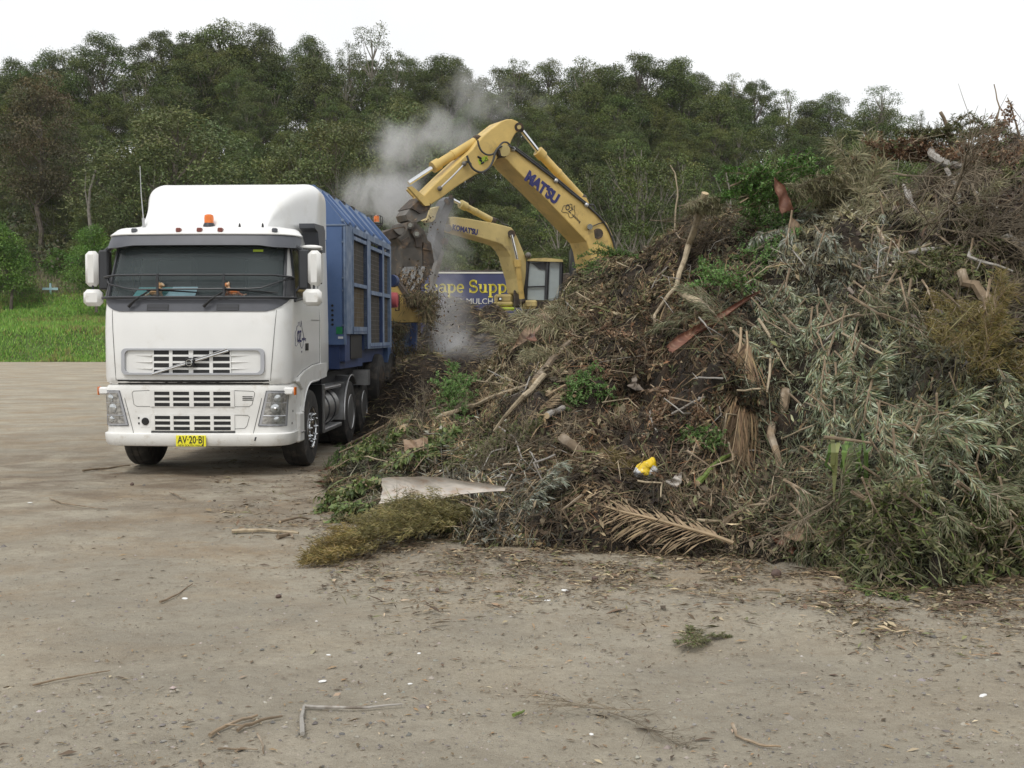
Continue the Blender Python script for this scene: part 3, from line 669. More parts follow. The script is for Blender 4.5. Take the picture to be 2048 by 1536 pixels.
def toy(name, x, y, m, s, lab):
    mb = MB(); mb.sphere((0, 0, .05), (.085, .05, .045)); mb.sphere((-.07 * s, 0, .10), (.035, .035, .05)); mb.sphere((-.085 * s, -.01, .155), (.038, .034, .034))
    mb.sphere((-.12 * s, -.02, .148), (.02, .018, .014)); mb.sphere((-.06 * s, -.02, .17), (.014, .012, .03)); mb.sphere((-.07 * s, .03, .165), (.014, .012, .03))
    mb.tube([(-.08 * s, -.02, .06), (-.10 * s, -.03, .0)], .014, 6); mb.tube([(-.06 * s, .03, .06), (-.09 * s, .03, .0)], .014, 6); mb.tube([(.07 * s, 0, .04), (.13 * s, 0, .02), (.17 * s, 0, .035)], [.018, .014, .008], 6)
    o = mb.build(name, m, None, True); o.matrix_world = Matrix.Translation(truck.location) @ Matrix.Rotation(YAW, 4, 'Z') @ Matrix.Translation((x, y, 2.345))
    tag(o, lab, 'toy')
toy('toy_dog', -.52, .185, M['toy2'], -1, 'small tan plush dog lying on the dashboard in front of the teal folder')
toy('toy_dog', .52, .185, M['toy'], 1, 'small orange plush dog on the dashboard right of the middle guard bar')
# grey cowl below the screen
def cowl(s, t):
    u = -1.33 + 2.66 * s; e = abs(u) / 1.33; lo = 2.155 + .19 * max(0, (e - .72) / .28) ** 1.6; return u, lo + (2.338 - lo) * t
cw = patch('cowl', CT, cowl, 30, 4, .012, M['grey'])
for x0 in (-.59, .33):
    mb = MB()
    patch('vent_grille', CT, rect(x0, x0 + .29, 2.165, 2.245), 4, 1, .016, M['black'], cw)
    for k in range(4): mb.add(*[(lambda z: ([loft(CT, x0 + .01, z, .019), loft(CT, x0 + .28, z, .019), loft(CT, x0 + .28, z + .007, .019), loft(CT, x0 + .01, z + .007, .019)], [(0, 1, 2, 3)]))(2.175 + .018 * k)][0])
    mb.build('vent_slat', M['grey'], cw)
# stone-guard bars in front of the glass
gb = MB()
gb.tube([loft(CT, u, 2.63 - .03 * max(0, abs(u) - 1.0) * 3, .10 if abs(u) < 1.25 else .02) for u in np.linspace(-1.36, 1.36, 24)], .014, 6)
gb.tube([loft(CT, u, 2.335, .06) for u in np.linspace(-1.36, 1.36, 24)], .02, 6)
for x in (-.44, .43): gb.box(x - .014, x + .014, loft(CT, x, 2.5).y - .13, loft(CT, x, 2.5).y - .11, 2.335, 2.64)
gb.tube([loft(CT, u, z, .07) for u, z in ((-1.3, 2.60), (-1.12, 2.52), (-.9, 2.46), (-.75, 2.44), (0, 2.445), (.75, 2.45), (.9, 2.46), (1.08, 2.54), (1.22, 2.60))], .012, 6)
gb.build('windscreen_guard', M['dgrey'], truck, True)
for sg in (1, -1): patch('guard_bracket', CT, (lambda sg: lambda s, t: ((1.20 + .15 * s) * sg, 2.36 + .25 * t))(sg), 3, 2, .03, M['dgrey'])
for x0 in (-.83, .17):
    mb = MB(); mb.tube([loft(CT, x0, 2.215, .05), loft(CT, x0 + .09, 2.30, .08), loft(CT, x0 + .27, 2.43, .05)], [.022, .016, .011], 6)
    mb.tube([loft(CT, x0 + .22, 2.44, .04), loft(CT, x0 + .55, 2.425, .03), loft(CT, x0 + .93, 2.40, .025)], [.014, .012, .008], 5)
    mb.build('wiper', M['black'], truck, True)
patch('sticker', CT, lambda s, t: (.74 + .13 * s, 2.945 + .03 * t), 2, 1, .006, M['lime'])
# outer sun visor and white header above it
def visor(s, t):
    u = -1.36 + 2.72 * s; e = abs(u) / 1.36; lo = 3.025 - .025 * sstep(.62, .72, e) + .07 * max(0, (e - .86) / .14) ** 2; return u, lo + (3.165 - lo) * t
patch('sun_visor', CT, visor, 36, 3, .14, M['grey'], t=.12)
mb = MB(); n = 30; vs = []; prof = [(3.168, .155, 0), (3.18, .165, 0), (3.262, .115, 0), (3.278, .095, 0), (3.283, .02, 0)]
for z, off, _ in prof: vs += [loft(CT, -1.33 + 2.66 * i / n, z, off) for i in range(n + 1)]
vs += [loft(CT, -1.33 + 2.66 * i / n, 3.168, .0) for i in range(n + 1)]
L_ = len(prof) + 1; fs = [(j * (n + 1) + i, j * (n + 1) + i + 1, ((j + 1) % L_) * (n + 1) + i + 1, ((j + 1) % L_) * (n + 1) + i) for j in range(L_) for i in range(n)]
fs += [tuple(j * (n + 1) for j in range(L_)), tuple(j * (n + 1) + n for j in range(L_))]
mb.add(vs, fs).build('roof_header', M['white'], truck, True)
for x, m in ((-.84, 'grey'), (-.235, 'redlens'), (.045, 'redlens'), (.32, 'redlens'), (.96, 'grey')):
    mb = MB(); p = loft(CT, x, 3.225, .15); mb.box(p.x - .034, p.x + .034, p.y - .022, p.y + .05, 3.20, 3.258, .012); mb.build('marker_light', M[m], truck)
# roof deflector
mb = MB(); ny, nx = 26, 34; vs = []
for j in range(ny + 1):
    ly = .62 + 2.02 * j / ny; t = j / ny
    top = 3.295 + .775 * (1 - (1 - min(1, t / .86)) ** 2.1) ** .95 - (.03 * sstep(.85, 1, t)); hw = .86 + .385 * sstep(0, .8, t)
    for i in range(nx + 1):
        a = PI * i / nx; c = math.cos(a); s_ = math.sin(a); ex = .16 + .12 * (1 - t)
        x = -math.copysign(abs(c) ** ex, c) * hw if abs(c) > 1e-9 else 0; z = 3.288 + (top - 3.288) * s_ ** (.22)
        z += .035 * math.exp(-((abs(x) / hw - .86) / .09) ** 2) * sstep(.5, 1, t)
        vs.append((x, ly, z))
fs = [(j * (nx + 1) + i, j * (nx + 1) + i + 1, (j + 1) * (nx + 1) + i + 1, (j + 1) * (nx + 1) + i) for j in range(ny) for i in range(nx)]
fs.append(tuple(ny * (nx + 1) + i for i in range(nx + 1)))
mb.add(vs, fs).build('roof_deflector', M['white'], truck, True)
# side extenders behind the cab
for sg in (1, -1):
    mb = MB(); prof = [(2.10, 1.262, 3.29), (2.34, 1.275, 3.29), (2.74, 1.245, 3.29)]
    vs = []
    for y, x, _ in prof:
        for z in (1.25, 1.32, 2.0, 2.8, 3.285): vs.append((sg * (x - (.03 if z < 1.3 else 0) - max(0, z - 2.34) * .03), y, z))
    vs2 = [(v[0] - sg * .03, v[1], v[2]) for v in vs]; K = len(vs); fs = []
    for a in range(2):
        for c in range(4): q = (a * 5 + c, (a + 1) * 5 + c, (a + 1) * 5 + c + 1, a * 5 + c + 1); fs += [q, tuple(i + K for i in q[::-1])]
    rim = [0, 1, 2, 3, 4, 9, 14, 13, 12, 11, 10, 5]
    for a, c in zip(rim, rim[1:] + rim[:1]): fs.append((a, c, c + K, a + K))
    mb.add(vs + vs2, fs).build('side_deflector', M['white'], truck, True)
# intake and beacon and aerial
mb = MB(); mb.prism([(1.13, 1.32, 3.36), (1.13, 1.95, 3.38), (1.13, 2.05, 3.32), (1.13, 2.05, 3.0), (1.13, 1.82, 2.99), (1.13, 1.62, 3.08), (1.13, 1.55, 3.26), (1.13, 1.34, 3.30)], (.22, 0, 0)); ai = mb.build('air_intake', M['grey'], truck); ai.location.z = .05
mb = MB(); mb.lathe([(0, 3.35), (.062, 3.35), (.064, 3.42), (.058, 3.455), (.03, 3.47), (0, 3.472)], o=(.07, .62, 0), n=20); bc = mb.build('beacon', M['orange'], truck, True)
MB().lathe([(.085, 3.28), (.08, 3.31), (.064, 3.35), (.04, 3.352)], o=(.07, .62, 0), n=20).build('beacon_base', M['dgrey'], bc, True)
mb = MB(); mb.tube([(-.82, .62, 3.28), (-.825, .62, 3.42)], .02, 8); mb.tube([(-.825, .62, 3.42), (-.85, .62, 3.75), (-.86, .62, 4.12)], [.008, .006, .005], 6); mb.build('aerial', M['alu'], truck)
for x in (.52, .83): MB().lathe([(.018, 3.28), (.012, 3.32), (.002, 3.34)], o=(x, .5, 0), n=8).build('washer_stud', M['black'], truck)
# mirrors
for sg in (1, -1):
    mb = MB(); mb.box(1.42, 1.60, .50, .64, 2.50, 2.975, .05); mr = empty('mirror'); mr.parent = truck
    mb.build('mirror_housing', M['white_low'], mr, True)
    MB().box(1.29, 1.425, .55, .70, 2.46, 2.99, .02).build('mirror_bracket', M['dgrey'], mr)
    MB().box(1.43, 1.59, .642, .652, 2.53, 2.95).build('mirror_glass', M['sideglass'], mr)
    MB().box(1.36, 1.615, .46, .60, 2.235, 2.46, .05).build('wide_angle_housing', M['white_low'], mr, True)
    for q, r_ in (([(1.12, .45, 3.06), (1.2, .52, 3.05), (1.345, .62, 2.97)], .035), ([(1.34, .62, 2.55), (1.24, .55, 2.42), (1.16, .42, 2.36)], .02), ([(1.5, .55, 2.52), (1.5, .55, 2.44)], .016)):
        MB().tube(q, r_, 8).build('mirror_arm', M['dgrey'], mr, True)
    mr.scale = (sg, 1, 1)
mb = MB(); mb.box(1.19, 1.55, .78, .90, 3.0, 3.03, .01); mb.sphere((1.42, .75, 3.03), (.16, .06, .035)); mb.build('kerb_mirror', M['white_low'], truck, True)
# grilles
def grille(name, x0, x1, z0, z1, cols, rowsz, T, parent, mw, base=.004, bar=.013):
    """raised white grid over a dark recess; cols / rowsz: openings"""
    MBk = patch(name + '_recess', T, rect(x0, x1, z0, z1), 10, 2, base, M['black'], parent)
    mb = MB(); xe = [x0] + [c for p in cols for c in p] + [x1]; ze = [z0] + [c for p in sorted(rowsz) for c in p] + [z1]
    def bx(a, b2, c, d, dp):
        n = max(1, int((b2 - a) / .1)); 
        for k in range(n):
            a0 = a + (b2 - a) * k / n; a1 = a + (b2 - a) * (k + 1) / n
            q = [loft(T, u, z, o) for o in (dp, base) for u, z in ((a0, c), (a1, c), (a1, d), (a0, d))]
            mb.add(q, [(0, 1, 2, 3), (4, 7, 6, 5), (0, 4, 5, 1), (3, 2, 6, 7)] + ([(0, 3, 7, 4)] if k == 0 else []) + ([(1, 5, 6, 2)] if k == n - 1 else []))
    for k in range(0, len(xe), 2): bx(xe[k], xe[k + 1], z0, z1, bar)
    for p, q in zip(xe[1:-1:2], xe[2::2]):
        for k in range(0, len(ze), 2): bx(p, q, ze[k], ze[k + 1], bar - .004)
    return mb.build(name, mw, parent)
OC = [(-.495, -.29), (-.245, -.03), (.028, .24), (.285, .505)]
sv = empty('grille'); sv.parent = truck
def ring_pts(x0, x1, z0, z1, r, n=5):
    pts = []
    for cx, cz, a0 in ((x1 - r, z1 - r, 0), (x0 + r, z1 - r, 90), (x0 + r, z0 + r, 180), (x1 - r, z0 + r, 270)):
        for k in range(n + 1): a = R(a0 + 90 * k / n); pts.append((cx + r * math.cos(a), cz + r * math.sin(a)))
    return pts
def hoop(T, ptso, w, dp, name, m, parent, taper=None):
    """flat raised ring band"""
    cx = sum(p[0] for p in ptso) / len(ptso); cz = sum(p[1] for p in ptso) / len(ptso); vs = []; fs = []; n = len(ptso)
    for (u, z) in ptso:
        du, dz = u - cx, z - cz; wi = w
        u2 = u - math.copysign(min(wi * (1.9 if abs(du) > .8 * max(abs(p[0] - cx) for p in ptso) else 1), abs(du)), du); z2 = z - math.copysign(min(wi, abs(dz)), dz)
        vs += [loft(T, u, z, .002), loft(T, u, z, dp), loft(T, u2, z2, dp), loft(T, u2, z2, .002)]
    for k in range(n):
        a, b2 = k * 4, ((k + 1) % n) * 4
        for j in range(3): fs.append((a + j, a + j + 1, b2 + j + 1, b2 + j))
    return MB().add(vs, fs).build(name, m, parent, True)
fp = ring_pts(-.93, .95, 1.30, 1.672, .06)
fp = [(u, z + .035 * (1 - (u / .95) ** 2) * (1 if z < 1.45 else 0) * -1 + .035 * (z < 1.45)) for u, z in fp]
dense = []
for a, b2 in zip(fp, fp[1:] + fp[:1]):
    k = max(1, int(abs(a[0] - b2[0]) / .12))
    for i in range(k): dense.append((a[0] + (b2[0] - a[0]) * i / k, a[1] + (b2[1] - a[1]) * i / k))
hoop(CT, dense, .024, .035, 'grille_frame', M['silver'], sv)
RZ = [(1.592, 1.648), (1.508, 1.565), (1.424, 1.481), (1.338, 1.396)]
grille('grille_bars', -.51, .52, 1.328, 1.652, OC, RZ, CT, sv, M['white'])
mb = MB()
for sg in (-1, 1):
    for z in (1.58, 1.495, 1.41): mb.add([loft(CT, sg * .52, z - .011, .004), loft(CT, sg * .52, z + .011, .004), loft(CT, sg * .52, z, .022), loft(CT, sg * .76, z, .002)], [(0, 2, 3), (2, 1, 3), (0, 1, 2)])
mb.build('grille_fins', M['white_low'], sv)
a, b2 = loft(CT, -.50, 1.34, .05), loft(CT, .50, 1.645, .05); mb = MB(); mb.tube([a, b2], .014, 8); mb.tube([a + Vector((.03, -.004, .022)), b2 + Vector((-.02, -.004, .022))], .007, 6); mb.build('diagonal_bar', M['chrome'], sv, True)
mb = MB(); mb.box(-.06, .06, loft(CT, 0, 1.49).y - .075, loft(CT, 0, 1.49).y - .04, 1.432, 1.552, .012); em = mb.build('badge', M['black'], sv)
yb_ = loft(CT, 0, 1.49).y - .08
mb = MB(); mb.tube([(-.004 + .038 * math.cos(2 * PI * k / 20), yb_, 1.488 + .038 * math.sin(2 * PI * k / 20)) for k in range(21)], .007, 6, False); mb.box(-.045, .037, yb_ - .008, yb_, 1.478, 1.498)
mb.tube([(.022, yb_, 1.515), (.046, yb_, 1.539)], .007, 6); mb.box(.026, .05, yb_ - .005, yb_ + .002, 1.533, 1.543); mb.box(.041, .051, yb_ - .005, yb_ + .002, 1.518, 1.543)
mb.build('badge_ring', M['chrome'], em)
MB().box(-.028, .022, yb_ - .0095, yb_ - .0082, 1.484, 1.492).build('badge_lettering', M['ink'], em)
patch('panel_gap', CT, rect(-1.0, 1.0, 1.202, 1.262), 12, 1, .008, M['black'])
sm = MB(); 
for sg, ub, ut in ((1, 1.02, 1.10), (-1, 1.02, 1.08)): sm.tube([loft(CT, sg * (ub + (ut - ub) * k / 8), 1.25 + .92 * k / 8, .0) for k in range(9)], .004, 4)
for y0, z0, z1 in ((1.30, 1.45, 2.3), ): pass
dsk = [(u_side(CT, .62, 1.28), 1.28), (u_side(CT, 1.0, 1.36), 1.36), (u_side(CT, 1.55, 1.42), 1.42), (u_side(CT, 2.08, 1.44), 1.44)]
sm.tube([loft(CT, u, z, .001) for u, z in dsk], .005, 4)
sm.tube([loft(CT, u_side(CT, 2.08, z), z, .001) for z in (1.44, 1.8, 2.1, 2.4, 2.7, 3.0)], .004, 4)
sm.tube([loft(CT, u_side(CT, y, 2.06), 2.06, .001) for y in (1.5, 2.05)], .005, 4)
sm.tube([loft(CT, u_side(CT, y, 3.0), 3.0, .001) for y in (1.7, 2.05)], .008, 4)
sm.build('body_seams', M['seam'], cab)
# side window
def sw(sg): return lambda s, t: (sg * u_side(CT, .49 + .14 * t + (.98 - .10 * t) * s, 2.30 + .72 * t), 2.30 + .10 * (1 - t) * s + .72 * t)
for sg in (1, -1):
    patch('side_window', CT, sw(sg), 6, 6, .012, M['sideglass'])
    mb = MB(); ed = [(0, 0), (.5, 0), (1, 0), (1, .5), (1, 1), (.5, 1), (0, 1), (0, .5), (0, 0)]
    mb.tube([loft(CT, *sw(sg)(s, t), .012) for s, t in ed], .018, 5); mb.build('window_frame', M['dgrey'], truck, True)
patch('door_handle', CT, lambda s, t: (u_side(CT, 1.13 + .16 * s, 1.7), 1.63 + .10 * t), 1, 1, .012, M['black'])
patch('door_handle', CT, lambda s, t: (-u_side(CT, 1.13 + .16 * s, 1.7), 1.63 + .10 * t), 1, 1, .012, M['black'])
# map outline decal with OZ lettering on the door
AUS = [(0, .50), (.02, .62), (.16, .72), (.20, .84), (.34, .88), (.36, .99), (.50, 1.0), (.50, .90), (.60, .82), (.68, 1.05), (.78, .78), (.95, .55), (1.0, .38), (.90, .14), (.78, .05), (.66, .12), (.60, .22), (.50, .28), (.34, .24), (.16, .14), (.04, .16), (.05, .34), (0, .50)]
def decal_loft(parent, ly0, ly1, z0, z1):
    f = lambda s, t: loft(CT, u_side(CT, ly0 + (ly1 - ly0) * s, 1.8), z0 + (z1 - z0) * t, .003)
    mb = MB(); mb.tube([f(s, t * .86 + .10) for s, t in AUS], .0045, 4); mb.tube([f(.72, .04), f(.80, .07), f(.77, .0)], .004, 4); mb.build('map_decal', M['greyink'], parent)
    Mx = fr(f(.46, .50) + Vector((.003, 0, 0)), (0, 1, 0), (0, 0, 1)); place_text('decal_lettering', 'OZ', (z1 - z0) * .50, Mx, M['bluink'], parent, bold=.004, sx=.80, extrude=.0008)
    Mx = fr(f(1.0, .44) + Vector((.003, 0, 0)), (0, 1, 0), (0, 0, 1)); place_text('decal_small_lettering', 'mulching', .07, Mx, M['bluink'], parent, extrude=.0008)
decal_loft(cab, .50, 1.02, 1.60, 2.04)
# bumper
mb = MB(); UB = sorted(set([round(v, 3) for v in np.linspace(-.9, .9, 13)] + [s * round(v, 3) for v in np.linspace(.93, 1.42, 8) for s in (1, -1)] + [s * 1.93 for s in (1, -1)]))
ZB = [.386, .392, .40, .44, .53, .553, .566, .60, .75, .9, 1.05, 1.14, 1.18, 1.205, 1.21]; W = len(UB)
vs = [loft(BT, u, z) for z in ZB for u in UB]
for v in vs: v.y = min(v.y, .88)
fs = [(j * W + i, j * W + i + 1, (j + 1) * W + i + 1, (j + 1) * W + i) for j in range(len(ZB) - 1) for i in range(W - 1)]
fs += [tuple(i for i in range(W)), tuple((len(ZB) - 1) * W + i for i in range(W))]
bp = mb.add(vs, fs).build('bumper', M['white_low'], truck, True)
grille('air_intake_grille', -.55, .555, .912, 1.128, OC, [(1.064, 1.110), (.990, 1.036), (.918, .963)], BT, bp, M['white_low'])
grille('lower_grille', -.55, .555, .602, .812, OC, [(.748, .793), (.676, .722), (.606, .650)], BT, bp, M['white_low'])
patch('grille_slot', BT, rect(-.55, .56, .572, .592), 10, 1, .004, M['black'], bp)
def hex_(x0, x1, z0, z1, sl): return [(x0, z0), (x1 - sl, z0), (x1, z1 - .03), (x1 - .03, z1), (x0, z1)]
sb = MB()
for poly in ([(.56, .915), (.74, .915), (.78, .94), (.82, 1.09), (.80, 1.115), (.56, 1.125)], [(-.56, .915), (-.74, .915), (-.78, .94), (-.80, 1.09), (-.78, 1.115), (-.56, 1.125)], [(.56, .625), (.68, .63), (.71, .66), (.745, .78), (.72, .80), (.56, .805)]):
    sb.tube([loft(BT, u, z, .001) for u, z in poly], .0035, 4)
for sg in (1, -1): sb.tube([loft(BT, sg * u, z, .001) for u, z in ((.93, 1.19), (.90, 1.0), (.85, .8), (.80, .6), (.765, .42))], .0045, 4)
sb.build('bumper_seams', M['seam'], bp)
for k in range(3): patch('vent_slot', BT, rect(.66, .79, .995 + .022 * k, 1.006 + .022 * k), 2, 1, .003, M['black'], bp)
patch('tow_recess', BT, lambda s, t: (-.73 + .03 * (1 - t) + (.165 - .03 * (1 - t)) * s, .64 + .165 * t), 3, 3, .003, M['white'], bp)
mb = MB(); c = loft(BT, -.625, .72, .004); mb.lathe([(0, 0), (.048, 0), (.05, -.01), (.043, -.014)], 'Y', c, 14); mb.build('tow_eye', M['black'], bp)
for z in (.68, .75): patch('bolt_mark', BT, rect(-.725, -.705, z, z + .025), 1, 1, .006, M['black'], bp)
for u, z in ((1.43, .82), (1.38, .66)): patch('bumper_bolt', BT, rect(u, u + .025, z, z + .03), 1, 1, .004, M['black'], bp)
# lower corner lip chip
patch('chipped_paint', BT, lambda s, t: (.81 + .02 * s + .015 * t, .47 + .05 * t), 1, 2, .003, M['dgrey'], bp)
# number plate
np_ = MB().box(-.197, .197, -.035, -.02, .398, .545, .004).build('number_plate', M['plate'], truck)
place_text('plate_lettering', 'AV\u00b720\u00b7BJ', .138, fr((0, -.0362, .482), (1, 0, 0), (0, 0, 1)), M['ink'], np_, bold=.002, sx=.70, spacing=1.0, extrude=.001)
place_text('plate_small_lettering', 'NEW SOUTH WALES', .037, fr((0, -.0362, .412), (1, 0, 0), (0, 0, 1)), M['ink'], np_, extrude=.001)
# headlights
for sg in (1, -1):
    hl = (lambda sg: lambda s, t: (sg * ((.86 + .11 * t) + (1.24 + .04 * t - .86 - .11 * t) * s), .665 + .455 * t - .01 * s))(sg)
    h = patch('headlight', BT, hl, 8, 6, .010, M['silver'])
    g2 = (lambda f: lambda s, t: f(.10 + .80 * s, .06 + .88 * t))(hl)
    patch('lamp_housing', BT, g2, 8, 6, .014, M['lensdark'], h)
    for (s, t, rr_, mm) in ((.5, .83, .05, 'lens'), (.45, .50, .062, 'lens'), (.6, .14, .042, 'lens')):
        u, z = g2(s, t); u1, _ = g2(s + .02, t); p = loft(BT, u, z, .012); q = loft(BT, u, z, .05); ax = (q - p).normalized()
        mb = MB(); mb.tube([p, p + ax * .012, p + ax * .018], [rr_, rr_ * .92, rr_ * .35], 18); mb.build('lamp', M[mm], h, True)
    if sg == 1:
        u, z = g2(.45, .5); MB().sphere(loft(BT, u, z, .03), .026).build('bulb', M['chrome'], h, True)
    # divider strips
    dv = MB(); dv.tube([loft(BT, *g2(s, .26), .018) for s in (0, .33, .66, 1)], .007, 5); dv.tube([loft(BT, *g2(s, .68), .018) for s in (0, .5, 1)], .004, 5); dv.build('lamp_divider', M['silver'], h)
    tr = MB(); tr.tube([loft(BT, *hl(s, t), .008) for s, t in [(0, 0), (.25, 0), (.5, 0), (.75, 0), (1, 0), (1, .5), (1, 1), (.75, 1), (.5, 1), (.25, 1), (0, 1), (0, .5), (0, 0)]], .006, 5); tr.build('headlight_trim', M['grey'], h)
    mb = MB(); mb.box(1.16, 1.30, .18, .30, 1.06, 1.16, .02); bl = mb.build('indicator_box', M['white'], truck, True)
    ol = MB().box(1.302, 1.316, .19, .29, 1.055, 1.165, .006).build('indicator_lens', M['orange'], bl)
    if sg < 0: bl.scale = (-1, 1, 1)
# wheel-arch fender on both sides
for sg in (1, -1):
    arc = [(1.41 + .62 * math.cos(R(a)) * (1 if a > 90 else 1.0), .54 + .64 * math.sin(R(a))) for a in (156, 145, 130, 115, 100, 90)]
    poly = [(.885, .80)] + arc + [(1.9, 1.19), (2.46, 1.22), (2.46, 1.43), (1.6, 1.41), (1.0, 1.35), (.7, 1.28), (.62, 1.22), (.885, 1.10)]
    mb = MB(); mb.prism([(sg * 1.275, y, z) for y, z in poly], (-sg * .10, 0, 0)); mb.build('front_fender', M['white_low'], truck)
    mb = MB(); mb.tube([(sg * 1.27, y, z) for y, z in [(.885, .80)] + arc + [(1.9, 1.19)]], .016, 6); mb.build('arch_lip', M['white'], truck, True)
    MB().box(min(sg * 1.22, sg * 1.285), max(sg * 1.22, sg * 1.285), .60, .885, .395, .80, .02).build('step_panel', M['white_low'], truck)
    MB().box(min(sg * 1.28, sg * 1.30), max(sg * 1.28, sg * 1.30), .66, .86, .52, .545, .006).build('foot_step', M['alu'], truck)
# dark inner wheel wells, chassis, engine
mb = MB(); mb.box(-.75, .75, .5, 2.4, .55, 1.22); mb.box(-.45, .45, .9, 8.0, .62, .95); mb.box(-1.15, 1.15, .88, 2.44, 1.19, 1.24); mb.box(-1.1, 1.1, 1.36, 1.46, .48, .60)
mb.build('chassis', M['black'], truck)
# wheels
def wheel_front(sg, y, name='front_wheel'):
    w_ = MB().lathe([(.27, .0), (.30, -.005), (.43, -.012), (.515, .0), (.535, .03), (.54, .07), (.54, .10), (.533, .103), (.533, .113), (.54, .116), (.54, .185), (.533, .188), (.533, .198), (.54, .20), (.54, .24), (.53, .29), (.50, .32), (.40, .325), (.27, .31)], 'X', (0, 0, 0), 44).build('wheel', M['tyre'], truck, True)
    w_.location = (1.262 * sg, y, .535); w_.scale = (-sg, 1, 1)
    MB().lathe([(.300, .0), (.298, -.02), (.28, -.012), (.265, .03), (.24, .06), (.14, .045), (.13, -.01), (.10, -.03), (0, -.035)], 'X', (0, 0, 0), 40).build('rim', M['chrome'], w_, True)
    for k in range(10): a = 2 * PI * k / 10; MB().tube([(.045, .19 * math.cos(a), .19 * math.sin(a)), (-.045, .19 * math.cos(a), .19 * math.sin(a)), (-.06, .19 * math.cos(a), .19 * math.sin(a))], [.022, .02, .006], 8).build('wheel_nut', M['chrome'], w_, True)
    return w_
for sg in (1, -1): wheel_front(sg, 1.41)
def wheel_rear(parent, x, y, z, sg, m_rim, r=.535):
    k = r / .535
    w_ = MB().lathe([(.28, .62), (.5, .60), (.535, .57), (.535, .35), (.50, .325), (.50, .30), (.535, .27), (.54, .05), (.525, .015), (.44, -.01), (.30, .0), (.285, .0)], 'X', (0, 0, 0), 40).build('wheel', M['tyre'], parent, True)
    w_.location = (x, y, z); w_.scale = (-sg, k, k)
    MB().lathe([(.30, -.004), (.292, -.012), (.275, .02), (.26, .16), (.15, .19), (.14, .10), (.12, .06), (0, .05)], 'X', (0, 0, 0), 36).build('rim', m_rim, w_, True)
    return w_
for y in (4.62, 5.97):
    for sg in (1, -1): wheel_rear(truck, 1.24 * sg, y, .535, sg, M['alu'])
# fuel tank, step, silver mudguards
mb = MB(); mb.lathe([(0, 2.55), (.26, 2.55), (.30, 2.59), (.30, 3.70), (.26, 3.74), (0, 3.74)], 'Y', (.93, 0, .70), 28); tk = mb.build('fuel_tank', M['alu'], truck, True)
for y in (2.85, 3.35): MB().lathe([(.302, y - .035), (.312, y - .03), (.312, y + .03), (.302, y + .035)], 'Y', (.93, 0, .70), 28).build('tank_strap', M['dgrey'], tk)
mb = MB(); mb.lathe([(0, 2.6), (.26, 2.6), (.30, 2.64), (.30, 3.7), (.26, 3.74), (0, 3.74)], 'Y', (-.93, 0, .70), 24); mb.build('fuel_tank', M['alu'], truck, True)
mb = MB(); mb.box(.95, 1.235, 2.5, 3.85, .36, .42, .01); mb.box(.9, 1.24, 2.46, 3.8, 1.0, 1.045, .01); mb.box(1.20, 1.24, 2.46, 2.50, .36, 1.1, .01); mb.build('side_step', M['alu'], truck)
MB().box(.95, 1.21, 2.40, 2.45, .35, 1.1, .01).build('mud_flap', M['black'], truck)
def guard(y0, a0, a1, x0, x1, r=.63):
    mb = MB(); n = 18; vs = []; fs = []
    for k in range(n + 1):
        a = R(a0 + (a1 - a0) * k / n)
        for rr_, xx in ((r, x0), (r, x1), (r - .015, x1), (r - .015, x0)): vs.append((xx, y0 + rr_ * math.cos(a), .535 + rr_ * math.sin(a)))
    for k in range(n):
        for j in range(4): fs.append((k * 4 + j, k * 4 + (j + 1) % 4, (k + 1) * 4 + (j + 1) % 4, (k + 1) * 4 + j))
    mb.add(vs, fs); mb.tube([(x1, y0 + r * math.cos(R(a0 + (a1 - a0) * k / n)), .535 + r * math.sin(R(a0 + (a1 - a0) * k / n))) for k in range(n + 1)], .018, 6)
    for aa in (75, 100, 125): a = R(aa); mb.box(x0, x1, y0 + r * math.cos(a) - .012, y0 + r * math.cos(a) + .012, .535 + r * math.sin(a), .535 + r * math.sin(a) + .012)
    return mb.build('mudguard', M['bsteel' if False else 'alu'], truck, True)
for sg in (1, -1):
    x0, x1 = sorted((.60 * sg, 1.25 * sg)); x0, x1 = (x0, x1) if sg > 0 else (x1, x0)
    guard(4.62, 48, 188, x0, x1); guard(5.97, 8, 132, x0, x1)
MB().box(.62, 1.22, 2.46, 4.1, 1.045, 1.06).build('deck_plate', M['alu'], truck)

# ================================================================ MULCHING MACHINE behind the truck
gy = -math.atan(126 / 2250); g0 = P(692, 668, 17.9)
gr = empty('mulching_machine', (g0.x, g0.y, 0), gy)
tag(gr, 'blue mulching machine trailer with mesh side screens and yellow hopper behind the truck', 'mulching machine')
mb = MB(); mb.prism([(0, 0, 1.69), (0, 0, 3.60), (-.49, 0, 4.22), (-2.05, 0, 4.22), (-2.52, 0, 3.60), (-2.52, 0, 1.69)], (0, .06, 0)); fpn = mb.build('front_panel', M['blue'], gr)
mb = MB(); mb.box(-2.52, .006, -.012, -.002, 3.575, 3.60)
for z in (3.32, 2.75, 2.55, 2.0): mb.tube([(-.045, -.002, z), (-.045, -.02, z)], .016, 8)
mb.tube([(-.04, -.0, 3.66), (-.04, -.03, 3.66)], .025, 8); mb.build('panel_seam', M['lblue'], fpn)
mb = MB()
for k in range(5): mb.tube([(-.215, 0, 2.31 - .075 * k), (-.215, -.012, 2.31 - .075 * k)], .02, 12)
mb.build('vent_hole', M['black'], fpn)
MB().box(-.155, -.055, -.014, -.002, 1.86, 1.975).build('green_sticker', M['green_st'], fpn); MB().box(-.125, -.045, -.014, -.002, 1.785, 1.82).build('reflector', M['whitescrap'], fpn)
MB().box(-.03, .0, -.014, -.001, 1.69, 3.56).build('corner_strip', M['lblue'], fpn)
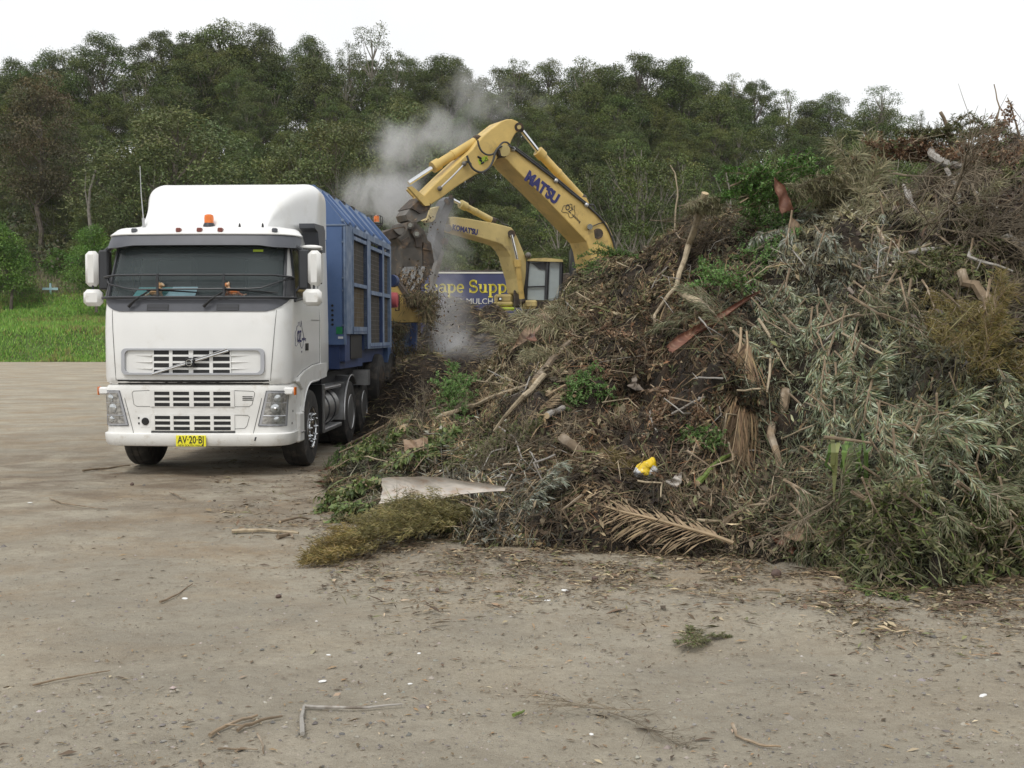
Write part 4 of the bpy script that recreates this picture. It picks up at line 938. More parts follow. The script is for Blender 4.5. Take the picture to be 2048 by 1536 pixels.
# side frame: posts and rails standing proud of the screens
mb = MB()
for y0, y1, z0, z1 in ((.0, .50, 1.86, 3.585), (.50, .56, 1.86, 3.585), (1.70, 2.10, 1.60, 3.585), (3.26, 3.50, 1.60, 3.585), (4.18, 4.32, 1.60, 3.585)): mb.box(-.06, .02 if y1 > .5 else .012, y0, y1, z0, z1)
for y0, y1, z0, z1 in ((.5, 4.2, 3.50, 3.60), (.56, 1.70, 3.40, 3.46), (2.10, 3.26, 3.36, 3.42), (3.5, 4.18, 3.36, 3.42), (.56, 1.70, 2.64, 2.70), (2.10, 4.2, 2.56, 2.63), (.5, 1.70, 1.86, 1.98), (2.0, 4.2, 1.60, 1.70)): mb.box(-.06, .026, y0, y1, z0, z1)
mb.build('side_frame', M['lblue'], gr)
mb = MB(); mb.box(-.06, .03, 1.70, 1.72, 1.6, 3.58); mb.box(-.06, .028, 3.255, 3.285, 1.6, 3.58); mb.box(.02, .035, .55, 1.72, 1.90, 1.905); mb.box(.02, .04, 2.05, 4.0, 1.63, 1.64); mb.build('frame_edges', M['dblue'], gr)
for y0, y1, z0, z1, m in ((.56, 1.70, 2.70, 3.40, 'mesh'), (.56, 1.70, 1.98, 2.64, 'mesh2'), (2.10, 3.26, 2.63, 3.36, 'mesh'), (2.10, 3.26, 1.70, 2.56, 'mesh'), (3.50, 4.18, 2.63, 3.36, 'mesh'), (3.50, 4.18, 1.70, 2.56, 'mesh')):
    sc_ = MB().box(-.055, -.035, y0, y1, z0, z1).build('mesh_screen', M[m], gr)
    dm = MB()
    for k in range(1, int((y1 - y0) / .06)): dm.box(-.035, -.030, y0 + .06 * k, y0 + .06 * k + .006, z0, z1)
    for k in range(1, int((z1 - z0) / .08)): dm.box(-.034, -.029, y0, y1, z0 + .08 * k, z0 + .08 * k + .006)
    dm.build('screen_wire', M['steel'], sc_)
    MB().box(-.03, .0, y0, y0 + .05, z1 - .16, z1 - .05).build('hinge', M['steel'], sc_)
# roof
mb = MB(); mb.prism([(0, 0.07, 3.6), (0, 4.3, 3.6), (-.49, 4.3, 4.2), (-.49, .07, 4.2)], (-.03, 0, -.03)); mb.box(-2.03, -.48, .07, 4.3, 4.18, 4.205); mb.box(-2.5, -2.45, 0.07, 4.3, 1.7, 3.6)
mb.prism([(-2.5, .07, 3.6), (-2.5, 4.3, 3.6), (-2.03, 4.3, 4.2), (-2.03, .07, 4.2)], (.03, 0, -.03)); mb.build('roof', M['lblue'], gr)
for y in (.16, .62, 1.45, 2.3, 3.2, 4.1):
    mb = MB(); mb.prism([(.015, y, 3.60), (.015, y + .16, 3.60), (-.42, y + .16, 4.10), (-.42, y, 4.10)], (.02, 0, .045)); mb.build('roof_rib', M['blue'], gr)
for y in (1.05, 1.9, 2.75): MB().box(-.50, -.44, y, y + .28, 4.13, 4.195).build('roof_slot', M['black'], gr)
# lower works
mb = MB(); mb.box(-2.4, -.12, .06, 2.0, 1.30, 1.86); mb.box(-2.45, -.04, .1, .5, 1.42, 1.9); mb.box(-2.3, -.15, 2.0, 4.6, 1.35, 1.68); mb.box(-2.0, -.5, -1.2, 8, 1.22, 1.42); mb.build('engine_bay', M['dblue'], gr)
mb = MB(); mb.box(-.5, -.05, .62, 1.6, 1.45, 1.84); mb.box(-2.3, -.4, .0, 6.5, .9, 1.25); mb.build('underbody', M['black'], gr)
MB().box(-.30, -.03, 1.65, 2.0, 1.58, 1.86).build('mounting_bracket', M['dblue'], gr)
mb = MB(); mb.tube([(-.25, 1.25, 1.52), (-.25, 1.25, 1.76)], .05, 10); mb.tube([(-.2, 1.0, 1.6), (-.2, 1.55, 1.66)], .02, 6); mb.build('pipework', M['alu'], gr)
for y in (3.45, 4.75): wheel_rear(gr, -.03, y, .98, 1, M['rust'], .50)
MB().box(-.32, -.05, 2.15, 2.35, .95, 1.22).build('reservoir', M['alu'], gr)
mb = MB(); mb.box(-.5, -.06, 4.35, 5.1, 1.3, 2.05); mb.build('rear_housing', M['blue'], gr)
mb = MB(); mb.box(-.5, .28, 5.15, 5.8, .52, 1.12, .02); mb.box(-.3, .62, 5.9, 6.4, .55, 1.05, .02); mb.build('tool_box', M['steel'], gr)
# yellow hopper and feed housing at the rear
Yh = 23.3; w2 = gr.matrix_basis
bpy.context.view_layer.update(); gi = gr.matrix_world.inverted()
def gl(px, py, Y): return gi @ P(px, py, Y)
mb = MB(); poly = [gl(a, b, Yh) for a, b in ((776, 578), (791, 566), (812, 598), (826, 612), (842, 606), (858, 622), (838, 644), (800, 645), (776, 640))]
mb.prism(poly, (-.15, 1.7, 0)); mb.build('hopper', M['yellow'], gr)
mb = MB(); poly = [gl(a, b, Yh - .03) for a, b in ((790, 563), (795, 560), (822, 598), (862, 619), (858, 626), (816, 606))]; mb.prism(poly, (-.1, 1.6, 0)); mb.build('hopper_lip', M['rust'], gr)
mb = MB(); poly = [gl(a, b, 23.4) for a, b in ((800, 646), (836, 645), (833, 708), (785, 712), (783, 690), (800, 680))]; mb.prism(poly, (-.2, 1.4, 0)); mb.build('feed_housing', M['lblue'], gr)
mb = MB(); poly = [gl(a, b, 23.3) for a, b in ((820, 646), (833, 646), (831, 704), (818, 704))]; mb.prism(poly, (-.0, .2, 0)); mb.build('feed_post', M['dblue'], gr)
mb = MB(); c = gl(786, 562, 22.9); mb.lathe([(0, -.25), (.12, -.25), (.13, .05), (0, .05)], 'Y', c, 14); mb.build('exhaust_cap', M['dblue'], gr, True)
mb = MB(); c = gl(783, 600, 22.7); mb.lathe([(0, -.10), (.14, -.08), (.16, .0), (.15, .12), (0, .12)], 'X', c, 18); mb.build('tail_lamp', M['pink'], gr, True)
mb = MB(); q = [gl(a, b, 23.2) for a, b in ((791, 590), (798, 590), (798, 621), (791, 621), (791, 617))]; mb.tube(q, .014, 6); mb.build('lamp_guard', M['black'], gr)
# warning beacon in a wire cage
c = gl(753, 444, 22.3); mb = MB(); mb.lathe([(0, 0), (.055, 0), (.055, .10), (.04, .13), (0, .135)], 'Z', c, 14); bb = mb.build('beacon', M['orange'], gr, True)
mb = MB(); h0 = c + Vector((0, 0, -.01))
for dx, dy in ((.10, -.1), (.10, .1), (-.08, -.1)): mb.tube([h0 + Vector((dx, dy, -.05)), h0 + Vector((dx, dy, .12))], .007, 5)
mb.tube([h0 + Vector(p) for p in ((-.25, -.1, .12), (.10, -.1, .12), (.10, .1, .12))], .007, 5); mb.tube([h0 + Vector(p) for p in ((-.3, -.1, -.05), (.10, -.1, -.05), (.10, .1, -.05))], .009, 5); mb.box(c.x - .09, c.x + .10, c.y - .08, c.y + .08, c.z - .07, c.z - .02)
mb.build('beacon_cage', M['black'], bb)
# ================================================================ EXCAVATORS
def sq(p, o, s): return (o[0] + p[0] / s, o[1] + p[1] / s)
E1o, E1s = (760, 200), 4.096
def excav_frame(px, py, Y, phi):
    p0 = P(px, py, Y); d = Vector((math.cos(phi), math.sin(phi), 0)); n = Vector((-math.sin(phi), math.cos(phi), 0)); return p0, d, n
p0, d1, n1 = excav_frame(1010, 300, 26.5, R(30))
def e1(p, dep=0.0):
    q = sq(p, E1o, E1s); return Pl(q[0], q[1], p0 + n1 * dep, n1)
root_px = e1((1760, 1450)); 
ex = empty('excavator', (root_px.x, root_px.y, 0)); tag(ex, 'large yellow excavator raising its long boom over the pile with a worn grab bucket', 'excavator')
def exb(mb, name, m, parent=None, root=ex, smooth=False):
    o = mb.build(name, m, None, smooth); o.data.transform(Matrix.Translation(-Vector(root.location))); o.parent = parent or root; return o
def plate(pts, dep, th, f=e1, n=n1):
    return MB().prism([f(p, dep) for p in pts], n * th)
def chamf(name, pts, dep, th, m, root=ex, f=e1, n=n1, parent=None):
    mb = MB().prism([f(p, dep) for p in pts], n * th); o = exb(mb, name, m, parent, root)
    b = o.modifiers.new('bevel', 'BEVEL'); b.width = .025; b.segments = 2; b.limit_method = 'ANGLE'
    return o
BOOM = [(985, 455), (965, 425), (975, 398), (1010, 378), (1060, 385), (1110, 400), (1200, 466), (1300, 541), (1400, 620), (1500, 700), (1600, 782), (1700, 865), (1790, 935), (1860, 1010), (1905, 1100), (1925, 1215), (1940, 1400), (1900, 1560), (1800, 1560), (1745, 1400), (1715, 1230), (1690, 1160), (1620, 1085), (1500, 960), (1400, 856), (1300, 752), (1200, 655), (1090, 550), (1050, 500)]
boom = chamf('boom', BOOM, 0, .75, M['yellow'])
# rusty knuckle and black seam line on the boom top edge
o = chamf('boom_nose', [(960, 425), (985, 385), (1020, 372), (1065, 392), (1060, 430), (1030, 470), (985, 465)], -.05, .85, M['rust'])
mb = MB(); mb.tube([e1((1018, 412), -.10), e1((1018, 412), .9)], .14, 16); exb(mb, 'boom_pin', M['yellow2'], boom, ex, True)
STICK = [(1000, 172), (1040, 157), (1085, 156), (1125, 172), (1160, 198), (1168, 225), (1155, 250), (1115, 268), (1095, 300), (1080, 330), (1066, 370), (1030, 400), (1000, 430), (960, 478), (930, 530), (895, 572), (850, 592), (800, 600), (730, 645), (620, 715), (520, 790), (420, 857), (370, 880), (320, 860), (350, 792), (440, 700), (540, 603), (630, 520), (700, 456), (760, 400), (800, 345), (850, 292), (910, 240), (960, 202)]
stick = chamf('stick', STICK, .06, .62, M['yellow'])
mb = MB()
for a in ((1140, 222), (1018, 412)): pass
mb.tube([e1((1140, 222), .0), e1((1140, 222), .75)], .11, 16); mb.tube([e1((1140, 222), -.03), e1((1140, 222), .0)], .07, 14); exb(mb, 'stick_pin', M['rust'], stick, ex, True)
MB_ = MB(); MB_.tube([e1((1140, 222), -.055), e1((1140, 222), -.03)], .05, 12); exb(MB_, 'pin_cap', M['yellow2'], stick, ex, True)
# cylinders
def cyl(root, f, a, b, c, dep, rr_, rb, ms=('chrome', 'yellow'), name='hydraulic_cylinder'):
    o = exb(MB().tube([f(b, dep), f(c, dep)], rb, 18), name, M[ms[1]], None, root, True)
    exb(MB().tube([f(a, dep), f(b, dep)], rr_, 14), 'piston_rod', M[ms[0]], o, root, True)
    bb_ = f(b, dep); cc_ = f(c, dep); u = (cc_ - bb_).normalized(); mb = MB(); mb.tube([bb_ - u * .03, bb_ + u * .16], rb * 1.3, 18); exb(mb, 'cylinder_gland', M[ms[1]], o, root, True); exb(MB().tube([bb_ + (cc_ - bb_) * .42, bb_ + (cc_ - bb_) * .42 + u * .05], rb * 1.12, 18), 'cylinder_band', M[ms[1]], o, root, True)
    mb = MB(); mb.sphere(cc_, rb * 1.25, 12, 8); exb(mb, 'cylinder_eye', M['rust'], o, root, True); return o
cyl(ex, e1, (1165, 255), (1298, 425), (1655, 812), .37, .055, .105)
cyl(ex, e1, (235, 682), (440, 548), (795, 330), .37, .055, .105)
exb(plate([(1630, 790), (1690, 800), (1720, 860), (1660, 850)], .22, .3), 'cylinder_bracket', M['yellow'], boom)
exb(plate([(790, 300), (850, 290), (870, 330), (800, 350)], .22, .3), 'cylinder_bracket', M['rust'], stick)
# hoses and pipes
def hose(pts, r, dep, m='rubber', root=ex, parent=None, f=e1):
    cs = [f(p, dep) for p in pts]; out_ = []
    for i in range(len(cs) - 1):
        p_, q_ = cs[max(0, i - 1)], cs[min(len(cs) - 1, i + 2)]
        for t in (0, .25, .5, .75):
            a, b = cs[i], cs[i + 1]; out_.append(.5 * ((2 * a) + (b - p_) * t + (2 * p_ - 5 * a + 4 * b - q_) * t * t + (3 * a - p_ - 3 * b + q_) * t ** 3))
    out_.append(cs[-1]); return exb(MB().tube(out_, r, 8), 'hose', M[m], parent, root, True)
hose([(800, 330), (812, 380), (838, 425), (885, 450), (930, 440), (965, 395), (1005, 350), (1045, 350), (1075, 385)], .022, -.04, parent=boom)
hose([(712, 455), (735, 520), (770, 570), (830, 592), (890, 560), (925, 500), (945, 430), (975, 388), (1040, 375), (1100, 398)], .026, -.07, parent=boom)
hose([(1100, 398), (1250, 510), (1440, 655), (1560, 755), (1690, 858), (1800, 960), (1860, 1040), (1905, 1140), (1925, 1220)], .026, -.03, parent=boom)
hose([(1105, 385), (1260, 500), (1450, 645), (1570, 745), (1700, 850), (1750, 860), (1765, 900)], .022, -.01, parent=boom)
hose([(490, 725), (600, 620), (690, 525)], .02, -.01, 'alu', parent=stick)
hose([(690, 520), (720, 505), (745, 530)], .03, .0, 'rubber', parent=stick)
for q in ((1440, 662), (1690, 860), (1090, 402)): exb(MB().sphere(e1(q, -.03), .06, 8, 6), 'hose_clamp', M['alu'], boom, ex, True)
for q in ((490, 725), (690, 522)): exb(MB().sphere(e1(q, -.01), .06, 8, 6), 'hose_clamp', M['steel'], stick, ex, True)
exb(MB().tube([e1((1785, 1095), -.05), e1((1785, 1095), .02)], .13, 16), 'greasy_pin', M['rust'], boom, ex, True)
exb(MB().tube([e1((1720, 1038), -.12), e1((1720, 1038), -.0)], .07, 14), 'work_lamp', M['chrome'], boom, ex, True)
hose([(1740, 1035), (1800, 1010), (1840, 1005)], .012, -.02, parent=boom)
# warning decal
exb(plate([(800, 490), (850, 462), (880, 458), (885, 490), (850, 520), (815, 530)], .055, .004), 'warning_sticker', M['lime'], stick)
exb(MB().tube([e1(p, .05) for p in ((858, 500), (868, 468), (888, 492), (858, 500))], .008, 4), 'warning_symbol', M['ink'], stick)
for a, b in (((800, 462), (830, 480)), ((828, 520), (852, 508)), ((815, 490), (835, 500))): exb(MB().tube([e1(a, .048), e1(b, .048)], .022, 5), 'warning_symbol', M['ink'], stick)
# lettering on the boom
def etext(body, c, a, b, size, m, parent, root, f, dep, bold=0.0, sx=1.0, spacing=1.0, up=1):
    """centre c, direction a->b in crop pixels"""
    o_ = f(c, dep); x = (f(b, dep) - f(a, dep)).normalized(); nrm = (o_ - CAM); n_ = (n1 if f is e1 else n2); y = n_.cross(x); y = y if y.z * up > 0 else -y
    Mx = fr(o_ - n_ * .0, x, y); Mx = Matrix.Translation(-Vector(root.location)) @ Mx
    return place_text('boom_lettering', body, size, Mx, m, parent, bold, sx, spacing, .003)
etext("MAT'SU", (1328, 722), (1230, 645), (1425, 803), .36, M['bluink'], boom, ex, e1, -.006, .022, .86, .97)
etext('OZ', (1548, 893), (1500, 850), (1600, 935), .19, M['ink'], boom, ex, e1, -.006, .002, .8)
etext('mulching', (1608, 968), (1560, 925), (1640, 1005), .085, M['ink'], boom, ex, e1, -.006)
def f_aus(s, t): dx, dy = 118 * (s - .5), 118 * (.5 - t); return e1((1550 + dx * .86 - dy * .42, 905 + dx * .50 + dy * .80), -.006)
exb(MB().tube([f_aus(s, t) for s, t in AUS], .006, 4), 'map_decal', M['ink'], boom)
# stick tip, linkage and bucket
exb(plate([(250, 885), (350, 790), (420, 855), (405, 900), (330, 930), (290, 905)], .02, .7), 'stick_tip', M['rust'], stick)
exb(plate([(232, 712), (262, 705), (400, 818), (410, 862), (370, 868)], -.06, .10), 'bucket_link', M['yellow'])
exb(plate([(222, 735), (240, 722), (370, 850), (345, 870)], .62, .08), 'bucket_link', M['yellow'])
exb(plate([(210, 940), (250, 885), (340, 880), (400, 900), (380, 965), (290, 1005), (230, 985)], .08, .55), 'quick_hitch', M['steel'])
bk = chamf('bucket', [(240, 1000), (285, 985), (310, 1010), (370, 1075), (395, 1150), (420, 1165), (445, 1330), (415, 1420), (385, 1470), (330, 1520), (250, 1475), (180, 1440), (175, 1215), (185, 1190), (150, 1130), (190, 1100), (230, 1040)], -.05, .95, M['bucket'])
exb(plate([(172, 1216), (345, 1205), (350, 1362), (190, 1362)], -.09, .05), 'bucket_back_plate', M['bucket'], bk)
exb(plate([(350, 1165), (420, 1180), (445, 1330), (355, 1370)], -.08, .04), 'bucket_cheek', M['rust'], bk)
exb(plate([(360, 1168), (405, 1172), (418, 1235), (352, 1222)], -.11, .06), 'bucket_rib', M['rust'], bk)
exb(plate([(255, 1005), (300, 1030), (330, 1090), (345, 1150), (345, 1205), (300, 1205), (290, 1140), (260, 1090)], -.12, .08), 'bucket_ear', M['rust'], bk)
exb(plate([(185, 1150), (235, 1120), (250, 1150), (210, 1215), (190, 1215)], -.10, .08), 'bucket_ear', M['rust'], bk)
for q in ((248, 1025), (302, 1097)):
    exb(MB().tube([e1(q, -.16), e1(q, 1.0)], .085, 14), 'bucket_pin', M['steel'], bk, ex, True); exb(MB().tube([e1(q, -.18), e1(q, -.16)], .05, 12), 'pin_cap', M['chrome'], bk, ex, True)
exb(plate([(30, 1085), (110, 1050), (200, 1035), (232, 1090), (215, 1130), (150, 1120), (60, 1150), (20, 1150)], .05, .5), 'grab_arm', M['rust'], bk)
exb(plate([(110, 1060), (195, 1045), (222, 1090), (190, 1110), (150, 1098)], .0, .06), 'grab_rib', M['steel'], bk)
for x0 in (0, 60, 120):
    exb(plate([(205 + x0, 1370), (250 + x0, 1368), (262 + x0 - 40, 1470), (200 + x0 - 60, 1560), (185 + x0 - 45, 1550), (215 + x0 - 25, 1450)], -.14, .06), 'bucket_tine', M['bsteel'], bk)
exb(plate([(200, 1366), (372, 1362), (350, 1400), (190, 1400)], -.13, .06), 'bucket_edge', M['bsteel'], bk)
# house of the excavator, mostly behind the pile
HX = root_px + d1 * .6 + n1 * .3
def ebox(x0, x1, y0, y1, z0, z1, b=.0, c=None, dd=d1, nn=n1):
    c = c or HX; mb = MB().box(x0, x1, y0, y1, z0, z1, b); mb.v = [tuple(c + dd * v[0] + nn * v[1] + Vector((0, 0, v[2] - c.z))) for v in mb.v]; return mb
_a = P(1155, 560, 28.5); HX = Vector((_a.x + .9, 28.5, 0)); exb(ebox(-.2, 3.4, -.6, 2.2, 1.2, 2.3, .1), 'engine_house', M['yellow'])
_c = P(1143, 484, 30.5); exb(MB().box(_c.x, _c.x + 1.1, 30.5, 32, 1.3, _c.z, .15), 'operator_cab', M['dgrey'])
for s_ in (-1.3, 1.0): exb(ebox(-2.2, 2.6, s_, s_ + .6, 0, .95, .3), 'crawler_track', M['rust'])
exb(ebox(-1.2, 1.4, -.8, 1.1, .6, 1.25), 'undercarriage', M['steel'])

# ---- the smaller excavator behind
E2o, E2s = (760, 380), 4.5175
p2, d2, n2 = excav_frame(1040, 470, 31, R(38))
def e2(p, dep=0.0):
    q = sq(p, E2o, E2s); return Pl(q[0], q[1], p2 + n2 * dep, n2)
r2 = e2((1290, 1150)); ex2 = empty('excavator', (r2.x, r2.y, 0)); tag(ex2, 'smaller yellow excavator behind the mulch heap with its cab beside the blue sign', 'excavator')
def x2(mb, name, m, parent=None, smooth=False): return exb(mb, name, m, parent, ex2, smooth)
B2 = [(628, 248), (660, 240), (800, 258), (1030, 298), (1190, 338), (1215, 372), (1250, 445), (1290, 540), (1322, 620), (1325, 720), (1312, 830), (1292, 960), (1262, 930), (1238, 800), (1205, 690), (1180, 600), (1150, 545), (1105, 495), (1050, 475), (900, 432), (760, 392), (640, 352)]
bm2 = chamf('boom', B2, 0, .55, M['yellow2'], ex2, e2, n2)
cyl(ex2, e2, (655, 88), (735, 130), (1015, 278), .28, .05, .09, ('chrome', 'yellow2'))
etext("KOMAT'SU", (770, 362), (690, 345), (850, 378), .20, M['bluink'], bm2, ex2, e2, -.006, .009, .85)
x2(MB().tube([e2((1188, 398), -.06), e2((1188, 398), .62)], .11, 14), 'boom_pin', M['rust'], bm2, True)
for a, b, c, dp in (((1185, 405), (1242, 640), (1285, 1000), -.10), ((1110, 520), (1135, 650), (1215, 1030), .62)):
    cyl(ex2, e2, a, b, c, dp, .04, .075, ('chrome', 'yellow'))
x2(MB().tube([e2((615, 345), -.03), e2((615, 345), .6)], .1, 12), 'boom_nose', M['steel'], bm2, True)
st2 = chamf('stick', [(548, 210), (600, 90), (645, 55), (672, 70), (668, 130), (625, 225), (590, 330), (560, 540), (520, 640), (500, 560), (480, 530)], .0, .42, M['dgrey'], ex2, e2, n2)
x2(plate([(425, 272), (450, 170), (545, 145), (530, 215), (500, 262), (470, 290)], .2, .3, e2, n2), 'stick_bracket', M['yellow2'], st2)
for q in ((598, 95), (615, 120), (640, 62)): x2(MB().tube([e2(q, -.05), e2(q, .5)], .06, 10), 'stick_pin', M['rust'], st2, True)
x2(plate([(560, 540), (580, 560), (510, 820), (470, 985), (452, 970), (486, 760), (520, 640)], .05, .18, e2, n2), 'bucket_link', M['steel'], st2)
x2(plate([(545, 430), (620, 438), (612, 488), (545, 498)], .0, .2, e2, n2), 'link_block', M['rust'], st2)
hose([(1020, 285), (1040, 262), (1075, 275), (1100, 300), (1160, 322)], .02, .2, 'rubber', ex2, bm2, e2)
# body, facing out of the picture to the left
c2 = e2((1180, 1010)); c2.z = 0
def eb2(*a, **k): return ebox(*a, c=Vector((c2.x, c2.y, 0)), dd=Vector((1, 0, 0)), nn=Vector((0, 1, 0)), **k)
S2 = 31 / 2250
def eb2p(px0, py0, px1, py1, Y0, Y1, b=.03):
    a = P(px0, py1, Y0); b_ = P(px1, py0, Y0); return MB().box(a.x, b_.x, Y0, Y1, a.z, b_.z, b)
def cpx(p): return sq(p, E2o, E2s)
def pb(q0, q1, Y0, Y1, name, m, b=.03, parent=None):
    a, c = cpx(q0), cpx(q1); return x2(eb2p(a[0], a[1], c[0], c[1], Y0, Y1, b), name, m, parent)
Yb = 31.2
pb((1030, 940), (1198, 1020), Yb, Yb + 2.2, 'side_locker', M['yellow2'], .06)
pb((1022, 1008), (1205, 1048), Yb - .05, Yb + 2.2, 'deck_edge', M['yellow2'], .04)
pb((1165, 835), (1275, 960), Yb + .5, Yb + 2.4, 'fuel_housing', M['yellow2'], .06)
lp = pb((1066, 970), (1100, 1000), Yb - .03, Yb + .02, 'lamp_recess', M['black'], .0)
pb((1078, 975), (1096, 992), Yb - .06, Yb - .035, 'work_lamp', M['chrome'], .0, lp)
pb((1290, 995), (1420, 1060), Yb - .2, Yb + 1.5, 'cab_base', M['yellow2'], .04)
pb((1090, 1060), (1215, 1085), Yb - .2, Yb + .4, 'track_guard', M['lime'], .02)
pb((1205, 900), (1290, 1060), Yb - .1, Yb + .5, 'boom_foot', M['rust'], .04)
x2(MB().box(c2.x - 1.0, c2.x + 3.2, Yb + .3, Yb + 3.0, .9, 1.45, .05), 'revolving_frame', M['yellow2'])
for dy in (0.2, 2.3): x2(MB().box(c2.x - 1.6, c2.x + 2.6, Yb + dy, Yb + dy + .6, 0, .85, .25), 'crawler_track', M['rust'])
# operator cab of the smaller excavator
def cabp(q, Y): a = cpx(q); return P(a[0], a[1], Y)
g_ = [cabp(q, Yb) for q in ((1335, 648), (1640, 650), (1630, 1000), (1312, 990), (1320, 800))]
ocab = x2(MB().prism(g_, (0, 1.5, 0)), 'operator_cab', M['cabglass'])
mb = MB()
for a, b in (((1335, 645), (1322, 800)), ((1322, 800), (1312, 995)), ((1515, 650), (1500, 990)), ((1640, 650), (1630, 1000))): mb.tube([cabp(a, Yb - .03), cabp(b, Yb - .03)], .055, 6)
x2(mb, 'cab_pillar', M['dgrey'], ocab)
mb = MB(); mb.prism([cabp(q, Yb - .12) for q in ((1328, 640), (1340, 622), (1420, 616), (1500, 612), (1650, 628), (1655, 650), (1500, 646))], (0, 1.8, 0)); x2(mb, 'cab_roof', M['yellow2'], ocab)
x2(MB().prism([cabp(q, Yb - .03) for q in ((1350, 655), (1380, 668), (1440, 715), (1500, 720), (1500, 652))], (0, .02, 0)), 'sunshade', M['dgrey'], ocab)
x2(MB().tube([cabp((1330, 875), Yb - .04), cabp((1500, 870), Yb - .04)], .02, 6), 'window_bar', M['dgrey'], ocab)
x2(MB().sphere(cabp((1338, 592), Yb - .1), .09, 10, 8), 'cab_lamp', M['steel'], ocab, True)

# ================================================================ SIGN BOARD
Ys = 38.0; sl = P(842, 640, Ys); sr = P(1044, 640, Ys); s_top = P(900, 547, Ys).z; s_bot = P(900, 652, Ys).z
sign = empty('sign_board', (P(900, 600, Ys).x, Ys, 0)); tag(sign, 'long blue sign board with yellow serif lettering behind the mulch heap', 'sign')
def sgn(mb, name, m, parent=None): return exb(mb, name, m, parent, sign)
face = sgn(MB().box(sl.x, sr.x, Ys, Ys + .08, s_bot - .3, s_top), 'sign_face', M['sign'])
sgn(MB().box(sl.x, sr.x, Ys - .02, Ys + .09, s_top, s_top + .05), 'sign_edge', M['signw'], face)
for x in np.linspace(sl.x + .4, sr.x - .4, 4): sgn(MB().box(x - .06, x + .06, Ys + .09, Ys + .2, 0, s_top - .05), 'sign_post', M['steel'])
# serif letters from strokes; units: x-height 1, cap 1.45
def arc(cx, cy, rx, ry, a0, a1, n=10): return [(cx + rx * math.cos(R(a0 + (a1 - a0) * k / n)), cy + ry * math.sin(R(a0 + (a1 - a0) * k / n))) for k in range(n + 1)]
GL = {'L': (1.15, [([(.25, 0), (.25, 1.45)], .30), ([(0, .06), (1.0, .06)], .12), ([(1.0, 0), (1.0, .45)], .12), ([(0, 1.39), (.55, 1.39)], .12)]),
 'a': (.98, [(arc(.45, .68, .30, .26, 160, 0, 8) + [(.75, .2), (.92, .06)], .22), (arc(.38, .28, .28, .24, 60, 330, 10), .18)]),
 'n': (1.15, [([(.25, 0), (.25, .95)], .26), (arc(.55, .62, .32, .34, 150, 0, 8) + [(.87, 0)], .24), ([(0, .05), (.5, .05)], .11), ([(.65, .05), (1.12, .05)], .11), ([(0, .94), (.3, .94)], .11)]),
 'd': (1.1, [([(.80, 0), (.80, 1.5)], .26), (arc(.45, .48, .34, .42, 40, 320, 12), .2), ([(.55, 1.46), (.85, 1.46)], .11), ([(.8, .05), (1.05, .05)], .11)]),
 's': (.8, [(arc(.38, .70, .27, .24, 30, 250, 8) + arc(.38, .26, .28, .24, 80, -150, 8), .19)]),
 'c': (.9, [(arc(.45, .48, .34, .42, 45, 320, 12), .22), ([(.72, .80), (.62, .62)], .2)]),
 'p': (1.12, [([(.25, -.55), (.25, .95)], .27), (arc(.56, .48, .36, .42, 140, -140, 14), .23), ([(0, -.52), (.55, -.52)], .12), ([(0, .93), (.3, .93)], .12)]),
 'e': (.95, [([(.12, .50), (.80, .50)], .13), (arc(.46, .48, .34, .43, 0, 315, 14), .22)]),
 'S': (1.12, [(arc(.52, 1.08, .36, .32, 35, 255, 10) + arc(.52, .38, .40, .34, 75, -150, 10), .24), ([(.88, 1.42), (.88, 1.0)], .1), ([(.10, .0), (.10, .48)], .1)]),
 'u': (1.15, [([(.25, .95), (.25, .35)] + arc(.53, .36, .28, .30, 180, 300, 6), .25), ([(.82, .95), (.82, 0)], .26), ([(0, .94), (.3, .94)], .11), ([(.6, .94), (.85, .94)], .11), ([(.82, .05), (1.08, .05)], .11)]),
 'l': (.62, [([(.28, 0), (.28, 1.5)], .28), ([(0, .05), (.58, .05)], .12), ([(0, 1.46), (.3, 1.46)], .12)]),
 'i': (.60, [([(.28, 0), (.28, .95)], .27), ([(.22, 1.32), (.34, 1.32)], .2), ([(0, .05), (.56, .05)], .12), ([(0, .94), (.3, .94)], .12)]), ' ': (.6, [])}
def serif(body, x, z, u, y, m, name, parent):
    for ch in body:
        wd, st = GL[ch]; mb = MB(); kk = 0
        for pts, th in st:
            kk += 1
            for a, b in zip(pts, pts[1:]):
                a_, b_ = Vector((a[0], a[1])), Vector((b[0], b[1])); dd_ = (b_ - a_); ln = dd_.length
                if ln < 1e-5: continue
                dd_ /= ln; nn_ = Vector((-dd_.y, dd_.x)) * th / 2; e_ = dd_ * (th * .12 if len(pts) > 2 else 0)
                q = [a_ - e_ + nn_, b_ + e_ + nn_, b_ + e_ - nn_, a_ - e_ - nn_]; yy = y - .0015 * kk
                mb.add([(x + p.x * u, yy, z + p.y * u) for p in q] + [(x + p.x * u, y + .02, z + p.y * u) for p in q], [(0, 1, 2, 3), (0, 4, 5, 1), (1, 5, 6, 2), (2, 6, 7, 3), (3, 7, 4, 0)])
        if st: sgn(mb, name, m, parent)
        x += wd * u
    return x
def wid(b): return sum(GL[c][0] for c in b)
u_ = (P(900, 561, Ys).z - P(900, 586, Ys).z) / 1.40  # cap height from the photo
xS = P(938, 570, Ys).x; xe = P(1010, 570, Ys).x; u_x = u_ * .95
serif('Supplies', xS, P(900, 585, Ys).z, u_x, Ys - .012, M['signtxt'], 'sign_letter', face)
serif('scape', P(929, 570, Ys).x - wid('scape') * u_x, P(900, 585, Ys).z, u_x, Ys - .012, M['signtxt'], 'sign_letter', face)
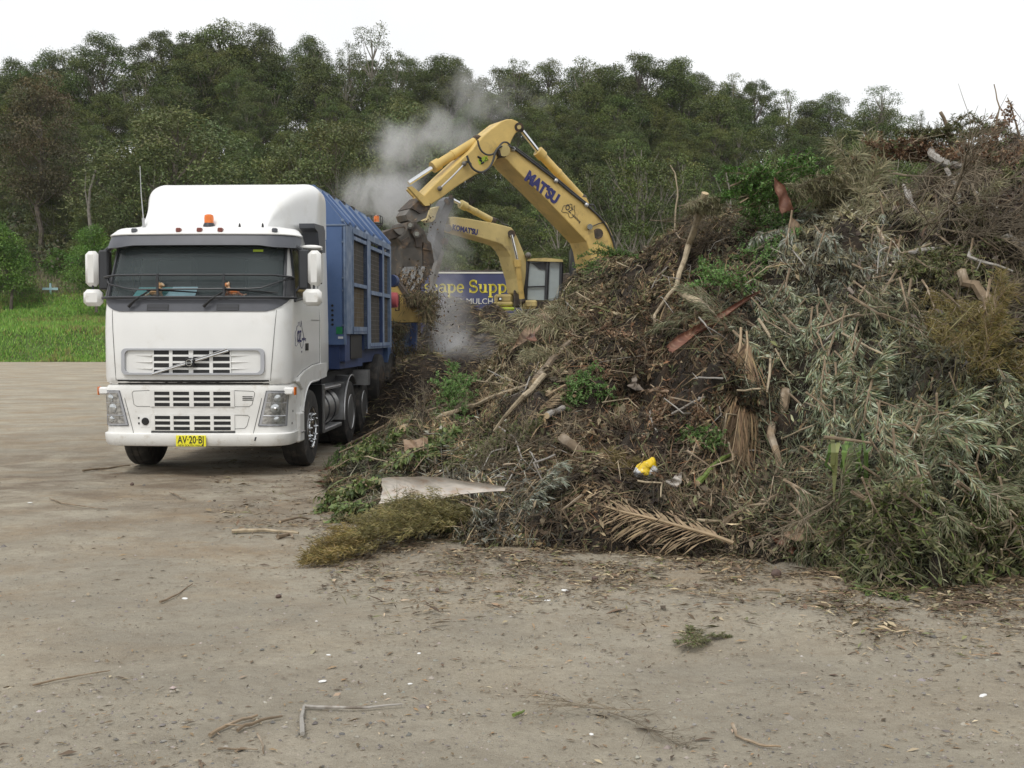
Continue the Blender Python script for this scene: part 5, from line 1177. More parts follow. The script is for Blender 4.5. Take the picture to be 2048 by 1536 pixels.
me_ = text_mesh('& MULCH', .27, 0, 1.0, .003); me_.name = 'sign_small_lettering'; me_.transform(Matrix.Translation((P(952, 603, Ys).x - sign.location.x, -.012, P(954, 603, Ys).z)) @ Matrix.Rotation(R(90), 4, 'X')); me_.materials.clear(); me_.materials.append(M['signw']); link('sign_small_lettering', me_, None, face)
# cross on the bank
cp = P(101, 577, 96); cr_ = empty('cross', (cp.x, cp.y, terr(cp.x, cp.y) - .1)); zc = cp.z - cr_.location.z
MB().box(-.07, .07, -.05, .05, 0, zc + .45).build('post', M['cross'], cr_); MB().box(-.66, .66, -.09, -.052, zc - .13, zc + .07).build('crossbar', M['cross'], cr_)
tag(cr_, 'pale blue wooden cross standing at the top of the grass bank', 'cross')
# ================================================================ GREEN WASTE PILE
TB = [  # px, y_front, depth_top, y_top
 (545, 985, 13.1, 990), (600, 1010, 13.2, 982), (660, 1060, 13.8, 940), (720, 1078, 14.3, 893), (780, 1085, 15.0, 852), (860, 1085, 16.0, 800), (950, 1088, 17.0, 738), (1040, 1094, 17.5, 652),
 (1110, 1098, 18.0, 574), (1165, 1100, 18.0, 530), (1220, 1100, 18.0, 514), (1300, 1100, 17.5, 500), (1345, 1102, 17.2, 452), (1375, 1105, 17, 425), (1450, 1108, 16.5, 412), (1500, 1110, 16.2, 430), (1560, 1112, 16, 415), (1640, 1130, 15.5, 400),
 (1700, 1150, 15.2, 372), (1760, 1178, 14.8, 368), (1830, 1172, 14.5, 352), (1900, 1165, 14.0, 308), (1960, 1160, 13.7, 285), (2048, 1150, 13.5, 272), (2300, 1150, 13.5, 262), (2700, 1160, 13.5, 280)]
tb = np.array(TB, float)
def pile_z(px, tt, raw=False):
    """px column, tt 0 front .. 1 crest .. 2 back -> world point"""
    yf, zt, yt = (float(np.interp(px, tb[:, 0], tb[:, k])) for k in (1, 2, 3))
    yf += 16 * fbm(px * .012, 2.0, 5.0, 3) + 7 * fbm(px * .06, 1.0, 2.0, 2)
    a = G(px, yf); Yf = a.y; ht = max(.0, P(px, yt, zt).z - .12)
    if tt <= 1: Y = Yf + (zt - Yf) * tt; h = ht * (.55 * tt ** .55 + .45 * tt ** 1.25)
    else: Y = zt + (tt - 1) * 6.5; h = ht * max(0, 1 - (tt - 1) ** 2)
    x = (px - 1024) / F * Y / math.cos(PITCH)
    amp = min(1, h / .8) * (1 - .55 * sstep(.75, 1.0, tt) * (1 if tt <= 1 else 1))
    n_ = .42 * fbm(x * .8, Y * .8, h * .8 + 3, 3) + .26 * fbm(x * 2.3, Y * 2.3, h * 2, 3) + .07 * fbm(x * 6, Y * 6, h * 4, 2)
    # hollow under the hanging gum branches
    return Vector((x, Y, max(-.12, h + n_ * amp - .03 - .09 * math.exp(-h * 6))))
PX = list(np.arange(530, 2700, 9.0)); TT = list(np.concatenate([np.linspace(-.02, 1, 110), np.linspace(1.03, 2.0, 26)]))
vs = [pile_z(px, max(0, t)) if t >= 0 else Vector((*pile_z(px, 0).xy, -.05)) for t in TT for px in PX]
nx = len(PX); fs = [(j * nx + i, j * nx + i + 1, (j + 1) * nx + i + 1, (j + 1) * nx + i) for j in range(len(TT) - 1) for i in range(nx - 1)]
# push vertices inwards for the dark hollows the photo shows
for (cx, cy, rx, ry, dp) in ((1545, 905, 85, 110, .75), (1885, 500, 90, 35, .5), (1290, 800, 120, 60, .3), (1680, 580, 110, 30, .35), (1470, 850, 40, 90, .35), (1980, 800, 60, 60, .3), (1380, 530, 50, 40, .3)):
    for v in vs:
        q = topx(v); e = ((q[0] - cx) / rx) ** 2 + ((q[1] - cy) / ry) ** 2
        if e < 3: v += Vector((0, 1, -.15)) * dp * math.exp(-e * 1.2)
me = bpy.data.meshes.new('green_waste_pile'); me.from_pydata([tuple(v) for v in vs], [], fs); me.update()
pile = link('green_waste_pile', me, M['pile'], None, True)
tag(pile, 'huge heap of tangled garden waste, soil and mulch filling the right of the yard', 'pile', kind='stuff')
bvh = BVHTree.FromPolygons([tuple(v) for v in vs], fs)
def hit(px, py, lift=0.0):
    d = ray(px, py).normalized(); r_ = bvh.ray_cast(CAM, d)
    if r_[0] is None: p = G(px, py) if py > 700 else P(px, py, 15); return p + Vector((0, 0, lift)), Vector((0, 0, 1))
    n = r_[1]; n = n if n.z > 0 else -n
    return r_[0] + n * lift, n

# ---------------- litter tangled over the heap (uncountable)
BR = [(.066, .040, .021), (.12, .074, .038), (.18, .115, .057), (.27, .20, .11), (.095, .095, .034)]
PALS = [  # centre, radius, colours, lengths
 (1000, 930, 330, [(.08, .052, .028), (.15, .098, .052), (.24, .17, .095), (.10, .115, .04), (.34, .27, .17)], .8),
 (720, 990, 130, [(.06, .07, .03), (.11, .135, .05), (.08, .055, .035), (.24, .22, .16)], 1.3),
 (950, 1040, 120, [(.20, .20, .16), (.07, .06, .04), (.12, .10, .06), (.30, .30, .25)], 1.0),
 (1120, 680, 140, [(.24, .19, .11), (.13, .12, .055), (.30, .25, .16), (.07, .05, .03)], 1.2),
 (1180, 600, 110, [(.17, .135, .075), (.11, .11, .05), (.07, .05, .03)], 1.0),
 (1350, 600, 160, [(.14, .095, .05), (.23, .165, .09), (.07, .045, .026), (.12, .125, .05)], 1.0),
 (1300, 780, 170, [(.07, .042, .024), (.13, .075, .04), (.20, .125, .07), (.16, .08, .04)], .8),
 (1560, 650, 120, [(.13, .14, .08), (.24, .25, .18), (.07, .06, .035)], .8),
 (1640, 520, 130, [(.16, .16, .11), (.26, .25, .19), (.10, .08, .05)], .8),
 (1720, 420, 120, [(.28, .24, .14), (.20, .18, .10), (.13, .12, .06)], 1.2),
 (1720, 750, 190, [(.13, .15, .09), (.20, .22, .15), (.075, .07, .04)], .8),
 (1930, 700, 110, [(.16, .13, .035), (.11, .10, .03), (.21, .17, .06)], .6),
 (1950, 420, 170, [(.085, .06, .05), (.15, .12, .10), (.21, .18, .15), (.12, .075, .045)], 1.4),
 (1960, 300, 90, [(.15, .09, .055), (.10, .065, .045), (.10, .12, .05)], 1.0),
 (1900, 580, 130, [(.20, .18, .09), (.10, .09, .045), (.14, .13, .06)], 1.1),
 (1850, 1000, 260, [(.085, .105, .04), (.13, .145, .065), (.075, .065, .035), (.20, .20, .12)], .9),
 (1400, 1000, 160, [(.085, .06, .038), (.15, .115, .07), (.12, .12, .06), (.24, .19, .13)], 1.0),
 (1250, 1000, 130, [(.075, .052, .032), (.13, .09, .055), (.21, .16, .10)], .8),
]
def litter(name, N, seed, long_, label, tmin=0.0, tmax=1.12, off=.10):
    g = np.random.default_rng(seed)
    px = g.uniform(560, 2420, N); t = g.uniform(0, 1, N) ** 1.0 * (tmax - tmin) + tmin
    # bilinear lookup in the heap vertices
    A = np.array([tuple(v) for v in vs]).reshape(len(TT), nx, 3)
    ui = np.interp(px, PX, np.arange(nx)); ti = np.interp(t, TT, np.arange(len(TT)))
    i0 = np.floor(ui).astype(int).clip(0, nx - 2); j0 = np.floor(ti).astype(int).clip(0, len(TT) - 2); fu = (ui - i0)[:, None]; ft = (ti - j0)[:, None]
    a, b, c, d = A[j0, i0], A[j0, i0 + 1], A[j0 + 1, i0], A[j0 + 1, i0 + 1]
    p = (a * (1 - fu) + b * fu) * (1 - ft) + (c * (1 - fu) + d * fu) * ft
    nr = unit(np.cross(b - a, c - a)); nr = np.where(nr[:, 2:3] < 0, -nr, nr)
    keep = (p[:, 2] > -.04) & (g.random(N) < (.62 + 1.7 * np.array([fbm(v[0] * 2.3, v[1] * 2.3, v[2] * 2, 3) for v in p]) + .6 * (t < .10)).clip(.10, 1)); p, nr, px = p[keep], nr[keep], px[keep]; n = len(p)
    q = np.array([topx(v) for v in p]); 
    W_ = np.stack([np.exp(-((q[:, 0] - c[0]) ** 2 + (q[:, 1] - c[1]) ** 2) / (c[2] ** 2)) for c in PALS] + [np.full(n, .06)], 1)
    W_ *= (1 + .9 * np.array([[fbm(v[0] * 1.3, v[2] * 1.3 + v[1], k * 3.7, 2) for k in range(4)] for v in p])[:, np.arange(W_.shape[1]) % 4].clip(-.9, 2))
    W_ = W_ / W_.sum(1, keepdims=True); sel = (g.random((n, 1)) > W_.cumsum(1)).sum(1).clip(0, len(PALS))
    col = np.zeros((n, 3)); ls_ = np.ones(n)
    for k in range(len(PALS) + 1):
        m_ = sel == k; cc = np.array(BR if k == len(PALS) else PALS[k][3]); col[m_] = cc[g.integers(0, len(cc), m_.sum())]; ls_[m_] = .9 if k == len(PALS) else PALS[k][4]
    patchy = np.array([fbm(v[0] * 2.2, v[1] * 2.2, v[2] * 2.2, 3) for v in p])
    col *= (g.uniform(.45, 1.45, (n, 1)) * (1 + 1.1 * patchy[:, None]).clip(.35, 1.8)); col = np.clip(col, .01, .8)
    base = np.stack([np.array([noise.noise(Vector((v[0] * .9, v[1] * .9, v[2] * .9 + k * 9))) for v in p]) for k in range(3)], 1)
    d = g.normal(0, 1, (n, 3)) + base * 2.6; d -= nr * (d * nr).sum(1, keepdims=True) * .72; d[:, 2] -= .25
    p = p + nr * (g.random((n, 1)) ** 2 * off - .02)
    if long_:
        ln = g.gamma(2.2, .085, n) * ls_ + .04; wd = g.uniform(.004, .012, n) * (1 + .6 * (g.random(n) < .08))
    else:
        ln = g.uniform(.035, .13, n) * ls_; wd = ln * g.uniform(.16, .5, n)
    V = leafquads(p - unit(d) * ln[:, None] * .5, d, nr + g.normal(0, .5, (n, 3)), ln, wd, .12)
    tag(rhombs(name, V, col, M['litter']), label, 'litter', kind='stuff')
litter('twig_litter', 210000, 11, True, 'tangle of thin dry twigs, stalks and roots over the heap', off=.16)
litter('leaf_litter', 260000, 12, False, 'loose dead leaves, bark chips and clippings over the heap', off=.10)

# ---------------- branch prototypes (local: stem along +x)
def curve_pts(L, n, g, sag=.1, wig=.05, start=Vector((0, 0, 0)), d=Vector((1, 0, 0))):
    pts = [start.copy()]; dd = d.copy()
    for i in range(n):
        dd = (dd + Vector((g.gauss(0, wig), g.gauss(0, wig), g.gauss(0, wig) - sag / n))).normalized(); pts.append(pts[-1] + dd * (L / n))
    return pts
def make_branch(name, kind, seed, L=1.5):
    g = random.Random(seed); q = np.random.default_rng(seed); root = empty(name)
    K = dict(gum=dict(tw=26, tl=.42, nl=30, ll=.15, lw=.022, dr=.9, cols=[(.24, .29, .17), (.32, .365, .24), (.17, .215, .11), (.34, .33, .18), (.40, .435, .32), (.26, .20, .11)], spread=.9),
             silver=dict(tw=26, tl=.40, nl=30, ll=.115, lw=.020, dr=.8, cols=[(.31, .335, .27), (.40, .42, .36), (.22, .24, .18), (.20, .19, .125)], spread=.9),
             green=dict(tw=26, tl=.34, nl=26, ll=.066, lw=.030, dr=.15, cols=[(.085, .185, .035), (.12, .24, .05), (.055, .125, .025), (.17, .29, .08)], spread=1.0),
             broad=dict(tw=16, tl=.34, nl=13, ll=.17, lw=.085, dr=.8, cols=[(.12, .175, .045), (.17, .22, .07), (.08, .12, .035), (.22, .21, .09)], spread=1.0),
             brown=dict(tw=24, tl=.36, nl=24, ll=.075, lw=.034, dr=.5, cols=[(.16, .085, .045), (.24, .14, .075), (.10, .06, .035), (.29, .20, .12)], spread=1.0),
             olive=dict(tw=26, tl=.36, nl=24, ll=.10, lw=.024, dr=.5, cols=[(.115, .125, .045), (.17, .165, .07), (.08, .095, .035), (.22, .20, .11), (.14, .18, .05)], spread=1.0),
             willow=dict(tw=30, tl=.5, nl=24, ll=.12, lw=.012, dr=.9, cols=[(.15, .16, .08), (.21, .21, .12), (.10, .12, .05)], spread=.9),
             wispy=dict(tw=50, tl=.34, nl=56, ll=.10, lw=.0075, dr=.4, cols=[(.19, .155, .04), (.25, .20, .06), (.13, .115, .03), (.22, .16, .06)], spread=.65),
             straw=dict(tw=30, tl=.3, nl=20, ll=.26, lw=.016, dr=.5, cols=[(.30, .27, .155), (.23, .22, .12), (.37, .33, .21), (.17, .17, .085)], spread=.7),
             bare=dict(tw=24, tl=.6, nl=0, ll=.1, lw=.01, dr=.1, cols=[(.1, .1, .1)], spread=.55))[kind]
    stem = curve_pts(L, 8, g, sag=.35, wig=.10); mb = MB(); r0 = .016 if kind != 'bare' else .014
    mb.tube(stem, [r0 * (1 - .8 * i / 8) for i in range(9)], 5); P_, D_, N_ = [], [], []
    for i in range(K['tw']):
        t = .12 + .88 * (i + g.random()) / K['tw']; k = min(7, int(t * 8)); s = stem[k].lerp(stem[k + 1], t * 8 - k)
        a = g.uniform(0, 2 * PI); side = Vector((g.uniform(.25, 1.0) + (.7 if kind in ('gum', 'silver', 'willow') else 0), math.cos(a) * K['spread'], abs(math.sin(a)) * K['spread'] * .55)).normalized()
        tl = K['tl'] * g.uniform(.5, 1.2) * (1.25 - .6 * t); tp = curve_pts(tl, 4, g, sag=K['dr'] * .9, wig=.14, start=s, d=side)
        mb.tube(tp, [.006, .005, .004, .003, .002], 4, False)
        if kind == 'bare':
            for _ in range(3): tq = curve_pts(tl * .6, 3, g, .1, .2, tp[g.randrange(1, 4)], (side + Vector((g.gauss(0, .6), g.gauss(0, .6), g.gauss(0, .5)))).normalized()); mb.tube(tq, [.004, .003, .0025, .0015], 3, False)
        for j in range(K['nl']):
            u = (j + .5) / K['nl'] * 3.999; m_ = int(u); pp = tp[m_].lerp(tp[m_ + 1], u - m_); dd = (tp[m_ + 1] - tp[m_]).normalized()
            sd = Vector((g.gauss(0, 1), g.gauss(0, 1), g.gauss(0, 1) * .7)); sd = (sd - dd * sd.dot(dd)).normalized()
            P_.append(pp); D_.append(dd * (1.25 if kind in ('gum', 'silver', 'willow') else .55) + sd * .8 + Vector((0, 0, -K['dr'] * .6))); N_.append(Vector((g.gauss(0, .5), g.gauss(0, .5), 1)))
    mb.build('stem', M['brush' if kind == 'bare' else 'stick'], root, True)
    if K['nl']:
        n = len(P_); V = leafquads(np.array([tuple(v) for v in P_]), np.array([tuple(v) for v in D_]), np.array([tuple(v) for v in N_]), K['ll'] * q.uniform(.6, 1.25, n), K['lw'] * q.uniform(.8, 1.2, n), .12)
        rhombs('leaves', V, np.clip(pal(K['cols'], n, None, .2), .01, .6), M['leaf'], root)
    return root
def make_frond(name, seed, L=1.9, m='frond', cols=[(1, 1, 1), (.75, .72, .7), (1.25, 1.2, 1.15)], ll=.42, lw=.018, n=70, dr=.5, sweep=1.0):
    g = random.Random(seed); root = empty(name); st = curve_pts(L, 10, g, sag=.5, wig=.05)
    MB().tube(st, [(.022 - .0017 * i) * (.5 if sweep > 2 else 1) for i in range(11)], 6).build('stem', M['frond' if m == 'frond' else 'stick'], root, True)
    o = root.children[0]
    if m == 'frond':
        a = o.data.color_attributes.new('tint', 'FLOAT_COLOR', 'POINT'); a.data.foreach_set('color', [1.0] * 4 * len(o.data.vertices))
    P_, D_, N_, ln = [], [], [], []
    for i in range(n):
        t = .08 + .92 * i / n; k = min(9, int(t * 10)); s = st[k].lerp(st[k + 1], t * 10 - k); dx = (st[k + 1] - st[k]).normalized()
        for sg in (-1, 1):
            l = ll * math.sin(PI * min(.97, .15 + t * .8)) ** .5 * g.uniform(.75, 1.15); d = dx * g.uniform(.8, 1.4) * sweep + Vector((0, sg * g.uniform(.5, 1.1), -dr * g.uniform(.2, 1.2)))
            d.normalize(); P_.append(s); D_.append(d); N_.append(Vector((0, -sg * .4, 1))); ln.append(l * .5)
            P_.append(s + d * l * .42); D_.append(d + Vector((g.gauss(0, .15), g.gauss(0, .15), -dr * .8))); N_.append(Vector((0, 0, 1))); ln.append(l * .6)
    V = leafquads(np.array([tuple(v) for v in P_]), np.array([tuple(v) for v in D_]), np.array([tuple(v) for v in N_]), np.array(ln), lw, .08)
    rhombs('leaflets', V, pal(cols, len(P_), None, .15), M[m], root); return root
KINDS = {'gum': ('gum_branch', 4), 'silver': ('silver_leaf_branch', 3), 'green': ('green_leafy_branch', 4), 'broad': ('broad_leaf_branch', 3), 'brown': ('withered_branch', 3), 'olive': ('olive_leafy_branch', 3),
         'willow': ('willowy_branch', 2), 'wispy': ('casuarina_branch', 3), 'straw': ('dry_straw_branch', 3), 'bare': ('bare_twig_branch', 4)}
BP = {k: [make_branch(nm, k, 200 + 17 * i + 5 * j) for j in range(c)] for i, (k, (nm, c)) in enumerate(KINDS.items())}
BP['frond'] = [make_frond('palm_frond', 400 + j, ll=.5, lw=.022) for j in range(3)]
BP['hfrond'] = [make_frond('palm_frond', 420 + j, ll=.95, lw=.016, n=90, dr=.04, sweep=2.6, cols=[(.55, .50, .46), (.35, .31, .28), (.8, .72, .64)]) for j in range(2)]
used_b = set()
def put(kind, p, xdir, zdir, s, label, cat='branch', group=None, idx=None):
    pr = BP[kind][rnd.randrange(len(BP[kind])) if idx is None else idx]
    if pr.name in used_b: o = copy_tree(pr)
    else: o = pr; used_b.add(pr.name)
    x = Vector(xdir).normalized(); z = Vector(zdir); z = (z - x * z.dot(x)).normalized(); y = z.cross(x)
    o.matrix_world = Matrix.Translation(p) @ Matrix(((x.x, y.x, z.x, 0), (x.y, y.y, z.y, 0), (x.z, y.z, z.z, 0), (0, 0, 0, 1))) @ Matrix.Diagonal((s, s, s, 1))
    return tag(o, label, cat, group)
def zone(kind, cx, cy, rx, ry, n, s, label, group, ang=None, lift=.06, jit=.8, up=.0):
    """branches lying on the heap round a photo position; ang: picture angle the stem points to (deg, 0 right, 90 up)"""
    for i in range(n):
        while True:
            a, b = rnd.uniform(-1, 1), rnd.uniform(-1, 1)
            if a * a + b * b < 1: break
        p, nn_ = hit(cx + a * rx, cy + b * ry, lift)
        an = R(rnd.uniform(0, 360) if ang is None else ang + rnd.gauss(0, 28)); d = Vector((math.cos(an), 0, math.sin(an)))
        d = d - nn_ * d.dot(nn_); d = d.normalized() + nn_ * (.12 + up) + Vector((rnd.gauss(0, .12), rnd.gauss(0, .12), rnd.gauss(0, .12)))
        L = 1.5 * s * .45; put(kind, p - d.normalized() * L, d, nn_ + Vector((0, 0, .5)), s * rnd.uniform(.75, 1.2), label, 'branch', group)
zone('silver', 1650, 500, 130, 60, 12, .75, 'silvery grey leafy branch draped over the ledge high on the pile', 'silver-leaved branches on the upper ledge of the pile', -60)
zone('silver', 1740, 560, 90, 25, 6, .65, 'silvery branch hanging below the upper ledge of the pile', 'silver branches under the ledge', -80)
zone('gum', 1545, 660, 60, 80, 13, .75, 'grey green gum branch hanging beside the long red brown sheath', 'gum branches round the red brown sheath', -75)
zone('gum', 1650, 700, 80, 80, 12, .8, 'grey green gum branch spilling down the middle of the right face of the pile', 'gum branches on the right face of the pile', -80)
zone('gum', 1690, 820, 70, 60, 12, .62, 'grey green gum branch above the green strap leaves', 'gum branches above the strap leaves', -60)
zone('gum', 1810, 880, 95, 60, 16, .58, 'grey green gum branch right of the green strap leaves', 'gum branches right of the strap leaves', -30)
zone('gum', 1960, 830, 90, 50, 13, .50, 'silvery green branch reaching to the right edge of the picture', 'silver-green branches at the right edge', -30)
zone('willow', 1850, 960, 110, 70, 14, .65, 'fine-leaved grey green spray low on the right of the pile', 'fine-leaved sprays low on the right', -40)
zone('olive', 1950, 1040, 110, 70, 13, .8, 'olive green leafy branch at the bottom right of the pile', 'olive branches at the bottom right', -30)
zone('olive', 1760, 1090, 90, 55, 11, .7, 'olive green leafy branch at the foot of the pile under the gum branches', 'olive branches at the pile foot', -60)
zone('willow', 1640, 1050, 90, 50, 6, .7, 'fine grey green spray at the pile foot beside the dry sheath', 'fine sprays beside the dry sheath', -40)
zone('wispy', 1930, 680, 65, 50, 9, .8, 'golden olive casuarina branch on the upper right of the pile', 'golden casuarina branches', -45)
zone('wispy', 2010, 745, 50, 25, 4, .8, 'golden olive casuarina branch at the right edge below the others', 'golden casuarina branches at the right edge', -10)
zone('straw', 1720, 415, 85, 45, 11, .75, 'pale straw coloured leafy branch on the hump above the silver branches', 'straw coloured branches on the upper hump', 110, up=.25)
zone('straw', 1620, 400, 40, 18, 3, .6, 'straw green branch left of the upper hump', 'straw green branches left of the hump', 30)
zone('willow', 1780, 640, 80, 40, 7, .8, 'dull straw green spray below the upper ledge', 'straw green sprays below the ledge', -60)
zone('olive', 1900, 560, 90, 50, 8, .75, 'wilted olive branch around the long grey limb', 'wilted olive branches around the grey limb', -70)
zone('green', 1522, 405, 30, 25, 10, .7, 'bright green leafy sprig of the tall clump on the pile crest', 'bright green sprigs on the pile crest', 92, up=.3, lift=.25)
for k in range(9):
    q, _ = hit(rnd.uniform(1490, 1560), rnd.uniform(425, 470)); put('green', q, (rnd.gauss(0, .25), -.3, 1), (rnd.gauss(0, .5), -1, 0), rnd.uniform(.38, .55), 'bright green leafy stem standing upright in the tall clump on the pile crest', 'branch', 'upright green stems on the crest')
zone('green', 1530, 470, 50, 55, 12, .6, 'bright green leafy branch below the tall clump on the crest', 'bright green branches below the crest clump', 60)
zone('green', 1450, 555, 60, 40, 8, .6, 'green leafy branch in the middle of the pile below the stick', 'green branches in the middle of the pile', 160)
zone('willow', 1440, 625, 40, 22, 4, .6, 'light green fern-like spray above the red brown sheath', 'fern-like sprays above the sheath', 150)
zone('green', 1208, 512, 18, 10, 5, .33, 'green leafy sprig rising in front of the excavator boom foot', 'green sprigs in front of the boom foot', 90, up=.25)
zone('green', 1185, 545, 35, 12, 6, .33, 'green leafy branch along the shoulder of the pile by the small excavator', 'green branches on the left shoulder', 200)
zone('olive', 1150, 580, 25, 14, 3, .33, 'dark green branch on the left shoulder', 'dark green branches on the left shoulder', 200)
zone('green', 880, 790, 55, 30, 12, .5, 'light green leafy sprig on the low left end of the pile near the truck wheels', 'green sprigs on the low left end', 80, lift=.2)
zone('green', 900, 830, 60, 40, 7, .45, 'green leafy sprig below the bare poles', 'green sprigs below the bare poles', 60)
zone('green', 690, 915, 35, 20, 4, .35, 'small green sprig beside the truck front wheel', 'small green sprigs beside the wheel', 100)
zone('broad', 735, 925, 35, 22, 4, .5, 'broad-leaved branch near the truck front wheel', 'broad-leaved branches near the wheel', 100, lift=.22)
zone('broad', 708, 1010, 38, 38, 6, .5, 'broad-leaved wilted branch at the left corner of the pile', 'broad-leaved branches at the left corner', 200, lift=.2)
zone('broad', 860, 905, 60, 35, 4, .48, 'broad-leaved branch above the pale sheath', 'broad-leaved branches above the pale sheath', 100, lift=.2)
zone('olive', 960, 900, 100, 50, 10, .55, 'olive twiggy branch in the lower left of the pile', 'olive twiggy branches in the lower left', 20)
zone('silver', 1010, 1010, 60, 40, 6, .5, 'grey withered leafy branch right of the pale sheath', 'grey withered branches right of the pale sheath', 20)
zone('silver', 770, 1050, 40, 20, 4, .4, 'grey dry leafy twig left of the pale sheath', 'grey dry twigs left of the pale sheath', 200)
zone('green', 1170, 800, 70, 30, 6, .45, 'fresh green sprig amid brown waste left of the centre', 'green sprigs amid the brown waste', 20)
zone('green', 1410, 880, 40, 20, 3, .4, 'small yellow green sprig in the dark hollow', 'yellow green sprigs in the hollow', 0)
zone('brown', 1840, 320, 50, 30, 8, .6, 'withered brown leafy branch near the top of the pile', 'withered branches near the pile top', 120, up=.1)
zone('brown', 1990, 320, 70, 40, 11, .7, 'withered brown leafy branch at the highest part of the pile', 'withered branches at the highest part', 80, up=.15)
zone('olive', 1885, 275, 22, 14, 5, .55, 'dark green leafy sprig on the skyline at the top of the pile', 'dark green sprigs at the pile top', 100, up=.3)
zone('olive', 1980, 275, 60, 12, 5, .5, 'dark leafy sprig along the highest crest', 'dark sprigs along the highest crest', 90, up=.3)
zone('bare', 1960, 385, 90, 45, 13, 1.0, 'long bare brushwood twig sweeping down to the right', 'bare brushwood on the upper right', -22)
zone('bare', 2010, 470, 50, 30, 8, .9, 'bare brushwood twig at the right edge', 'bare brushwood at the right edge', -15)
zone('bare', 1010, 900, 110, 50, 8, .6, 'bare grey twig tangle in the lower left of the pile', 'bare twigs in the lower left', 30)
zone('bare', 880, 850, 80, 40, 6, .6, 'bare twig crossing the left end of the pile', 'bare twigs at the left end', 20)
zone('bare', 2000, 600, 60, 60, 8, .7, 'bare branching twig at the right below the grey limb', 'bare twigs below the grey limb', 10)
zone('bare', 1400, 470, 60, 50, 8, .5, 'bare root-like twig on the brown clump', 'root-like twigs on the brown clump', None)
zone('bare', 1680, 980, 130, 60, 8, .6, 'bare twig hanging low in the right of the pile', 'bare twigs low in the right', -60)
zone('brown', 1250, 690, 120, 60, 8, .5, 'withered brown branch in the middle of the pile', 'withered branches in the middle', None)
zone('brown', 1330, 830, 80, 60, 6, .5, 'dark withered branch in the lower middle of the pile', 'withered branches in the lower middle', -90)
zone('straw', 1130, 690, 80, 50, 7, .6, 'dry strap-leaved clump on the left face of the pile', 'dry strap-leaved clumps', 150)
zone('straw', 1420, 420, 35, 10, 5, .42, 'dry grassy tuft on top of the brown clump', 'dry grassy tufts on the brown clump', 90, up=.1)
zone('frond', 1050, 845, 10, 8, 1, .42, 'dry palm frond with drooping leaflets left of the centre', None, 20)
zone('olive', 1970, 350, 80, 40, 9, .6, 'brown green leafy brush near the top right of the pile', 'leafy brush near the top right', -20)
zone('straw', 1930, 420, 70, 40, 6, .6, 'straw coloured brush among the bare twigs on the upper right', 'straw brush among the bare twigs', -30)
# individually visible fronds
def frond_at(a, b, lab, kind='frond', lift=.12, s=None, idx=None, z=None):
    p, n_ = hit(*a, lift); q, _ = hit(*b, lift); L = (q - p).length; put(kind, p, q - p, n_ + Vector((0, -.3, .6)) if z is None else z, (L / 1.85) if s is None else s, lab, 'palm frond', None, idx)
frond_at((1440, 1112), (1185, 978), 'big dry palm frond with fanned leaflets lying at the foot of the pile', idx=1, lift=.34)
frond_at((1470, 720), (1500, 1000), 'brown dry palm frond hanging vertically down the dark hollow', 'hfrond', .35, idx=0, z=(0, -1, .1))
frond_at((1455, 700), (1475, 960), 'second brown dry palm frond hanging just left of the first in the hollow', 'hfrond', .35, idx=1, z=(.3, -1, .1))
frond_at((1110, 800), (965, 890), 'straw coloured palm frond pointing down to the left below the tan sheath', idx=1, lift=.25)
frond_at((1200, 1010), (1300, 1060), 'small dry palm frond under the yellow bag', idx=0)
q0, _ = hit(1700, 890, .35); q1, _ = hit(1700, 1000, .35); ydep = min(q0.y, q1.y) - .32
root = empty('strap_leaf_clump', P(1695, 878, ydep)); mb = MB(); Vs_, Ts_ = [], []
mb.tube([P(1648, 874, ydep) - root.location, P(1700, 880, ydep) - root.location, P(1742, 886, ydep) - root.location], [.014, .013, .009], 7); mb.build('stem', M['stick'], root, True)
for i in range(11):
    x0 = 1652 + 88 * i / 10 + rnd.uniform(-9, 9); y1 = rnd.uniform(950, 1035) if i not in (5, 9) else 1075; yt_ = 880 + rnd.uniform(-14, 16); sp = [P(x0 + rnd.uniform(-12, 12), yt_, ydep + rnd.uniform(0, .1)), P(x0 + rnd.uniform(-3, 5), 905, ydep - .06), P(x0 + rnd.uniform(-6, 8), (905 + y1) / 2, ydep - .03 + rnd.uniform(-.06, .05)), P(x0 + rnd.uniform(-22, 24), y1, ydep + rnd.uniform(-.03, .08))]
    wd = rnd.uniform(.018, .045); cc = rnd.choice([(.09, .16, .035), (.13, .21, .045), (.22, .24, .09), (.08, .13, .03)]); tw = rnd.uniform(-1.1, 1.1)
    for a_, b_, w0, w1 in ((0, 1, .7, 1), (1, 2, 1, .85), (2, 3, .85, .12)):
        s_ = Vector((math.cos(tw), math.sin(tw), 0)); A4, B4 = sp[a_] - root.location, sp[b_] - root.location
        Vs_.append([A4 - s_ * wd * w0 / 2, A4 + s_ * wd * w0 / 2, B4 + s_ * wd * w1 / 2, B4 - s_ * wd * w1 / 2]); Ts_.append(np.array(cc) * rnd.uniform(.75, 1.2))
rhombs('leaves', np.array([[tuple(v) for v in q_] for q_ in Vs_]), np.array(Ts_), M['leaf'], root)
tag(root, 'green strap leaves hanging in a bunch over the lower right face of the pile', 'plant')

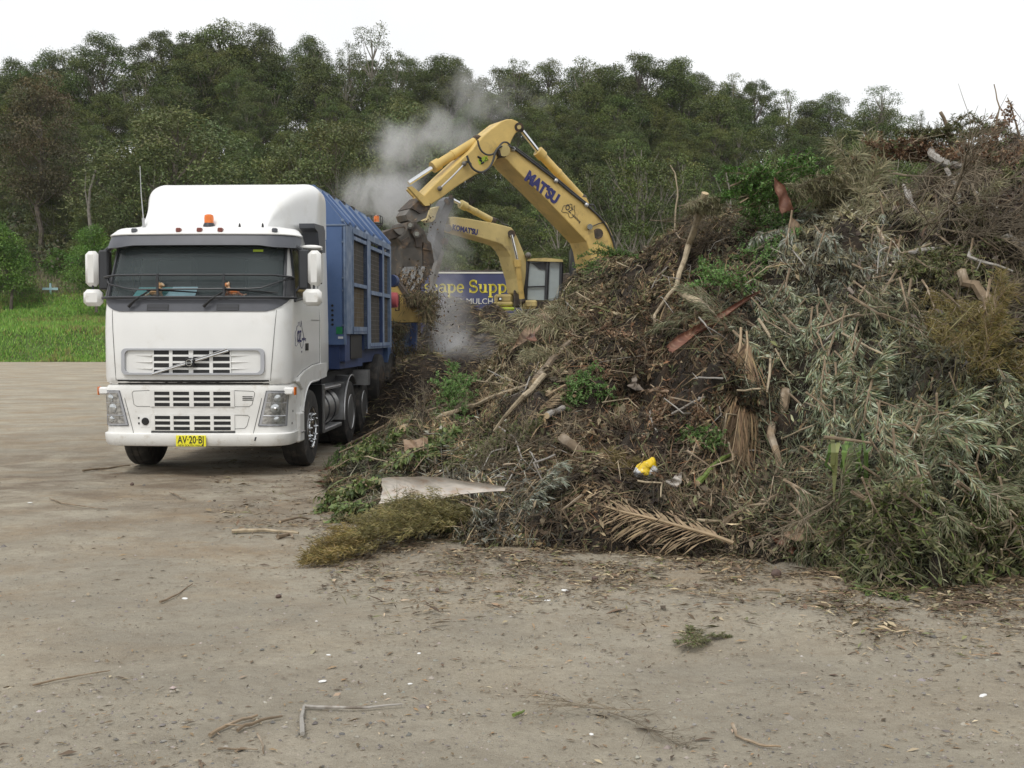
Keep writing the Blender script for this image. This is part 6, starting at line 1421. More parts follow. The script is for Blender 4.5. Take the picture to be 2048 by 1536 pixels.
# ---------------- sticks, limbs and poles
def limb(name, pts, r, m, label, cat='branch', lift=.08, abs_=False, forks=(), cut=True, grp=None, n=7):
    P3 = [p if abs_ else hit(p[0], p[1], (lift if len(p) < 3 else p[2]))[0] for p in pts]
    o = Vector(P3[0]); rs = r if isinstance(r, list) else [r * (1 - .45 * i / (len(P3) - 1)) for i in range(len(P3))]
    root = empty(name, o); mb = MB()
    # subdivide and roughen
    def rough(Q, rr_):
        pts2, r2 = [], []
        for i in range(len(Q) - 1):
            for t in (0, .34, .67):
                pts2.append(Q[i].lerp(Q[i + 1], t) + Vector([rnd.gauss(0, 1) for _ in range(3)]) * rr_[i] * (.35 if (i or t) else 0)); r2.append((rr_[i] * (1 - t) + rr_[i + 1] * t) * rnd.uniform(.9, 1.12))
        return pts2 + [Q[-1]], r2 + [rr_[-1]]
    a, b = rough(P3, rs); mb.tube([p - o for p in a], b, n); tips = [a[0] - o]
    ob = mb.build('limb', M[m], root, True)
    if cut:
        d = (a[0] - a[1]).normalized(); MB().tube([a[0] - o, a[0] - o + d * .004], [b[0] * .93, b[0] * .9], n).build('cut_end', M['cutwood'], root)
    if forks:
        fk = MB()
        for f in forks:
            Q = [p if abs_ else hit(p[0], p[1], (lift if len(p) < 3 else p[2]))[0] for p in f]; a2, b2 = rough(Q, [rs[-1] * .8 * (1 - .6 * i / (len(Q) - 1)) for i in range(len(Q))]); fk.tube([p - o for p in a2], b2, 5)
        fk.build('side_branch', M[m], root, True)
    return tag(root, label, cat, grp)
limb('branch', [(690, 915), (735, 892), (790, 848), (850, 832)], .022, 'stick', 'curved brown branch rising from the broad leaves beside the truck wheel')
limb('branch', [(815, 862), (880, 838), (960, 812), (1070, 775)], .045, 'palestick', 'long tan limb lying diagonally across the left end of the pile')
limb('branch', [(700, 900), (800, 850), (900, 815)], .025, 'stick', 'dark branch just under the long tan limb')
limb('branch', [(720, 790, .25), (840, 787, .3), (960, 782, .25), (1150, 797, .15)], .012, 'palestick', 'thin pale pole stretching level from the truck wheels across the pile', cut=False)
limb('branch', [(900, 742, .2), (1020, 708, .2)], .013, 'palestick', 'straight pale pole sloping up left of the tan sheath', cut=False)
limb('branch', [(990, 775, .15), (1080, 690, .25)], .013, 'palestick', 'straight pale stick crossing below the tan sheath', cut=False)
limb('branch', [(850, 718, .3), (905, 765, .15)], .025, 'stick', 'short brown stick leaning in the green sprigs at the left end')
limb('branch', [(1410, 432, .3), (1385, 500, .2), (1350, 590, .12), (1320, 640, .1), (1306, 690, .08)], [.055, .042, .03, .022, .014], 'palestick', 'long pale crooked stick standing on the middle of the pile', n=8)
limb('branch', [(1345, 478), (1350, 430, .0), (1352, 380, 0), (1345, 340, 0)], .014, 'stick', 'placeholder', abs_=False, cut=False) if False else None
pA, _ = hit(1348, 468); Yt = pA.y + .3
limb('branch', [P(1346, 480, Yt), P(1352, 420, Yt), P(1356, 380, Yt), P(1350, 345, Yt), P(1340, 330, Yt)], .016, 'palestick', 'thin orange brown dead stem standing upright behind the brown clump', abs_=True, cut=False)
limb('branch', [(1215, 500, .05), (1235, 533, .1), (1262, 545, .1)], .012, 'palestick', 'thin pale twig beside the leafy sprig at the boom foot', cut=False)
limb('branch', [(1085, 775, .12), (1105, 735, .12), (1130, 695, .12)], .05, 'stick', 'thick grey brown limb leaning beside the straw leaves')
limb('branch', [(1090, 760), (1060, 800), (1000, 868)], .035, 'palestick', 'palm stalk with straw leaflets pointing down left')
limb('branch', [(1138, 895, .2), (1180, 918, .12), (1215, 935, .06)], [.055, .045, .02], 'stick', 'sawn brown log end sticking out left of the yellow bag', n=9)
limb('branch', [(1095, 840), (1115, 822)], [.035, .03], 'greystick', 'short grey log piece above the straw frond', n=9)
limb('branch', [(1385, 610, .22), (1415, 632, .1)], [.045, .04], 'palestick', 'sawn pale log end left of the fern-like spray', n=9)
limb('branch', [(1400, 975), (1440, 930), (1465, 905)], .028, 'green_stem', 'smooth green stem lying in the hollow right of the yellow bag')
limb('branch', [(1425, 1055), (1480, 1042), (1520, 1025), (1560, 1005)], .032, 'stick', 'grey brown log with orange scar at the foot of the pile')
limb('branch', [(1345, 1045), (1400, 1050), (1425, 1045)], .018, 'palestick', 'pale stick left of the grey brown log', cut=False)
limb('branch', [(1850, 508, .2), (1880, 506, .25), (1915, 492, .28), (1975, 500, .25), (2045, 520, .2)], [.02, .026, .03, .032, .036], 'greystick', 'long pale grey limb winding across the upper right of the pile', forks=[[(1915, 492, .28), (1960, 540, .2), (1990, 560, .2)]])
limb('branch', [(1930, 560, .2), (1965, 600, .15), (1990, 640, .1)], [.05, .055, .06], 'stick', 'thick brown limb sloping down right under the long grey limb')
limb('branch', [(1860, 322, .15), (1900, 338, .15), (1935, 345, .1)], [.05, .05, .04], 'greystick', 'short grey log near the top of the pile')
limb('branch', [(1905, 360, .15), (1918, 400, .12), (1925, 430, .1)], [.03, .03, .025], 'greystick', 'bent grey limb below the short log', forks=[[(1912, 372, .15), (1950, 388, .2), (1985, 438, .15)]])
limb('branch', [(1880, 270, .3), (1898, 295, .2), (1905, 320, .1)], [.022, .03, .035], 'stick', 'broken stub leaning in the dark green sprigs at the top')
limb('branch', [(1770, 470, .2), (1790, 490, .1)], [.02, .03], 'palestick', 'short pale stub above the silver branches')
limb('branch', [(1835, 395, .25), (1848, 430, .1)], [.022, .03], 'greystick', 'upright pale stub right of the straw branches')
limb('branch', [(1822, 412, .2), (1845, 432, .1)], [.02, .024], 'greystick', 'second pale stub leaning beside the upright one')
limb('branch', [(1880, 470, .25), (1872, 495, .2), (1840, 515, .15), (1800, 525, .1)], [.02, .02, .016, .012], 'palestick', 'curved pale branch in front of the dark hollow on the right')
limb('branch', [(1540, 430 + 230, .2), (1525, 700, .2), (1515, 790, .1)], .02, 'palestick', 'pale branch hanging down through the gum leaves')
limb('branch', [(1600, 690, .2), (1720, 650, .2), (1740, 640, .2)], .014, 'palestick', 'thin pale branch crossing the gum leaves', cut=False)
limb('branch', [(1720, 680, .2), (1770, 730, .2), (1805, 790, .15)], .012, 'palestick', 'thin bare rod sloping right through the gum leaves', cut=False)
limb('branch', [(1985, 1130, .05), (1960, 1080, .15), (1975, 1040, .2)], .022, 'palestick', 'curved bare branch at the bottom right corner of the pile', forks=[[(1975, 1100, .1), (2010, 1140, .08), (2030, 1158, .05)], [(1965, 1090, .15), (1900, 1110, .1)]])
limb('branch', [(1570, 790, .1), (1560, 870, .1), (1565, 950, .05)], .05, 'stick', 'dark upright trunk piece standing in the hollow', n=8)
limb('branch', [(1370, 838, .15), (1400, 822, .15), (1415, 805, .15)], .012, 'greystick', 'pale forked twig left of the hollow', cut=False)
limb('branch', [(1640, 860, .1), (1582, 880, .1), (1580, 820, .15)], .009, 'palestick', 'thin twig upright in the hollow', cut=False)
limb('branch', [(1010, 860), (1040, 880), (1050, 930), (1010, 990)], .012, 'greystick', 'thin grey forked branch drooping over the lower left', forks=[[(1040, 880), (1110, 900), (1180, 930)], [(1050, 930), (1080, 960)]], cut=False)
limb('branch', [(560, 1048, .02), (600, 1040, .03), (645, 1045, .03)], .015, 'stick', 'dark stick on the gravel at the left corner of the pile')
limb('branch', [(985, 1048, .05), (1010, 1075, .04), (1045, 1078, .03)], .014, 'greystick', 'forked grey stick on the ground right of the pale sheath')
# loose sticks strewn over the heap
for i in range(150):
    for _ in range(20):
        px, py = rnd.uniform(680, 2040), rnd.uniform(420, 1120)
        if py > np.interp(px, tb[:, 0], tb[:, 3]) + 25 and py < np.interp(px, tb[:, 0], tb[:, 1]) - 10: break
    else: continue
    a, L = rnd.uniform(0, 3.14), rnd.uniform(25, 105) * (.8 + px / 4000); dx, dy = math.cos(a) * L, math.sin(a) * L * .6; l0 = rnd.uniform(.06, .22)
    k = (rnd.gauss(0, .12), rnd.gauss(0, .12))
    side = [[(px + dx * .1, py + dy * .1, l0), (px + dx * .35 - dy * .35, py + dy * .35 + dx * .25, l0 * .7)]] if rnd.random() < .35 else []
    limb('loose_stick', [(px - dx * .5, py - dy * .5, l0 * rnd.random()), (px - dy * k[0], py + dx * k[0], l0), (px + dx * .5, py + dy * .5, l0 * rnd.random())], rnd.uniform(.004, .013), rnd.choice(['stick', 'stick', 'palestick', 'greystick']),
         'broken stick lying loose among the garden waste of the pile', 'stick', forks=side, cut=False, grp='loose sticks strewn over the pile', n=5)
# stems poking from the mulch in the smoke
for i, (a, b, r, l) in enumerate((((945, 715), (938, 678), .03, 'dark stump stick standing in the smoke, right of three'), ((923, 712), (920, 690), .045, 'pointed dark root standing in the smoke, middle of three'), ((905, 715), (900, 680), .01, 'thin dark stem in the smoke, left of three'))):
    q, _ = hit(a[0], a[1] + 8); limb('stump', [P(a[0], a[1] + 12, q.y), P((a[0] + b[0]) / 2 + 1, (a[1] + b[1]) / 2, q.y), P(b[0], b[1], q.y)], [r * 1.5, r, r * .7], 'stick', l, 'stick', abs_=True, cut=False)
# bare saplings against the sky
q, _ = hit(2010, 300); Yt = q.y
limb('bare_sapling', [P(2000, 300, Yt), P(1990, 262, Yt), P(1999, 215, Yt), P(1988, 168, Yt)], [.014, .011, .009, .006], 'stick', 'forked bare sapling standing against the sky on the pile top', 'branch', abs_=True, cut=False,
     forks=[[P(1999, 213, Yt), P(2018, 235, Yt), P(2022, 270, Yt)], [P(1996, 236, Yt), P(1985, 250, Yt), P(1975, 268, Yt)]])
limb('bare_sapling', [P(2040, 275, Yt), P(2028, 235, Yt), P(2015, 195, Yt)], [.014, .01, .006], 'stick', 'thin leaning bare twig against the sky at the right edge', 'branch', abs_=True, cut=False, forks=[[P(2022, 210, Yt), P(2040, 235, Yt), P(2060, 262, Yt)]])

# ---------------- palm sheaths and bark pieces
def sheath(a, b, w, m, label, lift=.1, prof=None, curl=.5, tw=0.0, abs_=False, name='palm_sheath', face=None, bend=.0):
    A_ = a if abs_ else hit(a[0], a[1], lift)[0]; B_ = b if abs_ else hit(b[0], b[1], lift)[0]
    x = (B_ - A_); L = x.length; x.normalize(); z = Vector(face or (0, -1, .55)); z = (z - x * z.dot(x)).normalized(); y = z.cross(x)
    prof = prof or [(0, .75), (.15, .95), (.4, 1.0), (.65, .7), (.85, .3), (1, .22)]; n, k = 28, 12; vs_ = []; fs_ = []
    for lay in (0, 1):
        for i in range(n + 1):
            t = i / n; ww = w * float(np.interp(t, [p[0] for p in prof], [p[1] for p in prof])); ang = curl * (1 + .8 * t)
            for j in range(k + 1):
                s = (j / k - .5) * 2; th = s * ang * 1.4; yy = math.sin(th) / (ang * 1.4) * ww / 2; zz = -(1 - math.cos(th)) / (ang * 1.4) * ww / 2
                edge = (.03 * rnd.random() if t == 0 else 0)
                p = A_ + x * (L * (t + edge)) + y * (yy + .012 * math.sin(t * 9 + s)) + z * (-zz * 1.0 - (.008 if lay else 0) + bend * math.sin(PI * t) * L + .01 * math.sin(t * 14 + s * 2)); vs_.append(p)
    W_ = k + 1; K_ = W_ * (n + 1)
    for i in range(n):
        for j in range(k): a_ = i * W_ + j; fs_ += [(a_, a_ + 1, a_ + 1 + W_, a_ + W_), (K_ + a_, K_ + a_ + W_, K_ + a_ + 1 + W_, K_ + a_ + 1)]
    rim = list(range(W_)) + [i * W_ + k for i in range(1, n + 1)] + [n * W_ + j for j in range(k - 1, -1, -1)] + [i * W_ for i in range(n - 1, 0, -1)]
    for p, q_ in zip(rim, rim[1:] + rim[:1]): fs_.append((p, q_, q_ + K_, p + K_))
    o = Vector(A_); ob = MB().add([v - o for v in vs_], fs_).build(name, M[m], None, True); ob.location = o
    return tag(ob, label, 'palm sheath')
pa, pb_ = hit(782, 1020, .20)[0], hit(1010, 1008, .18)[0]
sheath(pa, pb_, .31, 'sheathpink', 'large pale pinkish palm sheath lying at the front foot of the pile', abs_=True, prof=[(0, .84), (.12, .95), (.40, 1.0), (.56, .88), (.72, .5), (1, .3)], curl=.65, face=(0, -1, .45), bend=.035)
sheath((1115, 640), (1040, 712), .26, 'sheath', 'tan palm sheath leaning diagonally on the left face of the pile', .16, prof=[(0, .6), (.3, 1.0), (.6, .6), (1, .1)], curl=.4)
sheath((1388, 718), (1492, 608), .20, 'sheathred', 'long red brown folded sheath beside the gum leaves', .30, prof=[(0, .5), (.15, 1.0), (.5, .8), (.85, .4), (1, .3)], curl=.95, face=(-.5, -1, .3))
q, _ = hit(1575, 425); q.y -= .5; sheath(P(1574, 425, q.y), P(1549, 354, q.y), .20, 'sheathred', 'upright brown palm sheath standing against the forest on the crest', 0, prof=[(0, .9), (.3, 1), (.65, .75), (1, .15)], abs_=True, curl=.5)
q, _ = hit(1590, 480); sheath(P(1594, 492, q.y - .3), P(1582, 430, q.y - .25), .25, 'sheath', 'small brown pointed sheath below the upright one', 0, prof=[(0, 1), (.3, .9), (.7, .5), (1, .08)], abs_=True, curl=.45)
sheath((1290, 782), (1358, 796), .07, 'sheath', 'narrow tan bark strip lying level in the middle of the pile', .14, prof=[(0, .4), (.5, .8), (1, 1)], curl=.5)
sheath((1238, 792), (1245, 752), .07, 'sheathgrey', 'torn grey brown bark slab standing in the middle of the pile', .2, prof=[(0, 1), (1, .6)], curl=.3)
sheath((1264, 790), (1268, 764), .08, 'sheathgrey', 'short squared bark slab right of the torn one', .2, prof=[(0, 1), (1, .9)], curl=.2)
sheath((1352, 990), (1378, 958), .15, 'sheathpink', 'small triangular pale sheath below the yellow bag', .12, prof=[(0, 1), (.4, .8), (1, .1)], curl=.5)
sheath((1670, 1085), (1570, 1078), .16, 'sheath', 'grey brown sheath on the ground at the pile foot', .06, prof=[(0, .4), (.5, 1), (1, .5)], curl=.5)
sheath((1600, 1105), (1545, 1080), .10, 'sheathred', 'orange brown curled sheath piece beside the grey one', .05, prof=[(0, .6), (.5, 1), (1, .4)], curl=.8)
sheath((1075, 700), (1060, 680), .15, 'sheathred', 'dark brown pointed sheath piece above the tan one', .2, prof=[(0, 1), (1, .1)], curl=.5)
sheath((1690, 610), (1720, 620), .08, 'sheathgrey', 'greyish rounded bark piece under the silver branches', .2, prof=[(0, .6), (.5, 1), (1, .5)], curl=.6)
sheath((812, 915), (860, 905), .13, 'sheath', 'small squared grey board of bark above the pale sheath', .15, prof=[(0, 1), (1, .7)], curl=.12)
sheath((960, 770), (965, 730), .12, 'sheathpink', 'short pale bark chip at the left end of the pile', .1, prof=[(0, .7), (1, 1)], curl=.3)
# reddish fibrous palm husk by the front wheel
for i, (a, b) in enumerate((((615, 962), (690, 950)), ((612, 975), (700, 965)), ((625, 985), (705, 982)), ((640, 955), (700, 940)))):
    sheath(a, b, .06, 'sheathred', 'red brown fibrous bark strip on the ground by the truck front wheel', .03 + .02 * i, prof=[(0, .3), (.5, 1), (1, .6)], curl=.7, name='bark_strip')['group'] = 'red bark strips by the front wheel'
# ---------------- big feathery olive branch in front
root = empty('casuarina_branch', hit(640, 1126, 0)[0]); o_ = root.location
V, T = [], []; mb = MB()
A_ = G(642, 1128); A_.z = .03
spine = [A_] + [Vector((*G(px, py).xy, z)) for px, py, z in ((700, 1112, .06), (770, 1096, .11), (840, 1082, .16), (900, 1072, .18), (955, 1066, .12))]
mb.tube([p - o_ for p in spine], [.006, .01, .014, .018, .02, .022], 6); mb.build('stem', M['stick'], root, True)
for i in range(620):
    t = rnd.random() ** .75; k = min(4, int(t * 5)); s = spine[k].lerp(spine[k + 1], t * 5 - k); wv = .05 + .30 * math.sin(PI * min(1, t * .9 + .04))
    c = s + Vector((rnd.gauss(0, .06), rnd.gauss(0, wv * .62), abs(rnd.gauss(0, wv * .30)))); dx = Vector((-1, rnd.gauss(0, .35) - .2, rnd.gauss(0, .22) - .1)).normalized()
    n = 48; L = rnd.uniform(.10, .22); pp = np.array(c - o_)[None] + np.array(dx)[None] * rng.random((n, 1)) * L + rng.normal(0, .014, (n, 3)); dd = np.array(dx)[None] + rng.normal(0, .45, (n, 3))
    V.append(leafquads(pp, dd, rng.normal(0, 1, (n, 3)), rng.uniform(.03, .065, n), .006, .1)); T.append(pal([(.21, .18, .06), (.29, .25, .10), (.15, .145, .05), (.24, .20, .09)], n, None, .15) * rnd.uniform(.6, 1.3) * (np.array((1.1, .97, .85)) if t < .3 else 1))
rhombs('leaves', np.concatenate(V), np.concatenate(T), M['leaf'], root)
tag(root, 'large feathery golden olive casuarina branch lying on the gravel in front of the pale sheath', 'branch')
# the feathery clump beside the yellow bag
zone('wispy', 1225, 940, 38, 22, 4, .42, 'golden brown feathery clump left of the yellow bag', 'feathery clumps by the yellow bag', -50)
# ---------------- yellow bag
bp_, bn = hit(1297, 950, .05)
mb = MB(); import bmesh
bm = bmesh.new(); bmesh.ops.create_icosphere(bm, subdivisions=4, radius=1)
for v in bm.verts:
    c = v.co.copy(); k = 1 + .30 * noise.noise(c * 1.6) + .16 * abs(noise.noise(c * 4)) + .06 * noise.noise(c * 11); v.co = Vector((c.x * .115 * k, c.y * .08 * k, c.z * .095 * k * (1 + .3 * c.x)))
me = bpy.data.meshes.new('plastic_bag'); bm.to_mesh(me); bm.free(); bag = link('plastic_bag', me, M['yellowbag'], None, True); me.materials.append(M['whitebag'])
for p in me.polygons:
    if p.center.z < .02 + .04 * math.sin(p.center.x * 40) and abs(p.center.x + .01) < .12: p.material_index = 1
bag.location = bp_; bag.rotation_euler = (.3, -.25, .2); tag(bag, 'crumpled yellow and white plastic bag half buried in the pile', 'bag')

M_far = [(P(px, 540, 41).x, P(px, 541 + dy, 41).z) for px, dy in ((850, 6), (900, 2), (950, 0), (1000, 1), (1050, 3), (1100, 6))]
fh = grid('far_mulch_heap', list(np.arange(-4.5, 2.6, .2)), list(np.arange(39, 44, .25)), lambda x, y: float(np.interp(x, [a for a, b in M_far], [b for a, b in M_far])) * math.exp(-((y - 41) / 1.3) ** 4) + .10 * fbm(x * 3, y * 3, 2), M['pile'])
tag(fh, 'brown mulch heap showing just above the top edge of the blue sign', 'mulch heap', kind='stuff')
# ================================================================ MULCH HEAP behind, litter at its foot
def mz(x, y):
    h = 0
    for cx, cy, rx, ry, hh in MC: h = max(h, hh * math.exp(-(((x - cx) / rx) ** 2 + ((y - cy) / ry) ** 2)))
    return h + min(1, h) * (.16 * fbm(x * 1.2, y * 1.2, 3) + .06 * fbm(x * 4, y * 4, 1)) - .06
MC = []
for px, py, Y, rx, ry in ((915, 600, 27, 1.35, 2.4), (985, 612, 27.4, 1.2, 2.2), (1040, 632, 27, 1.7, 2.4), (850, 715, 21.3, 1.1, 1.0), (930, 700, 23.2, 1.4, 1.4), (790, 765, 21.6, .7, .8), (880, 640, 26.5, 1.0, 1.6)):
    c = P(px, py, Y); MC.append((c.x, Y, rx, ry, c.z + .06))
mx_, my_ = list(np.arange(-5.0, 3.6, .12)), list(np.arange(18.6, 32, .14))
mh = grid('mulch_heap', mx_, my_, mz, M['pile']); tag(mh, 'brown shredded mulch heap behind the pile below the blue sign', 'mulch heap', kind='stuff')
n = 60000; x = rng.uniform(-4.6, 3.2, n); y = rng.uniform(19, 30, n); z = np.array([mz(a, b) for a, b in zip(x, y)]); k = z > .03; x, y, z = x[k], y[k], z[k]; n = len(x)
p = np.stack([x, y, z], 1); d = rng.normal(0, 1, (n, 3)) * (1.6, 1, .45) + (.6, 0, -.15)
V = leafquads(p, d, rng.normal(0, .5, (n, 3)) + (0, -.3, 1), rng.uniform(.06, .30, n), rng.uniform(.008, .03, n), .1)
pt = np.array([fbm(a * 1.1, b * 1.1, c * 1.5, 3) for a, b, c in p])
tag(rhombs('mulch_litter', V, pal([(.13, .09, .05), (.20, .145, .08), (.085, .06, .035), (.17, .155, .07)], n, None, .25) * (1 + .5 * pt[:, None]).clip(.5, 1.6), M['litter']), 'coarse shredded mulch over the brown heap', 'mulch', kind='stuff')

# debris pouring over the hopper and in the air
def spray(name, boxes, lab, cols, lw=(.006, .02), ll=(.05, .3), dd=(0, 0, -1)):
    Vs, Ts = [], []
    for (px, py, Y, sx, sy, sz, n) in boxes:
        c = np.array(P(px, py, Y)); p = c + rng.normal(0, 1, (n, 3)) * (sx, sy, sz); d = rng.normal(0, .8, (n, 3)) + dd
        Vs.append(leafquads(p, d, rng.normal(0, 1, (n, 3)), rng.uniform(*ll, n), rng.uniform(*lw, n), .1)); Ts.append(pal(cols, n, None, .25))
    tag(rhombs(name, np.concatenate(Vs), np.concatenate(Ts), M['litter']), lab, 'debris', kind='stuff')
spray('hopper_debris', [(832, 598, 23.2, .12, .3, .06, 1000), (858, 592, 23.2, .13, .3, .07, 500), (858, 622, 23.0, .07, .25, .12, 900), (797, 655, 22.9, .10, .2, .08, 500), (795, 690, 22.9, .08, .2, .14, 400), (835, 700, 23, .2, .2, .08, 400)],
      'shredded branches heaped over the hopper and hanging from its lip', [(.12, .085, .045), (.19, .15, .08), (.09, .095, .04), (.07, .05, .03)])
spray('flying_debris', [(800, 560, 24.3, .12, .2, .10, 250), (840, 600, 24, .3, .3, .2, 260), (885, 690, 23, .35, .3, .25, 110), (870, 640, 23, .2, .3, .3, 120), (835, 560, 24, .15, .2, .18, 260), (845, 450, 25.4, .22, .3, .15, 40)],
      'scraps of bark and leaves falling from the grab bucket', [(.12, .085, .05), (.20, .14, .08), (.06, .045, .03)], (.02, .05), (.03, .09))

# ================================================================ LITTER ON THE YARD
def yardlit():
    n = 130000; px = rng.uniform(-100, 2150, n); pyv = 745 + (1536 - 745) * rng.random(n) ** .8
    pt = np.array([tuple(G(a, b)) for a, b in zip(px, pyv)]); 
    edge = np.interp(px, tb[:, 0], tb[:, 1]); w_ = np.exp(-np.abs(pyv - edge - 25) / 60.0) * (px > 480) * 1.0 + .06 + .45 * np.exp(-((px - 430) / 260.) ** 2 - ((pyv - 965) / 45.) ** 2) + .2 * np.exp(-((px - 560) / 420.) ** 2 - ((pyv - 1060) / 80.) ** 2)
    cl = np.array([fbm(v[0] * 1.5, v[1] * 1.5, 7, 3) for v in pt]); k = rng.random(n) < (w_ * (1 + 1.2 * cl)).clip(.02, 1); pt = pt[k]; n = len(pt)
    pt[:, 2] = [yard_z(a, b) + .008 for a, b in pt[:, :2]]
    d = rng.normal(0, 1, (n, 3)) * (1.2, 1, .05); ln = rng.gamma(1.6, .011, n) + .006
    V = leafquads(pt, d, np.tile((0, 0, 1.), (n, 1)) + rng.normal(0, .2, (n, 3)), ln, np.maximum(.004, ln * rng.uniform(.08, .35, n)), .05)
    tag(rhombs('yard_litter', V, pal([(.14, .10, .062), (.24, .17, .10), (.10, .072, .048), (.42, .34, .23), (.30, .19, .10)], n, [3, 3, 2.5, 1.5, 1.5], .2), M['litter']), 'scattered bark chips, leaf bits and splinters on the gravel', 'litter', kind='stuff')
    # thicker chips and straw trodden round the foot of the heap
    n = 52000; px = rng.uniform(420, 2120, n); yf = np.interp(px, tb[:, 0], tb[:, 1]); pyv = yf - 40 + np.abs(rng.normal(0, 1, n)) * 62 + 25 * rng.normal(0, 1, n); m_ = px < 640; pyv = np.where(m_, rng.uniform(890, 1080, n), pyv)
    pt = np.array([tuple(G(a, b)) for a, b in zip(px, pyv)]); cl = np.array([fbm(v[0] * 2, v[1] * 2, 3, 3) for v in pt]); k = rng.random(n) < (.55 + 1.4 * cl) * np.where(px < 640, .4, 1); pt = pt[k]; n = len(pt)
    pt[:, 2] = [yard_z(a, b) + .01 for a, b in pt[:, :2]]; pt[:, 2] += rng.random(n) * .012; ln = rng.gamma(1.8, .022, n) + .008
    V = leafquads(pt, rng.normal(0, 1, (n, 3)) * (1.2, 1, .12), np.tile((0, 0, 1.), (n, 1)) + rng.normal(0, .25, (n, 3)), ln, np.maximum(.003, ln * rng.uniform(.06, .3, n)), .06)
    tag(rhombs('foot_litter', V, pal([(.16, .11, .065), (.26, .19, .11), (.10, .07, .045), (.42, .34, .22), (.17, .17, .075)], n, [3, 3, 2.5, 1.5, 1.2], .2), M['litter']), 'straw, chips and leaf bits trodden round the foot of the heap', 'litter', kind='stuff')
    # pebbles
    n = 5200; px = rng.uniform(-100, 2150, n); pyv = 760 + (1536 - 760) * rng.random(n) ** .7; pt = np.array([tuple(G(a, b)) for a, b in zip(px, pyv)])
    pt[:, 2] = [yard_z(a, b) for a, b in pt[:, :2]]; r_ = rng.gamma(2.0, .0028, n) + .002
    oc = np.array([(1, 0, 0), (0, 1, 0), (-1, 0, 0), (0, -1, 0), (0, 0, .6)]); sc_ = rng.uniform(.6, 1.3, (n, 5, 1)) * r_[:, None, None]
    a = rng.uniform(0, 6.28, n); rot = np.stack([np.stack([np.cos(a), -np.sin(a), 0 * a], 1), np.stack([np.sin(a), np.cos(a), 0 * a], 1), np.stack([0 * a, 0 * a, 1 + 0 * a], 1)], 1)
    W_ = np.einsum('nij,nkj->nki', rot, oc[None] * sc_) + pt[:, None, :]
    V = np.stack([W_[:, [0, 1, 4, 4]], W_[:, [1, 2, 4, 4]], W_[:, [2, 3, 4, 4]], W_[:, [3, 0, 4, 4]]], 1).reshape(-1, 4, 3)
    V[:, 3] = V[:, 2] + 1e-4
    t = np.repeat(pal([(.22, .20, .18), (.32, .29, .25), (.15, .14, .13), (.52, .50, .47)], n, [4, 4, 3, .12], .12), 4, 0)
    tag(rhombs('gravel', V, t, M['stone']), 'loose pebbles and grit over the yard', 'gravel', kind='stuff')
yardlit()
def gstick(pts, r, m, label, cat='stick', z=.015, name='fallen_stick', forks=()):
    P3 = [G(a, b) for a, b in pts]; P3 = [Vector((p.x, p.y, yard_z(p.x, p.y) + r * .8 + .01)) for p in P3]; 
    F3 = [[Vector((p.x, p.y, yard_z(p.x, p.y) + r + .012)) for p in [G(a, b) for a, b in f]] for f in forks]
    return limb(name, P3, r, m, label, cat, abs_=True, forks=F3, cut=False, n=6)
gstick([(605, 1478), (604, 1440), (608, 1418)], .012, 'greystick', 'pale grey bent palm stalk end pointing down in the foreground')
gstick([(608, 1417), (700, 1421), (805, 1415)], .010, 'greystick', 'long pale grey palm stalk lying level in the foreground')
gstick([(420, 1475), (470, 1450), (515, 1438)], .010, 'stick', 'brown stick in the bottom foreground left of the palm stalk', forks=[[(450, 1460), (490, 1462)]])
gstick([(475, 1468), (520, 1450), (565, 1440)], .009, 'stick', 'second brown stick just right of the first in the foreground')
gstick([(436, 1497), (475, 1499), (515, 1502)], .006, 'stick', 'thin twig at the bottom left of centre')
gstick([(515, 1475), (525, 1490), (527, 1508)], .006, 'stick', 'short twig below the two brown sticks')
gstick([(1465, 1445), (1472, 1466), (1520, 1484), (1562, 1490)], .009, 'stick', 'curved thin stick at the bottom right of the foreground')
gstick([(464, 1067), (530, 1066), (597, 1074)], .022, 'palestick', 'straight tan stick on the gravel left of the pile corner')
gstick([(555, 1080), (580, 1076), (585, 1082)], .02, 'stick', 'short dark knobbly stick just below the tan one')
gstick([(100, 1000), (130, 1008), (215, 1022)], .01, 'stick', 'thin dark twig on the gravel at the far left')
gstick([(65, 1368), (140, 1355), (220, 1338)], .006, 'stick', 'long thin twig at the left foreground')
gstick([(320, 1205), (355, 1190), (385, 1172)], .008, 'stick', 'thin brown twig in the left middle ground')
gstick([(1560, 1175 + 10), (1515, 1183)], .014, 'stick', 'short brown stick below the round stone')
gstick([(340, 985), (372, 1001)], .01, 'stick', 'small dark twig in front of the truck bumper')
gstick([(165, 942), (215, 936), (260, 932)], .016, 'stick', 'dark flattened branch on the ground by the left front wheel', forks=[[(200, 940), (245, 947)]])
gstick([(1400, 1188), (1445, 1190), (1490, 1190)], .006, 'palestick', 'thin straw on the gravel right of centre')
